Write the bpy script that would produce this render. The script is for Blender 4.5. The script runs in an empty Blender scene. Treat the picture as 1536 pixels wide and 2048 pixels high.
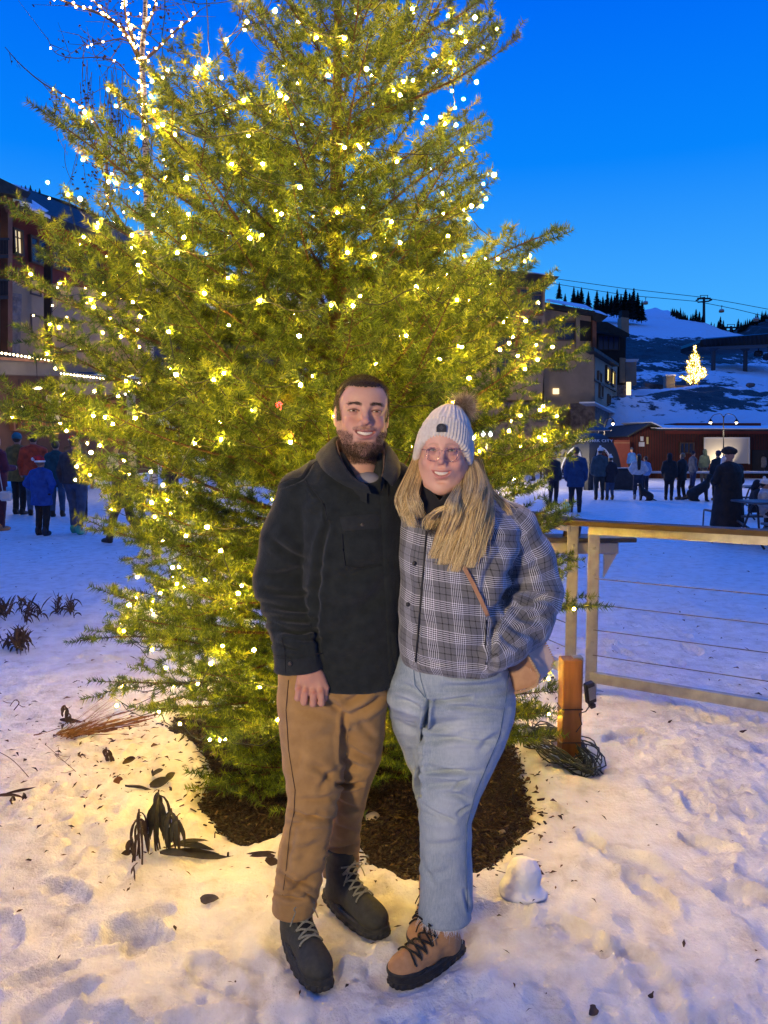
import bpy, math, random, os
import numpy as np
from mathutils import Vector, Matrix
import openvdb

ONLY = os.environ.get('SCN_ONLY', '')
def want(k): return (not ONLY) or (k in ONLY.split(','))
scene = bpy.context.scene
COL = scene.collection
R = math.radians

# ------------------------------------------------------------------ camera
FPX = 1538.0          # focal length in pixels of the 1536x2048 photograph
PITCH = R(4.8)
CAMZ = 1.61
cam_d = bpy.data.cameras.new('camera'); cam = bpy.data.objects.new('camera', cam_d); COL.objects.link(cam)
cam_d.sensor_fit = 'VERTICAL'; cam_d.sensor_height = 36.0; cam_d.sensor_width = 27.0
cam_d.lens = 36.0 * FPX / 2048
cam_d.clip_start = 0.05; cam_d.clip_end = 6000
cam.location = (0, 0, CAMZ); cam.rotation_euler = (R(90) - PITCH, 0, 0)
scene.camera = cam

# ------------------------------------------------------------------ sky at dusk: bright afterglow ahead, darker behind
world = bpy.data.worlds.new('World'); scene.world = world; world.use_nodes = True
wn = world.node_tree.nodes; wl = world.node_tree.links; wn.clear()
w_out = wn.new('ShaderNodeOutputWorld'); w_bg = wn.new('ShaderNodeBackground'); wl.new(w_bg.outputs[0], w_out.inputs[0])
w_tc = wn.new('ShaderNodeTexCoord'); w_sep = wn.new('ShaderNodeSeparateXYZ'); wl.new(w_tc.outputs['Generated'], w_sep.inputs[0])
w_r = wn.new('ShaderNodeValToRGB'); wl.new(w_sep.outputs['Z'], w_r.inputs[0])
cr = w_r.color_ramp
cr.elements[0].position = 0.0; cr.elements[0].color = (0.10, 0.48, 1.0, 1)
cr.elements[1].position = 1.0; cr.elements[1].color = (0.0, 0.36, 2.2, 1)
for p_, c_ in ((0.17, (0.055, 0.41, 1.0, 1)), (0.33, (0.002, 0.235, 0.98, 1)), (0.48, (0.0, 0.148, 0.93, 1)), (0.72, (0.0, 0.33, 2.1, 1))):
    e = cr.elements.new(p_); e.color = c_
w_m = wn.new('ShaderNodeMapRange'); wl.new(w_sep.outputs['Y'], w_m.inputs[0])
w_m.inputs[1].default_value = -0.5; w_m.inputs[2].default_value = 0.6; w_m.inputs[3].default_value = 0.0; w_m.inputs[4].default_value = 1.0
w_x = wn.new('ShaderNodeMix'); w_x.data_type = 'RGBA'; wl.new(w_m.outputs[0], w_x.inputs[0]); w_x.inputs[6].default_value = (0.07, 0.11, 0.24, 1)   # the pale lavender sky opposite the afterglow
wl.new(w_r.outputs[0], w_x.inputs[7]); wl.new(w_x.outputs[2], w_bg.inputs['Color']); w_bg.inputs['Strength'].default_value = 1.0

# ------------------------------------------------------------------ view and render settings
scene.view_settings.view_transform = 'Standard'; scene.view_settings.look = 'None'
scene.view_settings.exposure = 0.0; scene.view_settings.gamma = 1.0
scene.render.engine = 'CYCLES'
cy = scene.cycles
cy.use_denoising = True; cy.denoiser = 'OPENIMAGEDENOISE'
cy.max_bounces = 6; cy.diffuse_bounces = 3; cy.glossy_bounces = 3; cy.transmission_bounces = 4; cy.transparent_max_bounces = 6
cy.sample_clamp_indirect = 3.0; cy.caustics_reflective = False; cy.caustics_refractive = False
cy.use_light_tree = True

# plaza lamps behind the photographer: the warm light on the couple and the near snow
def lamp(name, loc, target, power, color, size=0.12, angle=75, blend=0.6):
    d = bpy.data.lights.new(name, 'SPOT'); d.energy = power; d.color = color; d.shadow_soft_size = size
    d.spot_size = R(angle); d.spot_blend = blend
    o = bpy.data.objects.new(name, d); COL.objects.link(o); o.location = loc
    o.rotation_euler = (Vector(target) - Vector(loc)).to_track_quat('-Z', 'Y').to_euler()
    return o
lamp('plaza_lamp', (-2.1, -1.5, 1.95), (0.1, 2.6, 1.50), 640, (1.0, 0.77, 0.49), 0.20, 58, 1.0)
lamp('plaza_lamp', (3.4, -3.4, 4.6), (1.0, 3.0, 0.4), 25, (1.0, 0.74, 0.5), 0.3, 80, 0.9)

# ------------------------------------------------------------------ photo pixel <-> world
CP, SP = math.cos(PITCH), math.sin(PITCH)
def ray(px, py):
    x = (px - 768) / FPX; y = -(py - 1024) / FPX
    return np.array([x, CP + SP * y, -SP + CP * y])
def pt(px, py, Y):
    d = ray(px, py); return d * (Y / d[1]) + np.array([0, 0, CAMZ])
def gnd(px, py, z=0.0):
    d = ray(px, py); t = (z - CAMZ) / d[2]; return d * t + np.array([0, 0, CAMZ])
def proj(P):
    P = np.atleast_2d(P); x = P[:, 0]; y = P[:, 1]; z = P[:, 2] - CAMZ
    dep = CP * y - SP * z; up = SP * y + CP * z
    return np.stack([768 + FPX * x / dep, 1024 - FPX * up / dep], 1)
def m2px(Y): return FPX / Y      # pixels per metre at distance Y

# ------------------------------------------------------------------ noise
def _hash(ix, iy, iz, seed):
    with np.errstate(over='ignore'):
        n = (ix.astype(np.int64) * 374761393 + iy.astype(np.int64) * 668265263 + iz.astype(np.int64) * 2147483647 + seed * 1274126177) & 0xffffffff
        n = ((n ^ (n >> 13)) * 1274126177) & 0xffffffff
        n = (n ^ (n >> 16)) & 0xffff
    return n / 32767.5 - 1.0
def vnoise(P, scale=1.0, seed=0):
    P = np.asarray(P, dtype=np.float64) * scale
    if P.shape[1] == 2: P = np.concatenate([P, np.zeros((len(P), 1))], 1)
    I = np.floor(P).astype(np.int64); f = P - I; f = f * f * (3 - 2 * f)
    out = 0
    for dx in (0, 1):
        for dy in (0, 1):
            for dz in (0, 1):
                w = (f[:, 0] if dx else 1 - f[:, 0]) * (f[:, 1] if dy else 1 - f[:, 1]) * (f[:, 2] if dz else 1 - f[:, 2])
                out = out + w * _hash(I[:, 0] + dx, I[:, 1] + dy, I[:, 2] + dz, seed)
    return out
def fbm(P, scale=1.0, octaves=4, seed=0, gain=0.5):
    a, s, out, n = 1.0, scale, 0, 0
    for k in range(octaves):
        out = out + a * vnoise(P, s, seed + k * 17); n += a; a *= gain; s *= 2.03
    return out / n
def sstep(a, b, x):
    t = np.clip((x - a) / (b - a), 0, 1); return t * t * (3 - 2 * t)

# ------------------------------------------------------------------ objects
def new_mesh(name, V, F, mat=None, smooth=False, mats=None, fmat=None):
    V = np.asarray(V, dtype=np.float32)
    me = bpy.data.meshes.new(name)
    if isinstance(F, np.ndarray):
        k = F.shape[1]; nf = len(F)
        me.vertices.add(len(V)); me.vertices.foreach_set('co', V.ravel())
        me.loops.add(nf * k); me.loops.foreach_set('vertex_index', F.astype(np.int32).ravel())
        me.polygons.add(nf)
        me.polygons.foreach_set('loop_start', np.arange(0, nf * k, k, dtype=np.int32))
        me.update(calc_edges=True)
    else:
        me.from_pydata([tuple(map(float, v)) for v in V], [], F); me.update()
    for m in (mats or ([mat] if mat else [])): me.materials.append(m)
    if fmat is not None: me.polygons.foreach_set('material_index', np.asarray(fmat, dtype=np.int32))
    if smooth: me.polygons.foreach_set('use_smooth', np.ones(len(me.polygons), dtype=bool))
    return me
def vattr(me, name, arr):
    arr = np.asarray(arr, dtype=np.float32)
    if arr.ndim == 1:
        a = me.attributes.new(name, 'FLOAT', 'POINT'); a.data.foreach_set('value', arr)
    elif arr.shape[1] == 3:
        a = me.attributes.new(name, 'FLOAT_VECTOR', 'POINT'); a.data.foreach_set('vector', arr.ravel())
    else:
        a = me.attributes.new(name, 'FLOAT_COLOR', 'POINT'); a.data.foreach_set('color', arr.ravel())
def tag(o, label=None, cat=None, group=None, kind=None):
    if label: o['label'] = label
    if cat: o['category'] = cat
    if group: o['group'] = group
    if kind: o['kind'] = kind
    return o
def thing(name, label, cat, loc=(0, 0, 0), group=None):
    o = bpy.data.objects.new(name, None); COL.objects.link(o); o.location = tuple(float(c) for c in loc)
    o.empty_display_size = 0.1
    return tag(o, label, cat, group)
def origin_of(o):
    v = np.zeros(3)
    while o is not None:
        v += np.array(o.location); o = o.parent
    return v
def part(name, V, F, mat, parent=None, smooth=False, **kw):
    """V in world coordinates; the parent chain's origin is subtracted"""
    V = np.asarray(V, dtype=np.float64)
    if parent is not None: V = V - origin_of(parent)
    me = new_mesh(name, V, F, mat, smooth, **kw)
    o = bpy.data.objects.new(name, me); COL.objects.link(o)
    if parent is not None: o.parent = parent
    return o
def copy_tree(o, loc=None, rz=None, scale=None, parent=None):
    c = o.copy(); COL.objects.link(c)
    if parent is not None: c.parent = parent
    if loc is not None: c.location = tuple(float(v) for v in loc)
    if rz is not None: c.rotation_euler = (0, 0, rz)
    if scale is not None: c.scale = scale if hasattr(scale, '__len__') else (scale,) * 3
    for ch in list(o.children): copy_tree(ch, parent=c)
    return c

class MB:
    """collects primitives into one mesh (world coordinates)"""
    def __init__(s): s.V = []; s.F = []; s.n = 0
    def add(s, V, F):
        V = np.asarray(V, dtype=float); s.V.append(V)
        s.F += [tuple(int(i) + s.n for i in f) for f in F]; s.n += len(V); return s
    def box(s, c, d, rz=0.0, bev=0.0, rot=None):
        x, y, z = [v / 2 for v in d]
        if bev > 0:
            b = min(bev, x * .9, y * .9, z * .9); P = []; F = []
            for sx in (-1, 1):
                for sy in (-1, 1):
                    for sz in (-1, 1):
                        P += [(sx * x, sy * (y - b), sz * (z - b)), (sx * (x - b), sy * y, sz * (z - b)), (sx * (x - b), sy * (y - b), sz * z)]
            def i(sx, sy, sz, k): return ((sx > 0) * 4 + (sy > 0) * 2 + (sz > 0)) * 3 + k
            for sg in (-1, 1):
                q = [i(sg, -1, -1, 0), i(sg, 1, -1, 0), i(sg, 1, 1, 0), i(sg, -1, 1, 0)]; F.append(q if sg > 0 else q[::-1])
                q = [i(-1, sg, -1, 1), i(-1, sg, 1, 1), i(1, sg, 1, 1), i(1, sg, -1, 1)]; F.append(q if sg > 0 else q[::-1])
                q = [i(-1, -1, sg, 2), i(1, -1, sg, 2), i(1, 1, sg, 2), i(-1, 1, sg, 2)]; F.append(q if sg > 0 else q[::-1])
            for a in (-1, 1):
                for c_ in (-1, 1):
                    q = [i(a, c_, -1, 0), i(a, c_, -1, 1), i(a, c_, 1, 1), i(a, c_, 1, 0)]; F.append(q if a * c_ < 0 else q[::-1])
                    q = [i(a, -1, c_, 0), i(a, 1, c_, 0), i(a, 1, c_, 2), i(a, -1, c_, 2)]; F.append(q if a * c_ > 0 else q[::-1])
                    q = [i(-1, a, c_, 1), i(-1, a, c_, 2), i(1, a, c_, 2), i(1, a, c_, 1)]; F.append(q if a * c_ > 0 else q[::-1])
            for a in (-1, 1):
                for b_ in (-1, 1):
                    for c_ in (-1, 1):
                        q = [i(a, b_, c_, 0), i(a, b_, c_, 1), i(a, b_, c_, 2)]; F.append(q if a * b_ * c_ > 0 else q[::-1])
            P = np.array(P)
        else:
            P = np.array([(-x, -y, -z), (x, -y, -z), (x, y, -z), (-x, y, -z), (-x, -y, z), (x, -y, z), (x, y, z), (-x, y, z)])
            F = [(0, 3, 2, 1), (4, 5, 6, 7), (0, 1, 5, 4), (1, 2, 6, 5), (2, 3, 7, 6), (3, 0, 4, 7)]
        if rot is not None: P = P @ np.array(rot).T
        elif rz:
            c_, s_ = math.cos(rz), math.sin(rz); P = P @ np.array([[c_, s_, 0], [-s_, c_, 0], [0, 0, 1]])
        return s.add(P + np.array(c), F)
    def bar(s, a, b, w, h, up=(0, 0, 1)):
        a = np.array(a, float); b = np.array(b, float); L = np.linalg.norm(b - a); y = (b - a) / L
        x = np.cross(y, up); x = x / max(np.linalg.norm(x), 1e-6); z = np.cross(x, y)
        M = np.stack([x, y, z], 1)
        return s.box((a + b) / 2, (w, L, h), rot=M)
    def tube(s, pts, r, n=8, cap=True):
        pts = np.asarray(pts, float); m = len(pts); r = np.broadcast_to(np.asarray(r, float), (m,))
        T = np.gradient(pts, axis=0); T /= np.maximum(np.linalg.norm(T, axis=1, keepdims=True), 1e-9)
        up = np.array([0, 0, 1.0]) if abs(T[0][2]) < .9 else np.array([1.0, 0, 0])
        V = []; x = np.cross(T[0], up); x /= np.linalg.norm(x)
        ang = np.arange(n) * 2 * math.pi / n
        for i in range(m):
            x = x - T[i] * np.dot(x, T[i]); x /= max(np.linalg.norm(x), 1e-9); y = np.cross(T[i], x)
            V.append(pts[i] + r[i] * (np.cos(ang)[:, None] * x + np.sin(ang)[:, None] * y))
        V = np.concatenate(V); F = []
        for i in range(m - 1):
            for j in range(n):
                k = (j + 1) % n; F.append((i * n + j, i * n + k, (i + 1) * n + k, (i + 1) * n + j))
        if cap: F.append(tuple(range(n))[::-1]); F.append(tuple((m - 1) * n + j for j in range(n)))
        return s.add(V, F)
    def cyl(s, a, b, r0, r1=None, n=12): return s.tube([a, b], [r0, r0 if r1 is None else r1], n)
    def lathe(s, c, prof, n=16):
        V = []; F = []
        for (r, z) in prof:
            for j in range(n):
                t = j * 2 * math.pi / n; V.append((c[0] + r * math.cos(t), c[1] + r * math.sin(t), c[2] + z))
        m = len(prof)
        for i in range(m - 1):
            for j in range(n):
                k = (j + 1) % n; F.append((i * n + j, i * n + k, (i + 1) * n + k, (i + 1) * n + j))
        F.append(tuple(range(n))[::-1]); F.append(tuple((m - 1) * n + j for j in range(n)))
        return s.add(V, F)
    def sphere(s, c, r, n=12, m=8):
        rr = np.broadcast_to(np.asarray(r, float), (3,)); V = [(0, 0, -1)]; F = []
        for i in range(1, m):
            t = math.pi * i / m
            for j in range(n):
                a = 2 * math.pi * j / n; V.append((math.sin(t) * math.cos(a), math.sin(t) * math.sin(a), -math.cos(t)))
        V.append((0, 0, 1)); e = len(V) - 1
        for j in range(n): F.append((0, 1 + (j + 1) % n, 1 + j)); F.append((e, 1 + (m - 2) * n + j, 1 + (m - 2) * n + (j + 1) % n))
        for i in range(m - 2):
            for j in range(n):
                k = (j + 1) % n; F.append((1 + i * n + j, 1 + i * n + k, 1 + (i + 1) * n + k, 1 + (i + 1) * n + j))
        return s.add(np.array(V) * rr + np.array(c), F)
    def prism(s, poly, axis_vec):
        """poly: 3-D outline points, extruded along axis_vec"""
        P = np.array(poly, float); n = len(P); a = np.array(axis_vec, float)
        nrm = np.zeros(3)
        for i in range(n): nrm += np.cross(P[i] - P[0], P[(i + 1) % n] - P[0])
        F = [tuple(range(n)), tuple(range(n, 2 * n))[::-1]] + [(i, i + n, (i + 1) % n + n, (i + 1) % n) for i in range(n)]
        if np.dot(nrm, a) > 0: F = [f[::-1] for f in F]
        return s.add(np.concatenate([P, P + a]), F)
    def quad(s, a, b, c, d): return s.add([a, b, c, d], [(0, 1, 2, 3)])
    def build(s, name, mat, parent=None, smooth=False, **kw):
        return part(name, np.concatenate(s.V), s.F, mat, parent, smooth, **kw)

# ------------------------------------------------------------------ materials
def M_(name, color=(.5, .5, .5), rough=.7, metal=0.0, spec=.5, emit=None, estr=0.0, sheen=0.0):
    m = bpy.data.materials.new(name); m.use_nodes = True; nt = m.node_tree
    b = nt.nodes['Principled BSDF']
    b.inputs['Base Color'].default_value = (*color, 1); b.inputs['Roughness'].default_value = rough
    b.inputs['Metallic'].default_value = metal; b.inputs['Specular IOR Level'].default_value = spec
    if sheen: b.inputs['Sheen Weight'].default_value = sheen
    if emit: b.inputs['Emission Color'].default_value = (*emit, 1); b.inputs['Emission Strength'].default_value = estr
    return m
class NT:
    def __init__(s, m): s.m = m; s.nt = m.node_tree; s.b = s.nt.nodes['Principled BSDF']
    def n(s, t, **kw):
        x = s.nt.nodes.new('ShaderNode' + t)
        for k, v in kw.items(): setattr(x, k, v)
        return x
    def l(s, a, b): s.nt.links.new(a, b)
    def coord(s, kind='Object', scale=(1, 1, 1)):
        tc = s.n('TexCoord'); mp = s.n('Mapping'); s.l(tc.outputs[kind], mp.inputs[0]); mp.inputs['Scale'].default_value = scale
        return mp.outputs[0]
    def noise(s, vec, scale=5, detail=4, rough=.5, out=0):
        x = s.n('TexNoise'); s.l(vec, x.inputs['Vector']); x.inputs['Scale'].default_value = scale
        x.inputs['Detail'].default_value = detail; x.inputs['Roughness'].default_value = rough; return x.outputs[out]
    def ramp(s, fac, stops):
        x = s.n('ValToRGB'); s.l(fac, x.inputs[0]); c = x.color_ramp
        while len(c.elements) < len(stops): c.elements.new(.5)
        for e, (p, col) in zip(c.elements, stops):
            e.position = p; e.color = (*col, 1) if hasattr(col, '__len__') else (col, col, col, 1)
        return x.outputs[0]
    def mix(s, fac, a, b, mode='MIX'):
        x = s.n('Mix', data_type='RGBA', blend_type=mode)
        for sock, v in ((x.inputs[0], fac), (x.inputs[6], a), (x.inputs[7], b)):
            if hasattr(v, 'links'): s.l(v, sock)
            elif hasattr(v, '__len__'): sock.default_value = (*v, 1)
            else: sock.default_value = v
        return x.outputs[2]
    def math(s, op, a, b=None, c=None):
        x = s.n('Math', operation=op)
        for i, v in enumerate((a, b, c)):
            if v is None: continue
            if hasattr(v, 'links'): s.l(v, x.inputs[i])
            else: x.inputs[i].default_value = v
        return x.outputs[0]
    def attr(s, name, out='Fac'):
        x = s.n('Attribute'); x.attribute_name = name; return x.outputs[out]
    def base(s, sock): s.l(sock, s.b.inputs['Base Color']); return s
    def rough(s, sock): s.l(sock, s.b.inputs['Roughness']); return s
    def bump(s, h, strength=.3, dist=.01):
        x = s.n('Bump'); s.l(h, x.inputs['Height']); x.inputs['Strength'].default_value = strength
        x.inputs['Distance'].default_value = dist; s.l(x.outputs[0], s.b.inputs['Normal']); return s
def noisy(name, c0, c1, scale=8, rough=.7, bump=.3, dist=.004, stretch=(1, 1, 1), detail=5, bscale=None, coord='Object', **kw):
    m = M_(name, c0, rough, **kw); t = NT(m); v = t.coord(coord, stretch)
    f = t.noise(v, scale, detail); t.base(t.ramp(f, ((.3, c0), (.7, c1))))
    if bump: t.bump(t.noise(v, bscale or scale * 3, 3), bump, dist)
    return m

# ------------------------------------------------------------------ signed distance bodies
class SDF:
    def __init__(s, lo, hi, h):
        s.lo = np.array(lo, float); s.h = h
        s.dim = np.ceil((np.array(hi) - s.lo) / h).astype(int) + 1
        ax = [(s.lo[i] + np.arange(s.dim[i]) * h).astype(np.float32) for i in range(3)]
        s.X, s.Y, s.Z = np.meshgrid(*ax, indexing='ij', sparse=True)
        s.d = np.full(tuple(s.dim), 10.0, dtype=np.float32)
    def uni(s, e, k=0.0): s.d = smin(s.d, e, k); return s
    def cut(s, e, k=0.0): s.d = -smin(-s.d, e, k); return s
    def inter(s, e, k=0.0): s.d = -smin(-s.d, -e, k); return s
    def ball(s, c, r):
        if not hasattr(r, '__len__'):
            return np.sqrt((s.X - c[0]) ** 2 + (s.Y - c[1]) ** 2 + (s.Z - c[2]) ** 2) - r
        k = np.sqrt(((s.X - c[0]) / r[0]) ** 2 + ((s.Y - c[1]) / r[1]) ** 2 + ((s.Z - c[2]) / r[2]) ** 2)
        g = np.sqrt(((s.X - c[0]) / r[0] ** 2) ** 2 + ((s.Y - c[1]) / r[1] ** 2) ** 2 + ((s.Z - c[2]) / r[2] ** 2) ** 2)
        return (k * (k - 1) / np.maximum(g, 1e-6)).astype(np.float32)
    def rball(s, c, r, M):
        M = np.array(M); dx, dy, dz = s.X - c[0], s.Y - c[1], s.Z - c[2]
        q = [M[0][i] * dx + M[1][i] * dy + M[2][i] * dz for i in range(3)]
        k = np.sqrt(sum((q[i] / r[i]) ** 2 for i in range(3))); g = np.sqrt(sum((q[i] / r[i] ** 2) ** 2 for i in range(3)))
        return (k * (k - 1) / np.maximum(g, 1e-6)).astype(np.float32)
    def cap(s, a, b, r0, r1=None, sy=1.0):
        """tapered capsule; sy squeezes it front to back"""
        r1 = r0 if r1 is None else r1
        a = np.array(a, float); b = np.array(b, float); v = b - a; L2 = max(float(v @ v), 1e-12)
        t = np.clip(((s.X - a[0]) * v[0] + (s.Y - a[1]) * v[1] + (s.Z - a[2]) * v[2]) / L2, 0, 1)
        return (np.sqrt((s.X - a[0] - t * v[0]) ** 2 + ((s.Y - a[1] - t * v[1]) / sy) ** 2 + (s.Z - a[2] - t * v[2]) ** 2) - (r0 + (r1 - r0) * t)).astype(np.float32)
    def loft(s, rows, n=2.3):
        """rows of (z, cx, cy, rx, ry), z descending or ascending"""
        rows = np.array(sorted(rows, key=lambda r: r[0]), float); z = s.Z.ravel()
        f = [np.interp(z, rows[:, 0], rows[:, i])[None, None, :] for i in range(1, 5)]
        cx, cy, rx, ry = f
        q = ((np.abs(s.X - cx) / rx) ** n + (np.abs(s.Y - cy) / ry) ** n) ** (1 / n)
        d = (q - 1) * np.minimum(rx, ry)
        dz = np.maximum(rows[0, 0] - s.Z, s.Z - rows[-1, 0])
        return np.maximum(d, dz).astype(np.float32)
    def box(s, c, r, rad=0.0):
        q = [np.abs(a - c[i]) - (r[i] - rad) for i, a in enumerate((s.X, s.Y, s.Z))]
        o = np.sqrt(np.maximum(q[0], 0) ** 2 + np.maximum(q[1], 0) ** 2 + np.maximum(q[2], 0) ** 2)
        return (o + np.minimum(np.maximum(q[0], np.maximum(q[1], q[2])), 0) - rad).astype(np.float32)
    def mesh(s, smooth=1):
        d = s.d
        for _ in range(smooth):
            for ax in range(3):
                a = np.take(d, np.r_[0, 0:d.shape[ax] - 1], ax); b = np.take(d, np.r_[1:d.shape[ax], d.shape[ax] - 1], ax)
                d = d * .5 + (a + b) * .25
        d = np.clip(d, -3 * s.h, 3 * s.h)
        # the outermost layer is outside
        for ax in range(3):
            sl = [slice(None)] * 3
            for k in (0, -1): sl[ax] = k; d[tuple(sl)] = 3 * s.h
        g = openvdb.FloatGrid(3 * s.h); g.copyFromArray(d.astype(np.float32))
        P, Q = g.convertToQuads(0.0)
        V = np.asarray(P, float) * s.h + s.lo
        return V, np.asarray(Q).astype(np.int32)
def smin(a, b, k):
    if k <= 0: return np.minimum(a, b)
    h = np.maximum(k - np.abs(a - b), 0) / k
    return np.minimum(a, b) - h * h * k * .25
def vnormals(V, Q):
    n = np.cross(V[Q[:, 2]] - V[Q[:, 0]], V[Q[:, 3]] - V[Q[:, 1]]) if Q.shape[1] == 4 else np.cross(V[Q[:, 1]] - V[Q[:, 0]], V[Q[:, 2]] - V[Q[:, 0]])
    N = np.zeros_like(V)
    for i in range(Q.shape[1]):
        for a in range(3): N[:, a] += np.bincount(Q[:, i], n[:, a], len(V))
    return N / np.maximum(np.linalg.norm(N, axis=1, keepdims=True), 1e-12)
def relax(V, Q, n=2, lam=.5):
    for _ in range(n):
        S = np.zeros_like(V); C = np.zeros(len(V)); k = Q.shape[1]
        for i in range(k):
            a, b = Q[:, i], Q[:, (i + 1) % k]
            for x, y in ((a, b), (b, a)):
                C += np.bincount(x, minlength=len(V))
                for ax in range(3): S[:, ax] += np.bincount(x, V[y, ax], len(V))
        V = V + lam * (S / np.maximum(C, 1)[:, None] - V)
    return V
def strips(P0, D, L, W, bend=None, seg=2, tipw=.15, rng=None):
    """flat tapering hair or needle blades: P0 roots, D unit directions, L lengths, W widths"""
    n = len(P0); rng = rng or np.random.default_rng(1)
    r = rng.normal(size=(n, 3)); S = np.cross(D, r); S /= np.maximum(np.linalg.norm(S, axis=1, keepdims=True), 1e-9)
    V = []
    for k in range(seg + 1):
        t = k / seg; c = P0 + D * (L * t)[:, None]
        if bend is not None: c = c + bend * (L * t * t)[:, None]
        w = (W * ((1 - t) + tipw * t))[:, None] * .5
        V += [c - S * w, c + S * w]
    V = np.stack(V, 1).reshape(-1, 3); m = 2 * (seg + 1)
    base = (np.arange(n) * m)[:, None]
    F = np.concatenate([base + np.array([[2 * k, 2 * k + 1, 2 * k + 3, 2 * k + 2]]) for k in range(seg)], 0)
    return V, F.astype(np.int32)
# ================================================================== GROUND
MULCH_PX = [(330, 1428), (345, 1470), (395, 1500), (420, 1560), (392, 1610), (430, 1662), (500, 1684), (560, 1675), (640, 1668), (715, 1690), (745, 1735), (800, 1765), (850, 1775), (905, 1768), (975, 1738), (1040, 1690), (1076, 1620), (1050, 1545), (1030, 1480), (960, 1440), (800, 1415), (560, 1405)]
MULCH = np.array([gnd(*p)[:2] for p in MULCH_PX])
def poly_sd(P, poly):
    """signed distance in the plane, negative inside"""
    d = np.full(len(P), 1e9); ins = np.zeros(len(P), bool); n = len(poly)
    for i in range(n):
        a, b = poly[i], poly[(i + 1) % n]; e = b - a; w = P - a
        t = np.clip((w @ e) / (e @ e), 0, 1); d = np.minimum(d, np.linalg.norm(w - t[:, None] * e, axis=1))
        c = ((a[1] > P[:, 1]) != (b[1] > P[:, 1])) & (P[:, 0] < (b[0] - a[0]) * (P[:, 1] - a[1]) / (b[1] - a[1] + 1e-12) + a[0]); ins ^= c
    return np.where(ins, -d, d)
_rg = np.random.default_rng(5)
PRINTS = [(*gnd(px, py)[:2], a, r) for px, py, a, r in ((1300, 1790, .3, .13), (1500, 1800, 1.2, .14), (1180, 1690, .2, .09), (1110, 1630, .6, .07), (1420, 1700, .9, .12),
          (690, 1800, .4, .06), (1010, 1850, 1.3, .15), (1150, 1880, .7, .14), (740, 1960, 1.4, .1), (280, 1880, .2, .12), (130, 1790, 1.0, .12), (1290, 1950, .3, .14), (430, 1960, .8, .12))]
PRINTS += [(x, y, a, r) for x, y, a, r in zip(_rg.uniform(.9, 2.6, 14), _rg.uniform(2.3, 4.3, 14), _rg.uniform(0, 3, 14), _rg.uniform(.10, .15, 14))]
PRINTS += [(x, y, a, r) for x, y, a, r in zip(_rg.uniform(-1.5, -.5, 6), _rg.uniform(1.9, 2.7, 6), _rg.uniform(0, 3, 6), _rg.uniform(.10, .14, 6))]
PRINTS += [(x, y, a, r) for x, y, a, r in zip(_rg.uniform(.3, 5, 60), _rg.uniform(4.9, 9, 60), _rg.uniform(0, 3, 60), _rg.uniform(.10, .16, 60))]
PRINTS += [(x, y, a, r) for x, y, a, r in zip(_rg.uniform(-4, -1, 30), _rg.uniform(5.5, 9, 30), _rg.uniform(0, 3, 30), _rg.uniform(.10, .16, 30))]
BOOTS = [(*gnd(583, 1888)[:2], *gnd(640, 1972)[:2]), (*gnd(672, 1812)[:2], *gnd(752, 1868)[:2]), (*gnd(908, 1912)[:2], *gnd(795, 1972)[:2]), (*gnd(868, 1835)[:2], *gnd(840, 1885)[:2])]
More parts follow.
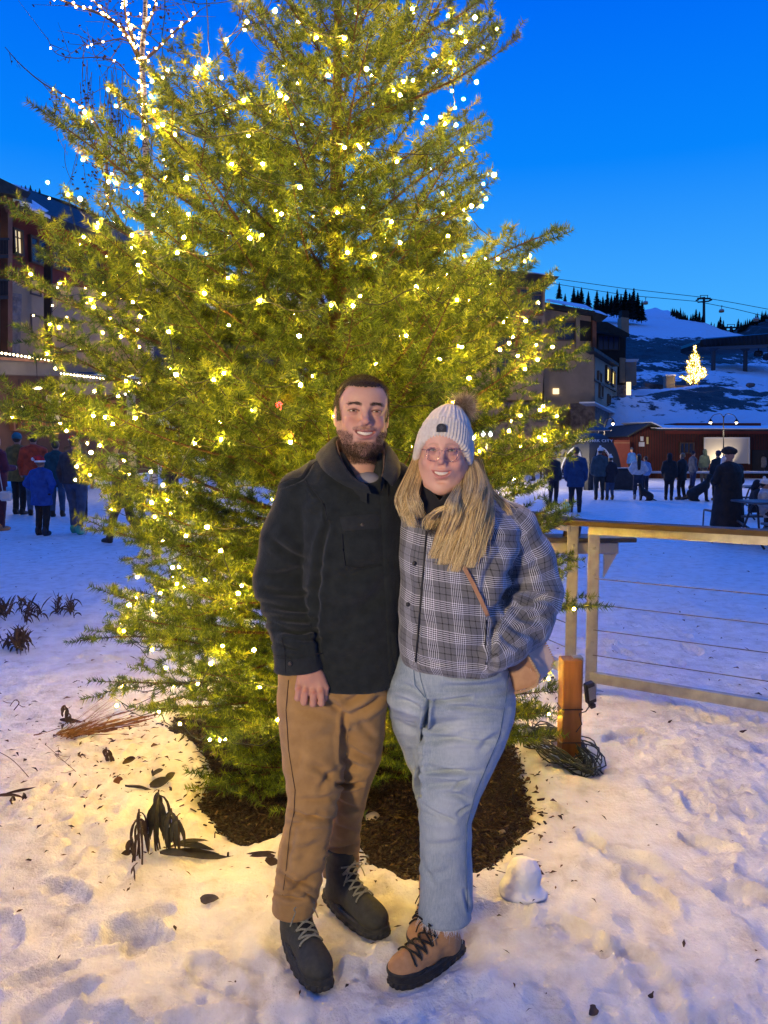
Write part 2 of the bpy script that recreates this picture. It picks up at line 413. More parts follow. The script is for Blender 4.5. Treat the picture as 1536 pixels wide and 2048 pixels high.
def snow_h(P):
    P = np.atleast_2d(P)[:, :2]; y = P[:, 1]; x = P[:, 0]
    near = 1 - sstep(5.2, 6.2, y)
    h = .022 * fbm(P, 1.7, 3, 3) + .014 * fbm(P, 5.5, 3, 9)
    r = 1 - np.abs(fbm(P, 7, 4, 21)); h += .030 * (r - .75) * (.5 + .5 * sstep(-.2, .3, fbm(P, .9, 2, 31)))
    tramp = np.exp(-((x - .15) ** 2 + (y - 2.0) ** 2) / 1.1)
    nr = (1 - sstep(4.5, 8, y)); h += tramp * .020 * fbm(P, 13, 3, 41) + nr * (.0055 * fbm(P, 26, 3, 43) + .010 * np.maximum(fbm(P, 9, 3, 45), 0) + .0022 * fbm(P, 75, 2, 47))
    rough = nr * sstep(-.05, .25, fbm(P, 1.3, 3, 91) + .35 * (1 - sstep(1.9, 2.6, y)) + .2 * sstep(.3, 1.2, x) * (1 - sstep(2.4, 3.4, y)) - .05)
    c1 = fbm(P, 11, 4, 93, .6); h += rough * (.026 * (1 - np.abs(c1) * 2.2) * (c1 > -.5) - .012 + .020 * np.maximum(fbm(P, 24, 3, 95), -.05))
    h += .035 * np.exp(-((x + 1.15) / .8) ** 2 - ((y - 3.9) / .9) ** 2) * np.maximum(fbm(P, 4.5, 4, 48), -.1)
    h += .02 * (1 - near) * fbm(P, 3.5, 4, 51) * np.clip(20 / np.maximum(y, 1), 0, 1)
    for (cx, cyy, a, rr) in PRINTS:
        dx, dy = x - cx, y - cyy; u = (dx * math.cos(a) + dy * math.sin(a)) / (rr * .45); v = (-dx * math.sin(a) + dy * math.cos(a)) / rr
        q = np.sqrt(u * u + v * v); h += .012 * np.exp(-((q - 1.16) / .16) ** 2) * (1 + .8 * vnoise(P, 30, 7)) - (.026 + .004 * np.sin(v * 14)) * (1 - sstep(.82, 1.04, q + .12 * vnoise(P, 22, 9)))
    # bank by the wooden post and the fence foot
    for (px, py, rx, ry, hh) in ((1330, 1500, .45, .30, .05), (1500, 1600, .5, .3, .04), (300, 1500, .3, .22, .035), (150, 1480, .35, .2, .03), (300, 1600, .22, .12, .03), (100, 1240, .6, .2, .06), (1050, 1420, .3, .2, .03), (560, 1830, .12, .08, .02), (670, 1850, .09, .05, .035)):
        g = gnd(px, py); h += hh * np.exp(-((x - g[0]) / rx) ** 2 - ((y - g[1]) / ry) ** 2)
    sd = poly_sd(P, MULCH) + .07 * fbm(P, 5, 6, 61, .62)
    k = sstep(-.045, .055, sd); m = np.abs(sd) < 3
    h = np.where(m, h * k + (1 - k) * (-.035 + .012 * fbm(P, 12, 3, 71)) + .018 * np.exp(-((sd - .07) / .05) ** 2), h)
    h = h + .01
    for (ax_, ay, bx, by) in BOOTS:
        a = np.array([ax_, ay]); e = np.array([bx - ax_, by - ay]); w_ = P - a; t = np.clip((w_ @ e) / (e @ e), 0, 1); d = np.linalg.norm(w_ - t[:, None] * e, axis=1)
        k2 = 1 - sstep(.045, .13, d); h = h * (1 - k2) + .001 * k2 + .014 * np.exp(-((d - .085) / .022) ** 2) * (.6 + .6 * fbm(P, 22, 2, 81))
    # boots press in
    return h
def snow_sd(P): return poly_sd(P, MULCH) + .07 * fbm(P, 5, 6, 61, .62)

def grow(a, b, st, ratio, mx):
    out = [a]; 
    while out[-1] < b: out.append(out[-1] + st); st = min(st * ratio, mx)
    return out
def build_ground():
    xs = np.array([-v for v in grow(2.6, 90, .016, 1.06, 4)[1:]][::-1] + list(np.arange(-2.6, 2.6, .0155)) + grow(2.6, 90, .016, 1.06, 4))
    ys = np.array([-40, -30, -20, -10, -5, -2, -1, 0, .5] + list(np.arange(.9, 5.4, .0155)) + grow(5.4, 62, .016, 1.022, 1.5))
    X, Y = np.meshgrid(xs, ys, indexing='ij'); P = np.stack([X.ravel(), Y.ravel()], 1)
    Z = snow_h(P); V = np.concatenate([P, Z[:, None]], 1)
    nx, ny = len(xs), len(ys); I = np.arange(nx * ny).reshape(nx, ny)
    F = np.stack([I[:-1, :-1].ravel(), I[1:, :-1].ravel(), I[1:, 1:].ravel(), I[:-1, 1:].ravel()], 1)
    m = M_('snow', (.8, .82, .86), .55, spec=.3); t = NT(m)
    soil = t.ramp(t.noise(t.coord(), 60, 5), ((.35, (.006, .004, .003)), (.7, (.035, .02, .01))))
    v = t.coord(); dirt = t.ramp(t.noise(v, 7, 8, .65), ((.30, (.56, .54, .52)), (.46, (.74, .74, .75)), (.62, (.82, .83, .86))))
    t.base(t.mix(t.attr('mulch'), dirt, soil))
    t.b.inputs['Subsurface Weight'].default_value = .0
    hb = t.math('ADD', t.noise(v, 45, 6, .6), t.math('MULTIPLY', t.noise(v, 160, 4, .6), .35)); t.bump(hb, .9, .014)
    o = part('snow_ground', V, F, m, None, smooth=True); tag(o, kind='structure')
    vattr(o.data, 'mulch', 1 - sstep(-.03, .0, snow_sd(P)))
    return o

def build_mulch():
    rg = np.random.default_rng(8); lo, hi = MULCH.min(0), MULCH.max(0)
    P = rg.uniform(lo, hi, (26000, 2)); sd = snow_sd(P)
    keep = (sd < -.01) | ((sd < .12) & (rg.random(len(P)) < .16 * np.exp(-sd / .04))); P = P[keep]; n = len(P)
    z = snow_h(P) + rg.uniform(0, .012, n)
    a = rg.uniform(0, 2 * math.pi, n); L = rg.uniform(.010, .045, n) * .5; W = rg.uniform(.003, .010, n) * .5; T = rg.uniform(.002, .005, n) * .5
    ti = rg.normal(0, .35, n); ro = rg.normal(0, .5, n)
    u = np.stack([np.cos(a) * np.cos(ti), np.sin(a) * np.cos(ti), np.sin(ti)], 1)
    w = np.stack([-np.sin(a), np.cos(a), np.sin(ro)], 1); w /= np.linalg.norm(w, axis=1, keepdims=True); q = np.cross(u, w)
    c = np.concatenate([P, z[:, None]], 1)
    V = np.stack([c + sx * u * (L * (1 if sx > 0 else .8))[:, None] + sy * w * W[:, None] + sz * q * T[:, None] for sx in (-1, 1) for sy in (-1, 1) for sz in (-1, 1)], 1).reshape(-1, 3)
    f = np.array([(0, 1, 3, 2), (4, 6, 7, 5), (0, 4, 5, 1), (2, 3, 7, 6), (0, 2, 6, 4), (1, 5, 7, 3)])
    F = (np.arange(n)[:, None, None] * 8 + f[None]).reshape(-1, 4).astype(np.int32)
    m = M_('bark_mulch', (.03, .018, .01), .8); t = NT(m)
    t.base(t.ramp(t.attr('tone'), ((0, (.004, .003, .002)), (.7, (.018, .011, .007)), (.95, (.06, .034, .016)), (1, (.20, .13, .07)))))
    o = part('bark_mulch', V, F, m); tag(o, kind='stuff'); vattr(o.data, 'tone', np.repeat(rg.random(n), 8))

def build_debris():
    """dark flecks, dead leaves and twigs lying on the snow"""
    rg = np.random.default_rng(12)
    def cl(px, py, sx, sy, n):
        return np.stack([rg.normal(px, sx, n), rg.normal(py, sy, n)], 1)
    px = np.concatenate([cl(250, 1500, 150, 110, 420), cl(420, 1450, 90, 40, 120), cl(1060, 1650, 40, 80, 130), cl(820, 1750, 120, 25, 90), cl(1080, 1450, 50, 40, 60),
                         np.stack([rg.uniform(0, 1536, 90), rg.uniform(1080, 2040, 90)], 1), np.stack([rg.uniform(1150, 1536, 60), rg.uniform(1060, 1400, 60)], 1), np.stack([rg.uniform(0, 300, 50), rg.uniform(1080, 1300, 50)], 1)])
    px = px[(px[:, 1] > 1050)]; G = np.array([gnd(*p)[:2] for p in px]); n = len(G)
    z = snow_h(G) + .004; L = rg.uniform(.006, .022, n) * np.clip(G[:, 1] / 3.2, .8, 1.6); W = L * rg.uniform(.25, .8, n); a = rg.uniform(0, 6.28, n); cu = rg.uniform(0, .6, n)
    u = np.stack([np.cos(a), np.sin(a), rg.normal(0, .25, n)], 1); w = np.stack([-np.sin(a), np.cos(a), rg.normal(0, .3, n)], 1); c = np.concatenate([G, z[:, None]], 1)
    up = np.array([0, 0, 1.0])
    V = np.stack([c - u * L[:, None], c - w * W[:, None] * .6 + up * (L * cu)[:, None], c + u * L[:, None], c + w * W[:, None] * .6 + up * (L * cu * .7)[:, None], c + up * .0015 + up * (L * .15)[:, None]], 1).reshape(-1, 3)
    f = np.array([(0, 1, 4), (1, 2, 4), (2, 3, 4), (3, 0, 4)]); F = (np.arange(n)[:, None, None] * 5 + f[None]).reshape(-1, 3).astype(np.int32)
    m = M_('dead_leaf', (.03, .02, .012), .8); t = NT(m)
    t.base(t.ramp(t.attr('tone'), ((0, (.012, .009, .007)), (.6, (.05, .03, .015)), (1, (.16, .085, .03)))))
    o = part('leaf_litter', V, F, m); tag(o, kind='stuff'); vattr(o.data, 'tone', np.repeat(rg.random(n), 5))

if want('ground'):
    build_ground(); build_mulch(); build_debris()
# ================================================================== THE LIT SPRUCE
TX, TY = -0.235, 3.95
TREE_H = 5.05
# silhouette of the crown: photo rows -> outermost tips on both sides
ENV_L = [(-420, 610), (-150, 470), (0, 380), (110, 210), (180, 225), (260, 150), (370, 95), (440, 35), (500, 75), (570, 18), (660, 70), (750, 0), (850, -40), (930, 60), (1000, 165), (1060, 215), (1100, 172), (1200, 225), (1290, 145), (1350, 190), (1430, 330), (1560, 410), (1620, 470)]
ENV_R = [(-420, 640), (-150, 880), (5, 1072), (60, 1008), (160, 1015), (250, 960), (320, 990), (360, 1000), (430, 965), (475, 1130), (560, 1015), (640, 1150), (690, 1200), (760, 1125), (820, 1160), (880, 1180), (950, 1160), (1040, 1100), (1100, 1150), (1210, 1200), (1300, 1120), (1350, 1110), (1420, 1120), (1510, 1050), (1600, 980)]
def env_radius(z, side):
    """crown half width at height z (metres), from the rows above, at the trunk's distance"""
    e = np.array(ENV_L if side < 0 else ENV_R, float)
    zz = np.array([pt(768, p[0], TY)[2] for p in e]); xx = np.array([pt(p[1], p[0], TY)[0] - TX for p in e]) * side
    o = np.argsort(zz); return float(np.interp(z, zz[o], xx[o]))
def build_tree():
    rg = np.random.default_rng(77)
    base = np.array([TX, TY, -.05])
    root = thing('spruce_tree', 'big spruce wrapped in warm string lights right behind the couple', 'tree', base)
    wood = MB(); SH = []      # shoots: p0, p1, density, droop
    def curve(p0, az, L, elev0, elev1, n):
        """branch axis whose elevation turns from elev0 to elev1"""
        P = [np.array(p0, float)]; a = az; wob = rg.normal(0, .13); ph = rg.uniform(0, 6)
        for i in range(n):
            t = (i + .5) / n; el = elev0 + (elev1 - elev0) * t + wob * math.sin(t * 5 + ph); a += rg.normal(0, .055)
            P.append(P[-1] + np.array([math.cos(a) * math.cos(el), math.sin(a) * math.cos(el), math.sin(el)]) * (L / n))
        return np.array(P)
    hubs = []
    def branch(z0, az, L, e0, e1):
        n = max(5, int(L / .09)); P = curve((TX, TY, z0), az, L, e0, e1, n)
        wood.tube(P, np.linspace(.004 + L * .007, .0022, len(P)), 5, cap=False)
        seglen = L / n; t = 0.16 if L > .5 else .05
        side = 1
        while t < .97:
            k = t * n; i = min(int(k), n - 1); c = P[i] + (P[i + 1] - P[i]) * (k - i); d = P[i + 1] - P[i]; d /= np.linalg.norm(d)
            lat = np.cross(d, (0, 0, 1.0)); lat /= np.linalg.norm(lat); upv = np.cross(lat, d)
            side = -side
            tl = (1 - t) * L * .56 + .10; tl = min(tl, .52) * rg.uniform(.7, 1.15)
            if t < .3: tl *= .75
            rise = rg.normal(.08, .32)
            dv = d * rg.uniform(.65, .95) + lat * side * .8 + upv * rise; dv /= np.linalg.norm(dv)
            m = max(2, int(tl / .06)); Q = [c]
            for j in range(m): 
                dd = dv + np.array([0, 0, .12 * j / m]) + rg.normal(0, .05, 3); dd /= np.linalg.norm(dd); Q.append(Q[-1] + dd * tl / m)
            Q = np.array(Q); hubs.append(Q[-1])
            if tl > .16: wood.tube(Q, np.linspace(.003, .0015, len(Q)), 3, cap=False)
            for j in range(m): SH.append((Q[j], Q[j + 1], .55 if (tl > .2 and j < m * .45) else 1.0))
            # side shoots
            if tl > .10:
                ns = int(tl / .070); s2 = 1
                for j in range(ns):
                    tt = (j + .6) / ns; kk = tt * m; ii = min(int(kk), m - 1); q = Q[ii] + (Q[ii + 1] - Q[ii]) * (kk - ii); s2 = -s2
                    l2 = np.cross(dv, upv); l2 /= np.linalg.norm(l2)
                    sv = dv * .75 + l2 * s2 * .75 + upv * rg.normal(.1, .3); sv /= np.linalg.norm(sv); sl = rg.uniform(.08, .17) * (1.25 - .6 * tt)
                    SH.append((q, q + sv * sl, 1.0))
            t += rg.uniform(.062, .10) / L
        for i in range(max(0, int(n * .35)), n): SH.append((P[i], P[i + 1], .8))
        e = P[-1] - P[-2]; e /= np.linalg.norm(e); SH.append((P[-1], P[-1] + e * .07, 1.2)); hubs.append(P[-1])
    # leader branches that reach the outline
    for side, env in ((-1, ENV_L), (1, ENV_R)):
        for (py, px) in env:
            if py < -400 or px in (380,): continue
            tip = pt(px, py, TY - .1); dx = tip[0] - TX; z = tip[2]; hi = z > 2.2
            up = .52 if z > 2.6 else (.34 if z > 1.9 else (.22 if z > 1.2 else .02)); drop = abs(dx) * math.tan(up)
            z0 = max(.12, z - drop); L = math.hypot(dx, z - z0) - .06
            az = (0 if dx > 0 else math.pi) + rg.uniform(-.25, .25) * (1 if dx < 0 else -1) - (0 if dx > 0 else 0)
            branch(z0, az, max(L, .3), up - .12, up + .12)
    z = .10
    while z < TREE_H - .25:
        lv = z / TREE_H; nb = 8 if z < 2.4 else 6
        a0 = rg.uniform(0, 6.28)
        for k in range(nb):
            az = a0 + 6.2832 * k / nb + rg.normal(0, .12); s = math.cos(az)
            up = .02 if z < .5 else (.10 + .50 * min(1, z / 3.4)) + rg.normal(0, .10); zt = z + .8 * math.sin(up)
            r = env_radius(min(zt, 4.9), 1) * max(s, 0) ** 2 + env_radius(min(zt, 4.9), -1) * max(-s, 0) ** 2 + .5 * (env_radius(min(zt, 4.9), 1) + env_radius(min(zt, 4.9), -1)) * (1 - s * s)
            r *= rg.uniform(.36, .90) if z > 2.4 else rg.uniform(.66, 1.0)
            if math.sin(az) < -.3: r = min(r, 1.22)       # keep clear of the couple in front
            if math.sin(az) > .3: r *= .85
            if r < .12: continue
            branch(z + rg.uniform(-.05, .05), az, r / math.cos(up * .8), up - .15, up + .2)
        z += .125 if z < 2.4 else (.18 if z < 3.2 else .24)
    # trunk
    T = MB(); zs = np.linspace(-.08, TREE_H, 26); T.tube(np.stack([TX + .01 * np.sin(zs * 2), TY + .01 * np.cos(zs * 3), zs], 1), .062 * (1 - zs / TREE_H * .93), 12)
    bark = noisy('spruce_bark', (.035, .022, .014), (.11, .060, .03), 40, .9, .6, .01, (1, 1, .3))
    T.V += wood.V; T.F += [tuple(i + T.n for i in f) for f in wood.F]; T.n += wood.n
    T.build('trunk', bark, root, smooth=True)
    # needles
    A = np.array([s[0] for s in SH]); B = np.array([s[1] for s in SH]); dn = np.array([s[2] for s in SH])
    # nothing pokes through the couple
    keep = (B[:, 1] > 2.72) & (B[:, 2] > .0); A, B, dn = A[keep], B[keep], dn[keep]
    Ls = np.linalg.norm(B - A, axis=1); cnt = np.maximum(4, (Ls * 640 * dn).astype(int))
    idx = np.repeat(np.arange(len(A)), cnt); n = len(idx); t = rg.random(n)
    ax = ((B - A) / Ls[:, None])[idx]; P0 = A[idx] + (B - A)[idx] * t[:, None]
    r = rg.normal(size=(n, 3)); r[:, 2] += .25; r -= ax * (r * ax).sum(1, keepdims=True); r /= np.linalg.norm(r, axis=1, keepdims=True)
    D = ax * rg.uniform(.35, .75, n)[:, None] + r; D /= np.linalg.norm(D, axis=1, keepdims=True)
    L = rg.uniform(.024, .039, n); S = np.cross(D, rg.normal(size=(n, 3))); S /= np.linalg.norm(S, axis=1, keepdims=True)
    V = np.stack([P0 - S * .0023, P0 + S * .0023, P0 + D * L[:, None]], 1).reshape(-1, 3)
    F = np.arange(n * 3, dtype=np.int32).reshape(n, 3)
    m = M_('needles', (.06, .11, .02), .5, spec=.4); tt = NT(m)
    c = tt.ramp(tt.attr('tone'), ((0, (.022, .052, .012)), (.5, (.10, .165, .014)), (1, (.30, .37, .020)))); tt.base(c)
    tr = tt.n('BsdfTranslucent'); tt.l(c, tr.inputs[0]); mx = tt.n('MixShader'); mx.inputs[0].default_value = .3
    tt.l(tt.b.outputs[0], mx.inputs[1]); tt.l(tr.outputs[0], mx.inputs[2]); tt.l(mx.outputs[0], tt.nt.nodes['Material Output'].inputs[0])
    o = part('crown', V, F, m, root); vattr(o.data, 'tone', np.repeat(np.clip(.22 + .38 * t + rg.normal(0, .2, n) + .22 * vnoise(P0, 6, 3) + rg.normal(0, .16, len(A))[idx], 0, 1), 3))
    print('SHOOTS', len(A), 'NEEDLES', n)
    return root, np.array(hubs)

WARM = (1.0, .56, .13)
def bulb_mats():
    g = M_('bulb_glow', (1, .8, .5), .4, emit=(1.0, .58, .06), estr=1350); return g
def ico():
    t = (1 + 5 ** .5) / 2; V = np.array([(-1, t, 0), (1, t, 0), (-1, -t, 0), (1, -t, 0), (0, -1, t), (0, 1, t), (0, -1, -t), (0, 1, -t), (t, 0, -1), (t, 0, 1), (-t, 0, -1), (-t, 0, 1)], float)
    V /= np.linalg.norm(V[0]); F = [(0, 11, 5), (0, 5, 1), (0, 1, 7), (0, 7, 10), (0, 10, 11), (1, 5, 9), (5, 11, 4), (11, 10, 2), (10, 7, 6), (7, 1, 8), (3, 9, 4), (3, 4, 2), (3, 2, 6), (3, 6, 8), (3, 8, 9), (4, 9, 5), (2, 4, 11), (6, 2, 10), (8, 6, 7), (9, 8, 1)]
    return V, F
def string_lights(name, label, C, r, glow, big=100, wire_path=None, wire_mat=None, group=None, stretch=1.0):
    root = thing(name, label, 'string lights', C[0], group)
    px = proj(C); infr = (px[:, 0] > 0) & (px[:, 0] < 1536) & (px[:, 1] > 0) & (px[:, 1] < 2048)
    order = np.argsort(np.where(infr, 0, 100) + C[:, 1])
    V0, F0 = ico(); V0 = V0 * np.array([1, 1, stretch])
    me = new_mesh('bulb', V0 * r, F0, glow, True)
    for i in order[:big]:
        o = bpy.data.objects.new('bulb', me); COL.objects.link(o); o.parent = root; o.location = tuple(C[i] - C[0]); o.scale = (.8 + .45 * ((i * 37) % 11) / 10,) * 3
    mb = MB()
    for i in order[big:]: mb.add(V0 * r + C[i], F0)
    if mb.n: tag(mb.build('bulbs', glow, root, smooth=True), kind='stuff')
    if wire_path is not None:
        w = MB()
        for P in wire_path: w.tube(P, .0022, 4, cap=False)
        w.build('wire', wire_mat, root)
    return root
def build_tree_lights(hubs):
    rg = np.random.default_rng(4); glow = bulb_mats(); C = []; wires = []
    # a spiral up the tree, snapped to the nearest twig
    th = 0.0; z = .32; run = []
    while z < 4.75:
        r = (env_radius(z, 1) if math.cos(th) > 0 else env_radius(z, -1)); r = (r * abs(math.cos(th)) + .95 * r * (1 - abs(math.cos(th)))) * rg.uniform(.62, .95)
        if math.sin(th) < -.3: r = min(r, 1.12)
        p = np.array([TX + r * math.cos(th), TY + r * math.sin(th), z + rg.normal(0, .05)])
        d = np.linalg.norm(hubs - p, axis=1); j = int(np.argmin(d)); q = hubs[j] * .85 + p * .15 if d[j] < .3 else p
        q = q + np.array([0, 0, -.02]) + rg.normal(0, .02, 3); q[1] = max(q[1], 2.76)
        run.append(q); st = .22 / max(r, .25); th += st; z += .215 * st / 6.2832
    run = np.array(run)
    for i in range(len(run) - 1):
        a, b = run[i], run[i + 1]; L = np.linalg.norm(b - a)
        if L < .5:
            t = np.linspace(0, 1, 6)[:, None]; w = a + (b - a) * t + rg.normal(0, .006, (6, 3)); w[:, 2] -= np.sin(t[:, 0] * math.pi) * .04; wires.append(w + np.array([0, 0, .012]))
    # bulbs deeper in the crown
    ins = []
    for _ in range(60):
        q = hubs[rg.integers(len(hubs))]; s = rg.uniform(.5, .95); ins.append(np.array([TX, TY, q[2]]) * (1 - s) + q * s + rg.normal(0, .02, 3))
    C = np.concatenate([run, np.array(ins)])
    # the singles of the photograph that hang clear of the twigs
    for px, py in ((927, 198), (953, 164), (912, 250), (972, 398), (943, 412), (988, 350), (896, 472), (928, 512), (996, 518), (525, 328), (800, 485), (456, 556), (720, 592), (598, 672), (924, 694), (1018, 686), (1050, 738), (1105, 694), (938, 756), (752, 728), (133, 862), (182, 905), (326, 970), (450, 1478), (508, 1300), (445, 1292), (555, 1440), (410, 1160), (345, 1135), (258, 1210), (980, 1075), (1018, 862), (1090, 868), (1080, 820), (1148, 1218), (990, 1500), (288, 505), (368, 475), (160, 398), (95, 365), (118, 655), (208, 588), (563, 428), (733, 138), (905, 62), (868, 110), (950, 35), (800, 190), (852, 235)):
        C = np.concatenate([C, [pt(px, py, 2.95 + rg.uniform(0, .35) if abs(px - 600) < 450 else 3.6 + rg.uniform(-.1, .1))]])
    C = C[C[:, 2] > .1]
    print('BULBS', len(C))
    dark = M_('wire_green', (.008, .02, .012), .5)
    string_lights('string_lights', 'warm white string lights wound round the big spruce', C, .0064, glow, 100, wires, dark)
    c = pt(558, 812, 3.1); o = thing('red_light', 'small glowing red light among the needles left of the man\'s head', 'light', c); m = MB(); m.sphere(c, .016, 10, 8); m.build('bulb', M_('red_glow', (.8, .02, .02), .4, emit=(1.0, .02, .03), estr=25), o, smooth=True); m = MB(); m.cyl(c + (0, 0, .014), c + (0, 0, .04), .006, n=8); m.build('socket', dark, o)
    return C
if want('tree'):
    _tree, _hubs = build_tree(); build_tree_lights(_hubs)
# ================================================================== PEOPLE: heads, clothes, boots
def rot_euler(rx=0, ry=0, rz=0):
    a = Matrix.Rotation(rz, 3, 'Z') @ Matrix.Rotation(ry, 3, 'Y') @ Matrix.Rotation(rx, 3, 'X')
    return np.array(a)
def skin_mat(name='skin'):
    m = M_(name, (.6, .4, .3), .52, spec=.35); t = NT(m)
    a = t.n('Attribute'); a.attribute_name = 'tint'
    v = t.coord('Object'); c = t.mix(t.math('MULTIPLY', t.noise(v, 130, 3), .18), a.outputs['Color'], (.42, .16, .10)); t.base(c)
    t.b.inputs['Subsurface Weight'].default_value = .12; t.b.inputs['Subsurface Radius'].default_value = (.012, .004, .002); t.b.inputs['Subsurface Scale'].default_value = .6
    t.bump(t.noise(v, 700, 3), .10, .001); return m
SKIN = skin_mat()
def gauss(P, c, r): return np.exp(-(((P - np.array(c)) / np.array(r)) ** 2).sum(1))

def head_mesh(p):
    """head in its own frame: between the eyes at the origin's height, face towards -y"""
    e = p['eye']; g = SDF((-.098, -.135, -.20), (.098, .125, .125), .0023); fat = p['fat']
    g.uni(g.ball((0, .018, .022), (.074, .092, .080)))
    g.uni(g.ball((0, -.012, -.030), (.0625 * fat, .070, .078)), .03)
    g.uni(g.ball((0, -.030, -.078), (.047 * fat, .050, .040)), .035)
    g.uni(g.ball((0, -.070, -.108 + p.get('chin', 0)), (.020 * fat * fat, .016, .015)), .03)
    g.uni(g.ball((0, -.048, .040), (.056, .038, .036)), .04)                     # forehead
    for s in (-1, 1):
        g.uni(g.cap((s * .010, -.082, .015), (s * .046, -.066, .016), .0085, .007), .014)      # brow
        g.uni(g.ball((s * .040 * fat, -.058, -.034), (.021, .024, .020)), .018)                # smiling cheek
        g.uni(g.cap((s * .060 * fat, -.005, -.050), (s * .034 * fat, -.045, -.095), .014 * fat, .014 * fat), .03)  # jaw line
        g.cut(g.ball((s * e, -.101, -.001), (.020, .022, .0125)), .014)
    for s in (-1, 1):
        g.uni(g.ball((s * e, -.0700, .0), (.0155, .0160, .0135)), .004)
    # nose
    g.uni(g.cap((0, -.084, .006), (0, -.101, -.027), .0072, .0095), .012)
    g.uni(g.ball((0, -.106, -.030), (.0098, .0105, .0088)), .007)
    for s in (-1, 1):
        g.uni(g.ball((s * .0125, -.094, -.034), (.0068, .0095, .0068)), .006)
    for s in (-1, 1):
        g.cut(g.ball((s * .0062, -.103, -.0405), (.0036, .0055, .0030)), .003)
        # folds from the nose to the corners of the smile
        g.cut(g.cap((s * .020, -.098, -.035), (s * .038, -.080, -.060), .0018, .0015), .010)
    mw, mz = p['mw'], p['mz']
    # lips as arcs along the curve of the mouth
    def arc(zc, ze, yc, ye, r0, r1, k):
        T = np.linspace(-1, 1, 11); Q = [(t * mw, yc + (ye - yc) * t * t, zc + (ze - zc) * t * t) for t in T]
        for i in range(10):
            ra = r1 + (r0 - r1) * (1 - T[i] ** 2); rb = r1 + (r0 - r1) * (1 - T[i + 1] ** 2); g.uni(g.cap(Q[i], Q[i + 1], ra, rb), k)
    g.uni(g.ball((0, -.070, mz), (.036, .026, .024)), .02)
    arc(mz + .0054, mz + .0078, -.0960, -.080, .0048, .0024, .005)
    arc(mz - .0122, mz + .0062, -.0935, -.080, .0055, .0022, .006)
    # opening of the smile
    T = np.linspace(-.90, .90, 15)
    for i in range(14):
        t0, t1 = T[i], T[i + 1]
        def q(t): return (t * mw * .93, -.0985 + .0155 * t * t, mz - .0028 + .0088 * t * t)
        h0, h1 = [p.get('gape', .0056) * (1 - t * t) ** .6 + .0004 for t in (t0, t1)]
        g.cut(g.cap(q(t0), q(t1), h0, h1, 3.4), .0012)
    g.cut(g.ball((0, -.086, mz - .024), (.015, .006, .0035)), .012)
    for s in (-1, 1):     # ears
        g.uni(g.ball((s * .0735, .012, -.012), (.0070, .017, .028)), .008)
        g.cut(g.ball((s * .081, .004, -.010), (.0045, .0075, .014)), .004)
    g.uni(g.cap((0, .020, -.075), (0, .030, -.19), p['neck'], p['neck'] * 1.08), .022)
    V, Q = g.mesh(1)
    # eyelid slit: press the ball back between two lids
    for s in (-1, 1):
        u = (V[:, 0] - s * e) / .0150; w = V[:, 2] - .0002 * 0
        top = .0042 * p['open'] * (1 - u * u) + .0004; bot = -.0036 * p['open'] * (1 - u * u)
        m = (np.abs(u) < 1) & (V[:, 1] < -.070)
        ins = np.clip((top - w) / .0012, 0, 1) * np.clip((w - bot) / .0012, 0, 1) * m
        V[:, 1] += ins * .010
    return V, Q
def face_tint(V, p):
    e, mw, mz = p['eye'], p['mw'], p['mz']
    c = np.tile(np.array(p['skin'], float), (len(V), 1))
    def over(col, w): c[:] = c * (1 - w[:, None]) + np.array(col) * w[:, None]
    x, y, z = V.T; ax = np.abs(x)
    for s in (-1, 1):
        over(p['blush'], .55 * gauss(V, (s * .040, -.07, -.030), (.022, .05, .020)))
        over((.30, .13, .09), .38 * gauss(V, (s * e, -.08, -.003), (.019, .03, .0085)))
    over(p['blush'], .5 * gauss(V, (0, -.107, -.030), (.013, .02, .012)))
    # lips
    u = np.clip(ax / mw, 0, 1); up = mz + .0088 - .000 * u; lo = mz - .0180 + .023 * u ** 2
    w = sstep(-.0005, .0015, up - z) * sstep(-.0005, .0015, z - lo) * (ax < mw * 1.02) * (y < -.074)
    over(p['lip'], w * .95)
    inner = (ax < mw * .9) & (y > -.0905 + .016 * u * u) & (y < -.055) & (z > mz - .008 + .006 * u * u) & (z < mz + .004 + .004 * u * u)
    over((.05, .012, .010), inner * 1.0)
    # brows
    b = np.clip((ax - .012) / .036, 0, 1); zb = .0175 + p.get('browz', 0) + .0052 * np.sin(b * 2.4) - .0065 * b ** 2
    wb = np.exp(-((z - zb) / (.0032 * p.get('browt', 1) * (1.15 - .6 * b))) ** 2) * (ax > .010) * (ax < .048) * (y < -.055)
    over(p['brow'], np.clip(wb * p.get('brows', .9), 0, 1))
    # lid line
    for s in (-1, 1):
        uu = (x - s * e) / .0158; top = .0042 * p['open'] * (1 - uu * uu) + .0008
        over((.03, .015, .01), np.exp(-((z - top) / .0017) ** 2) * (np.abs(uu) < 1.05) * (y < -.066) * 1.0)
        bot = -.0038 * p['open'] * (1 - uu * uu) - .0006
        over((.16, .06, .045), np.exp(-((z - bot) / .0011) ** 2) * (np.abs(uu) < .95) * (y < -.066) * .55)
    if p.get('beard'):
        over(p['beard'], beard_mask(V, p) * .62)
    return np.concatenate([np.clip(c, 0, 1), np.ones((len(V), 1))], 1)
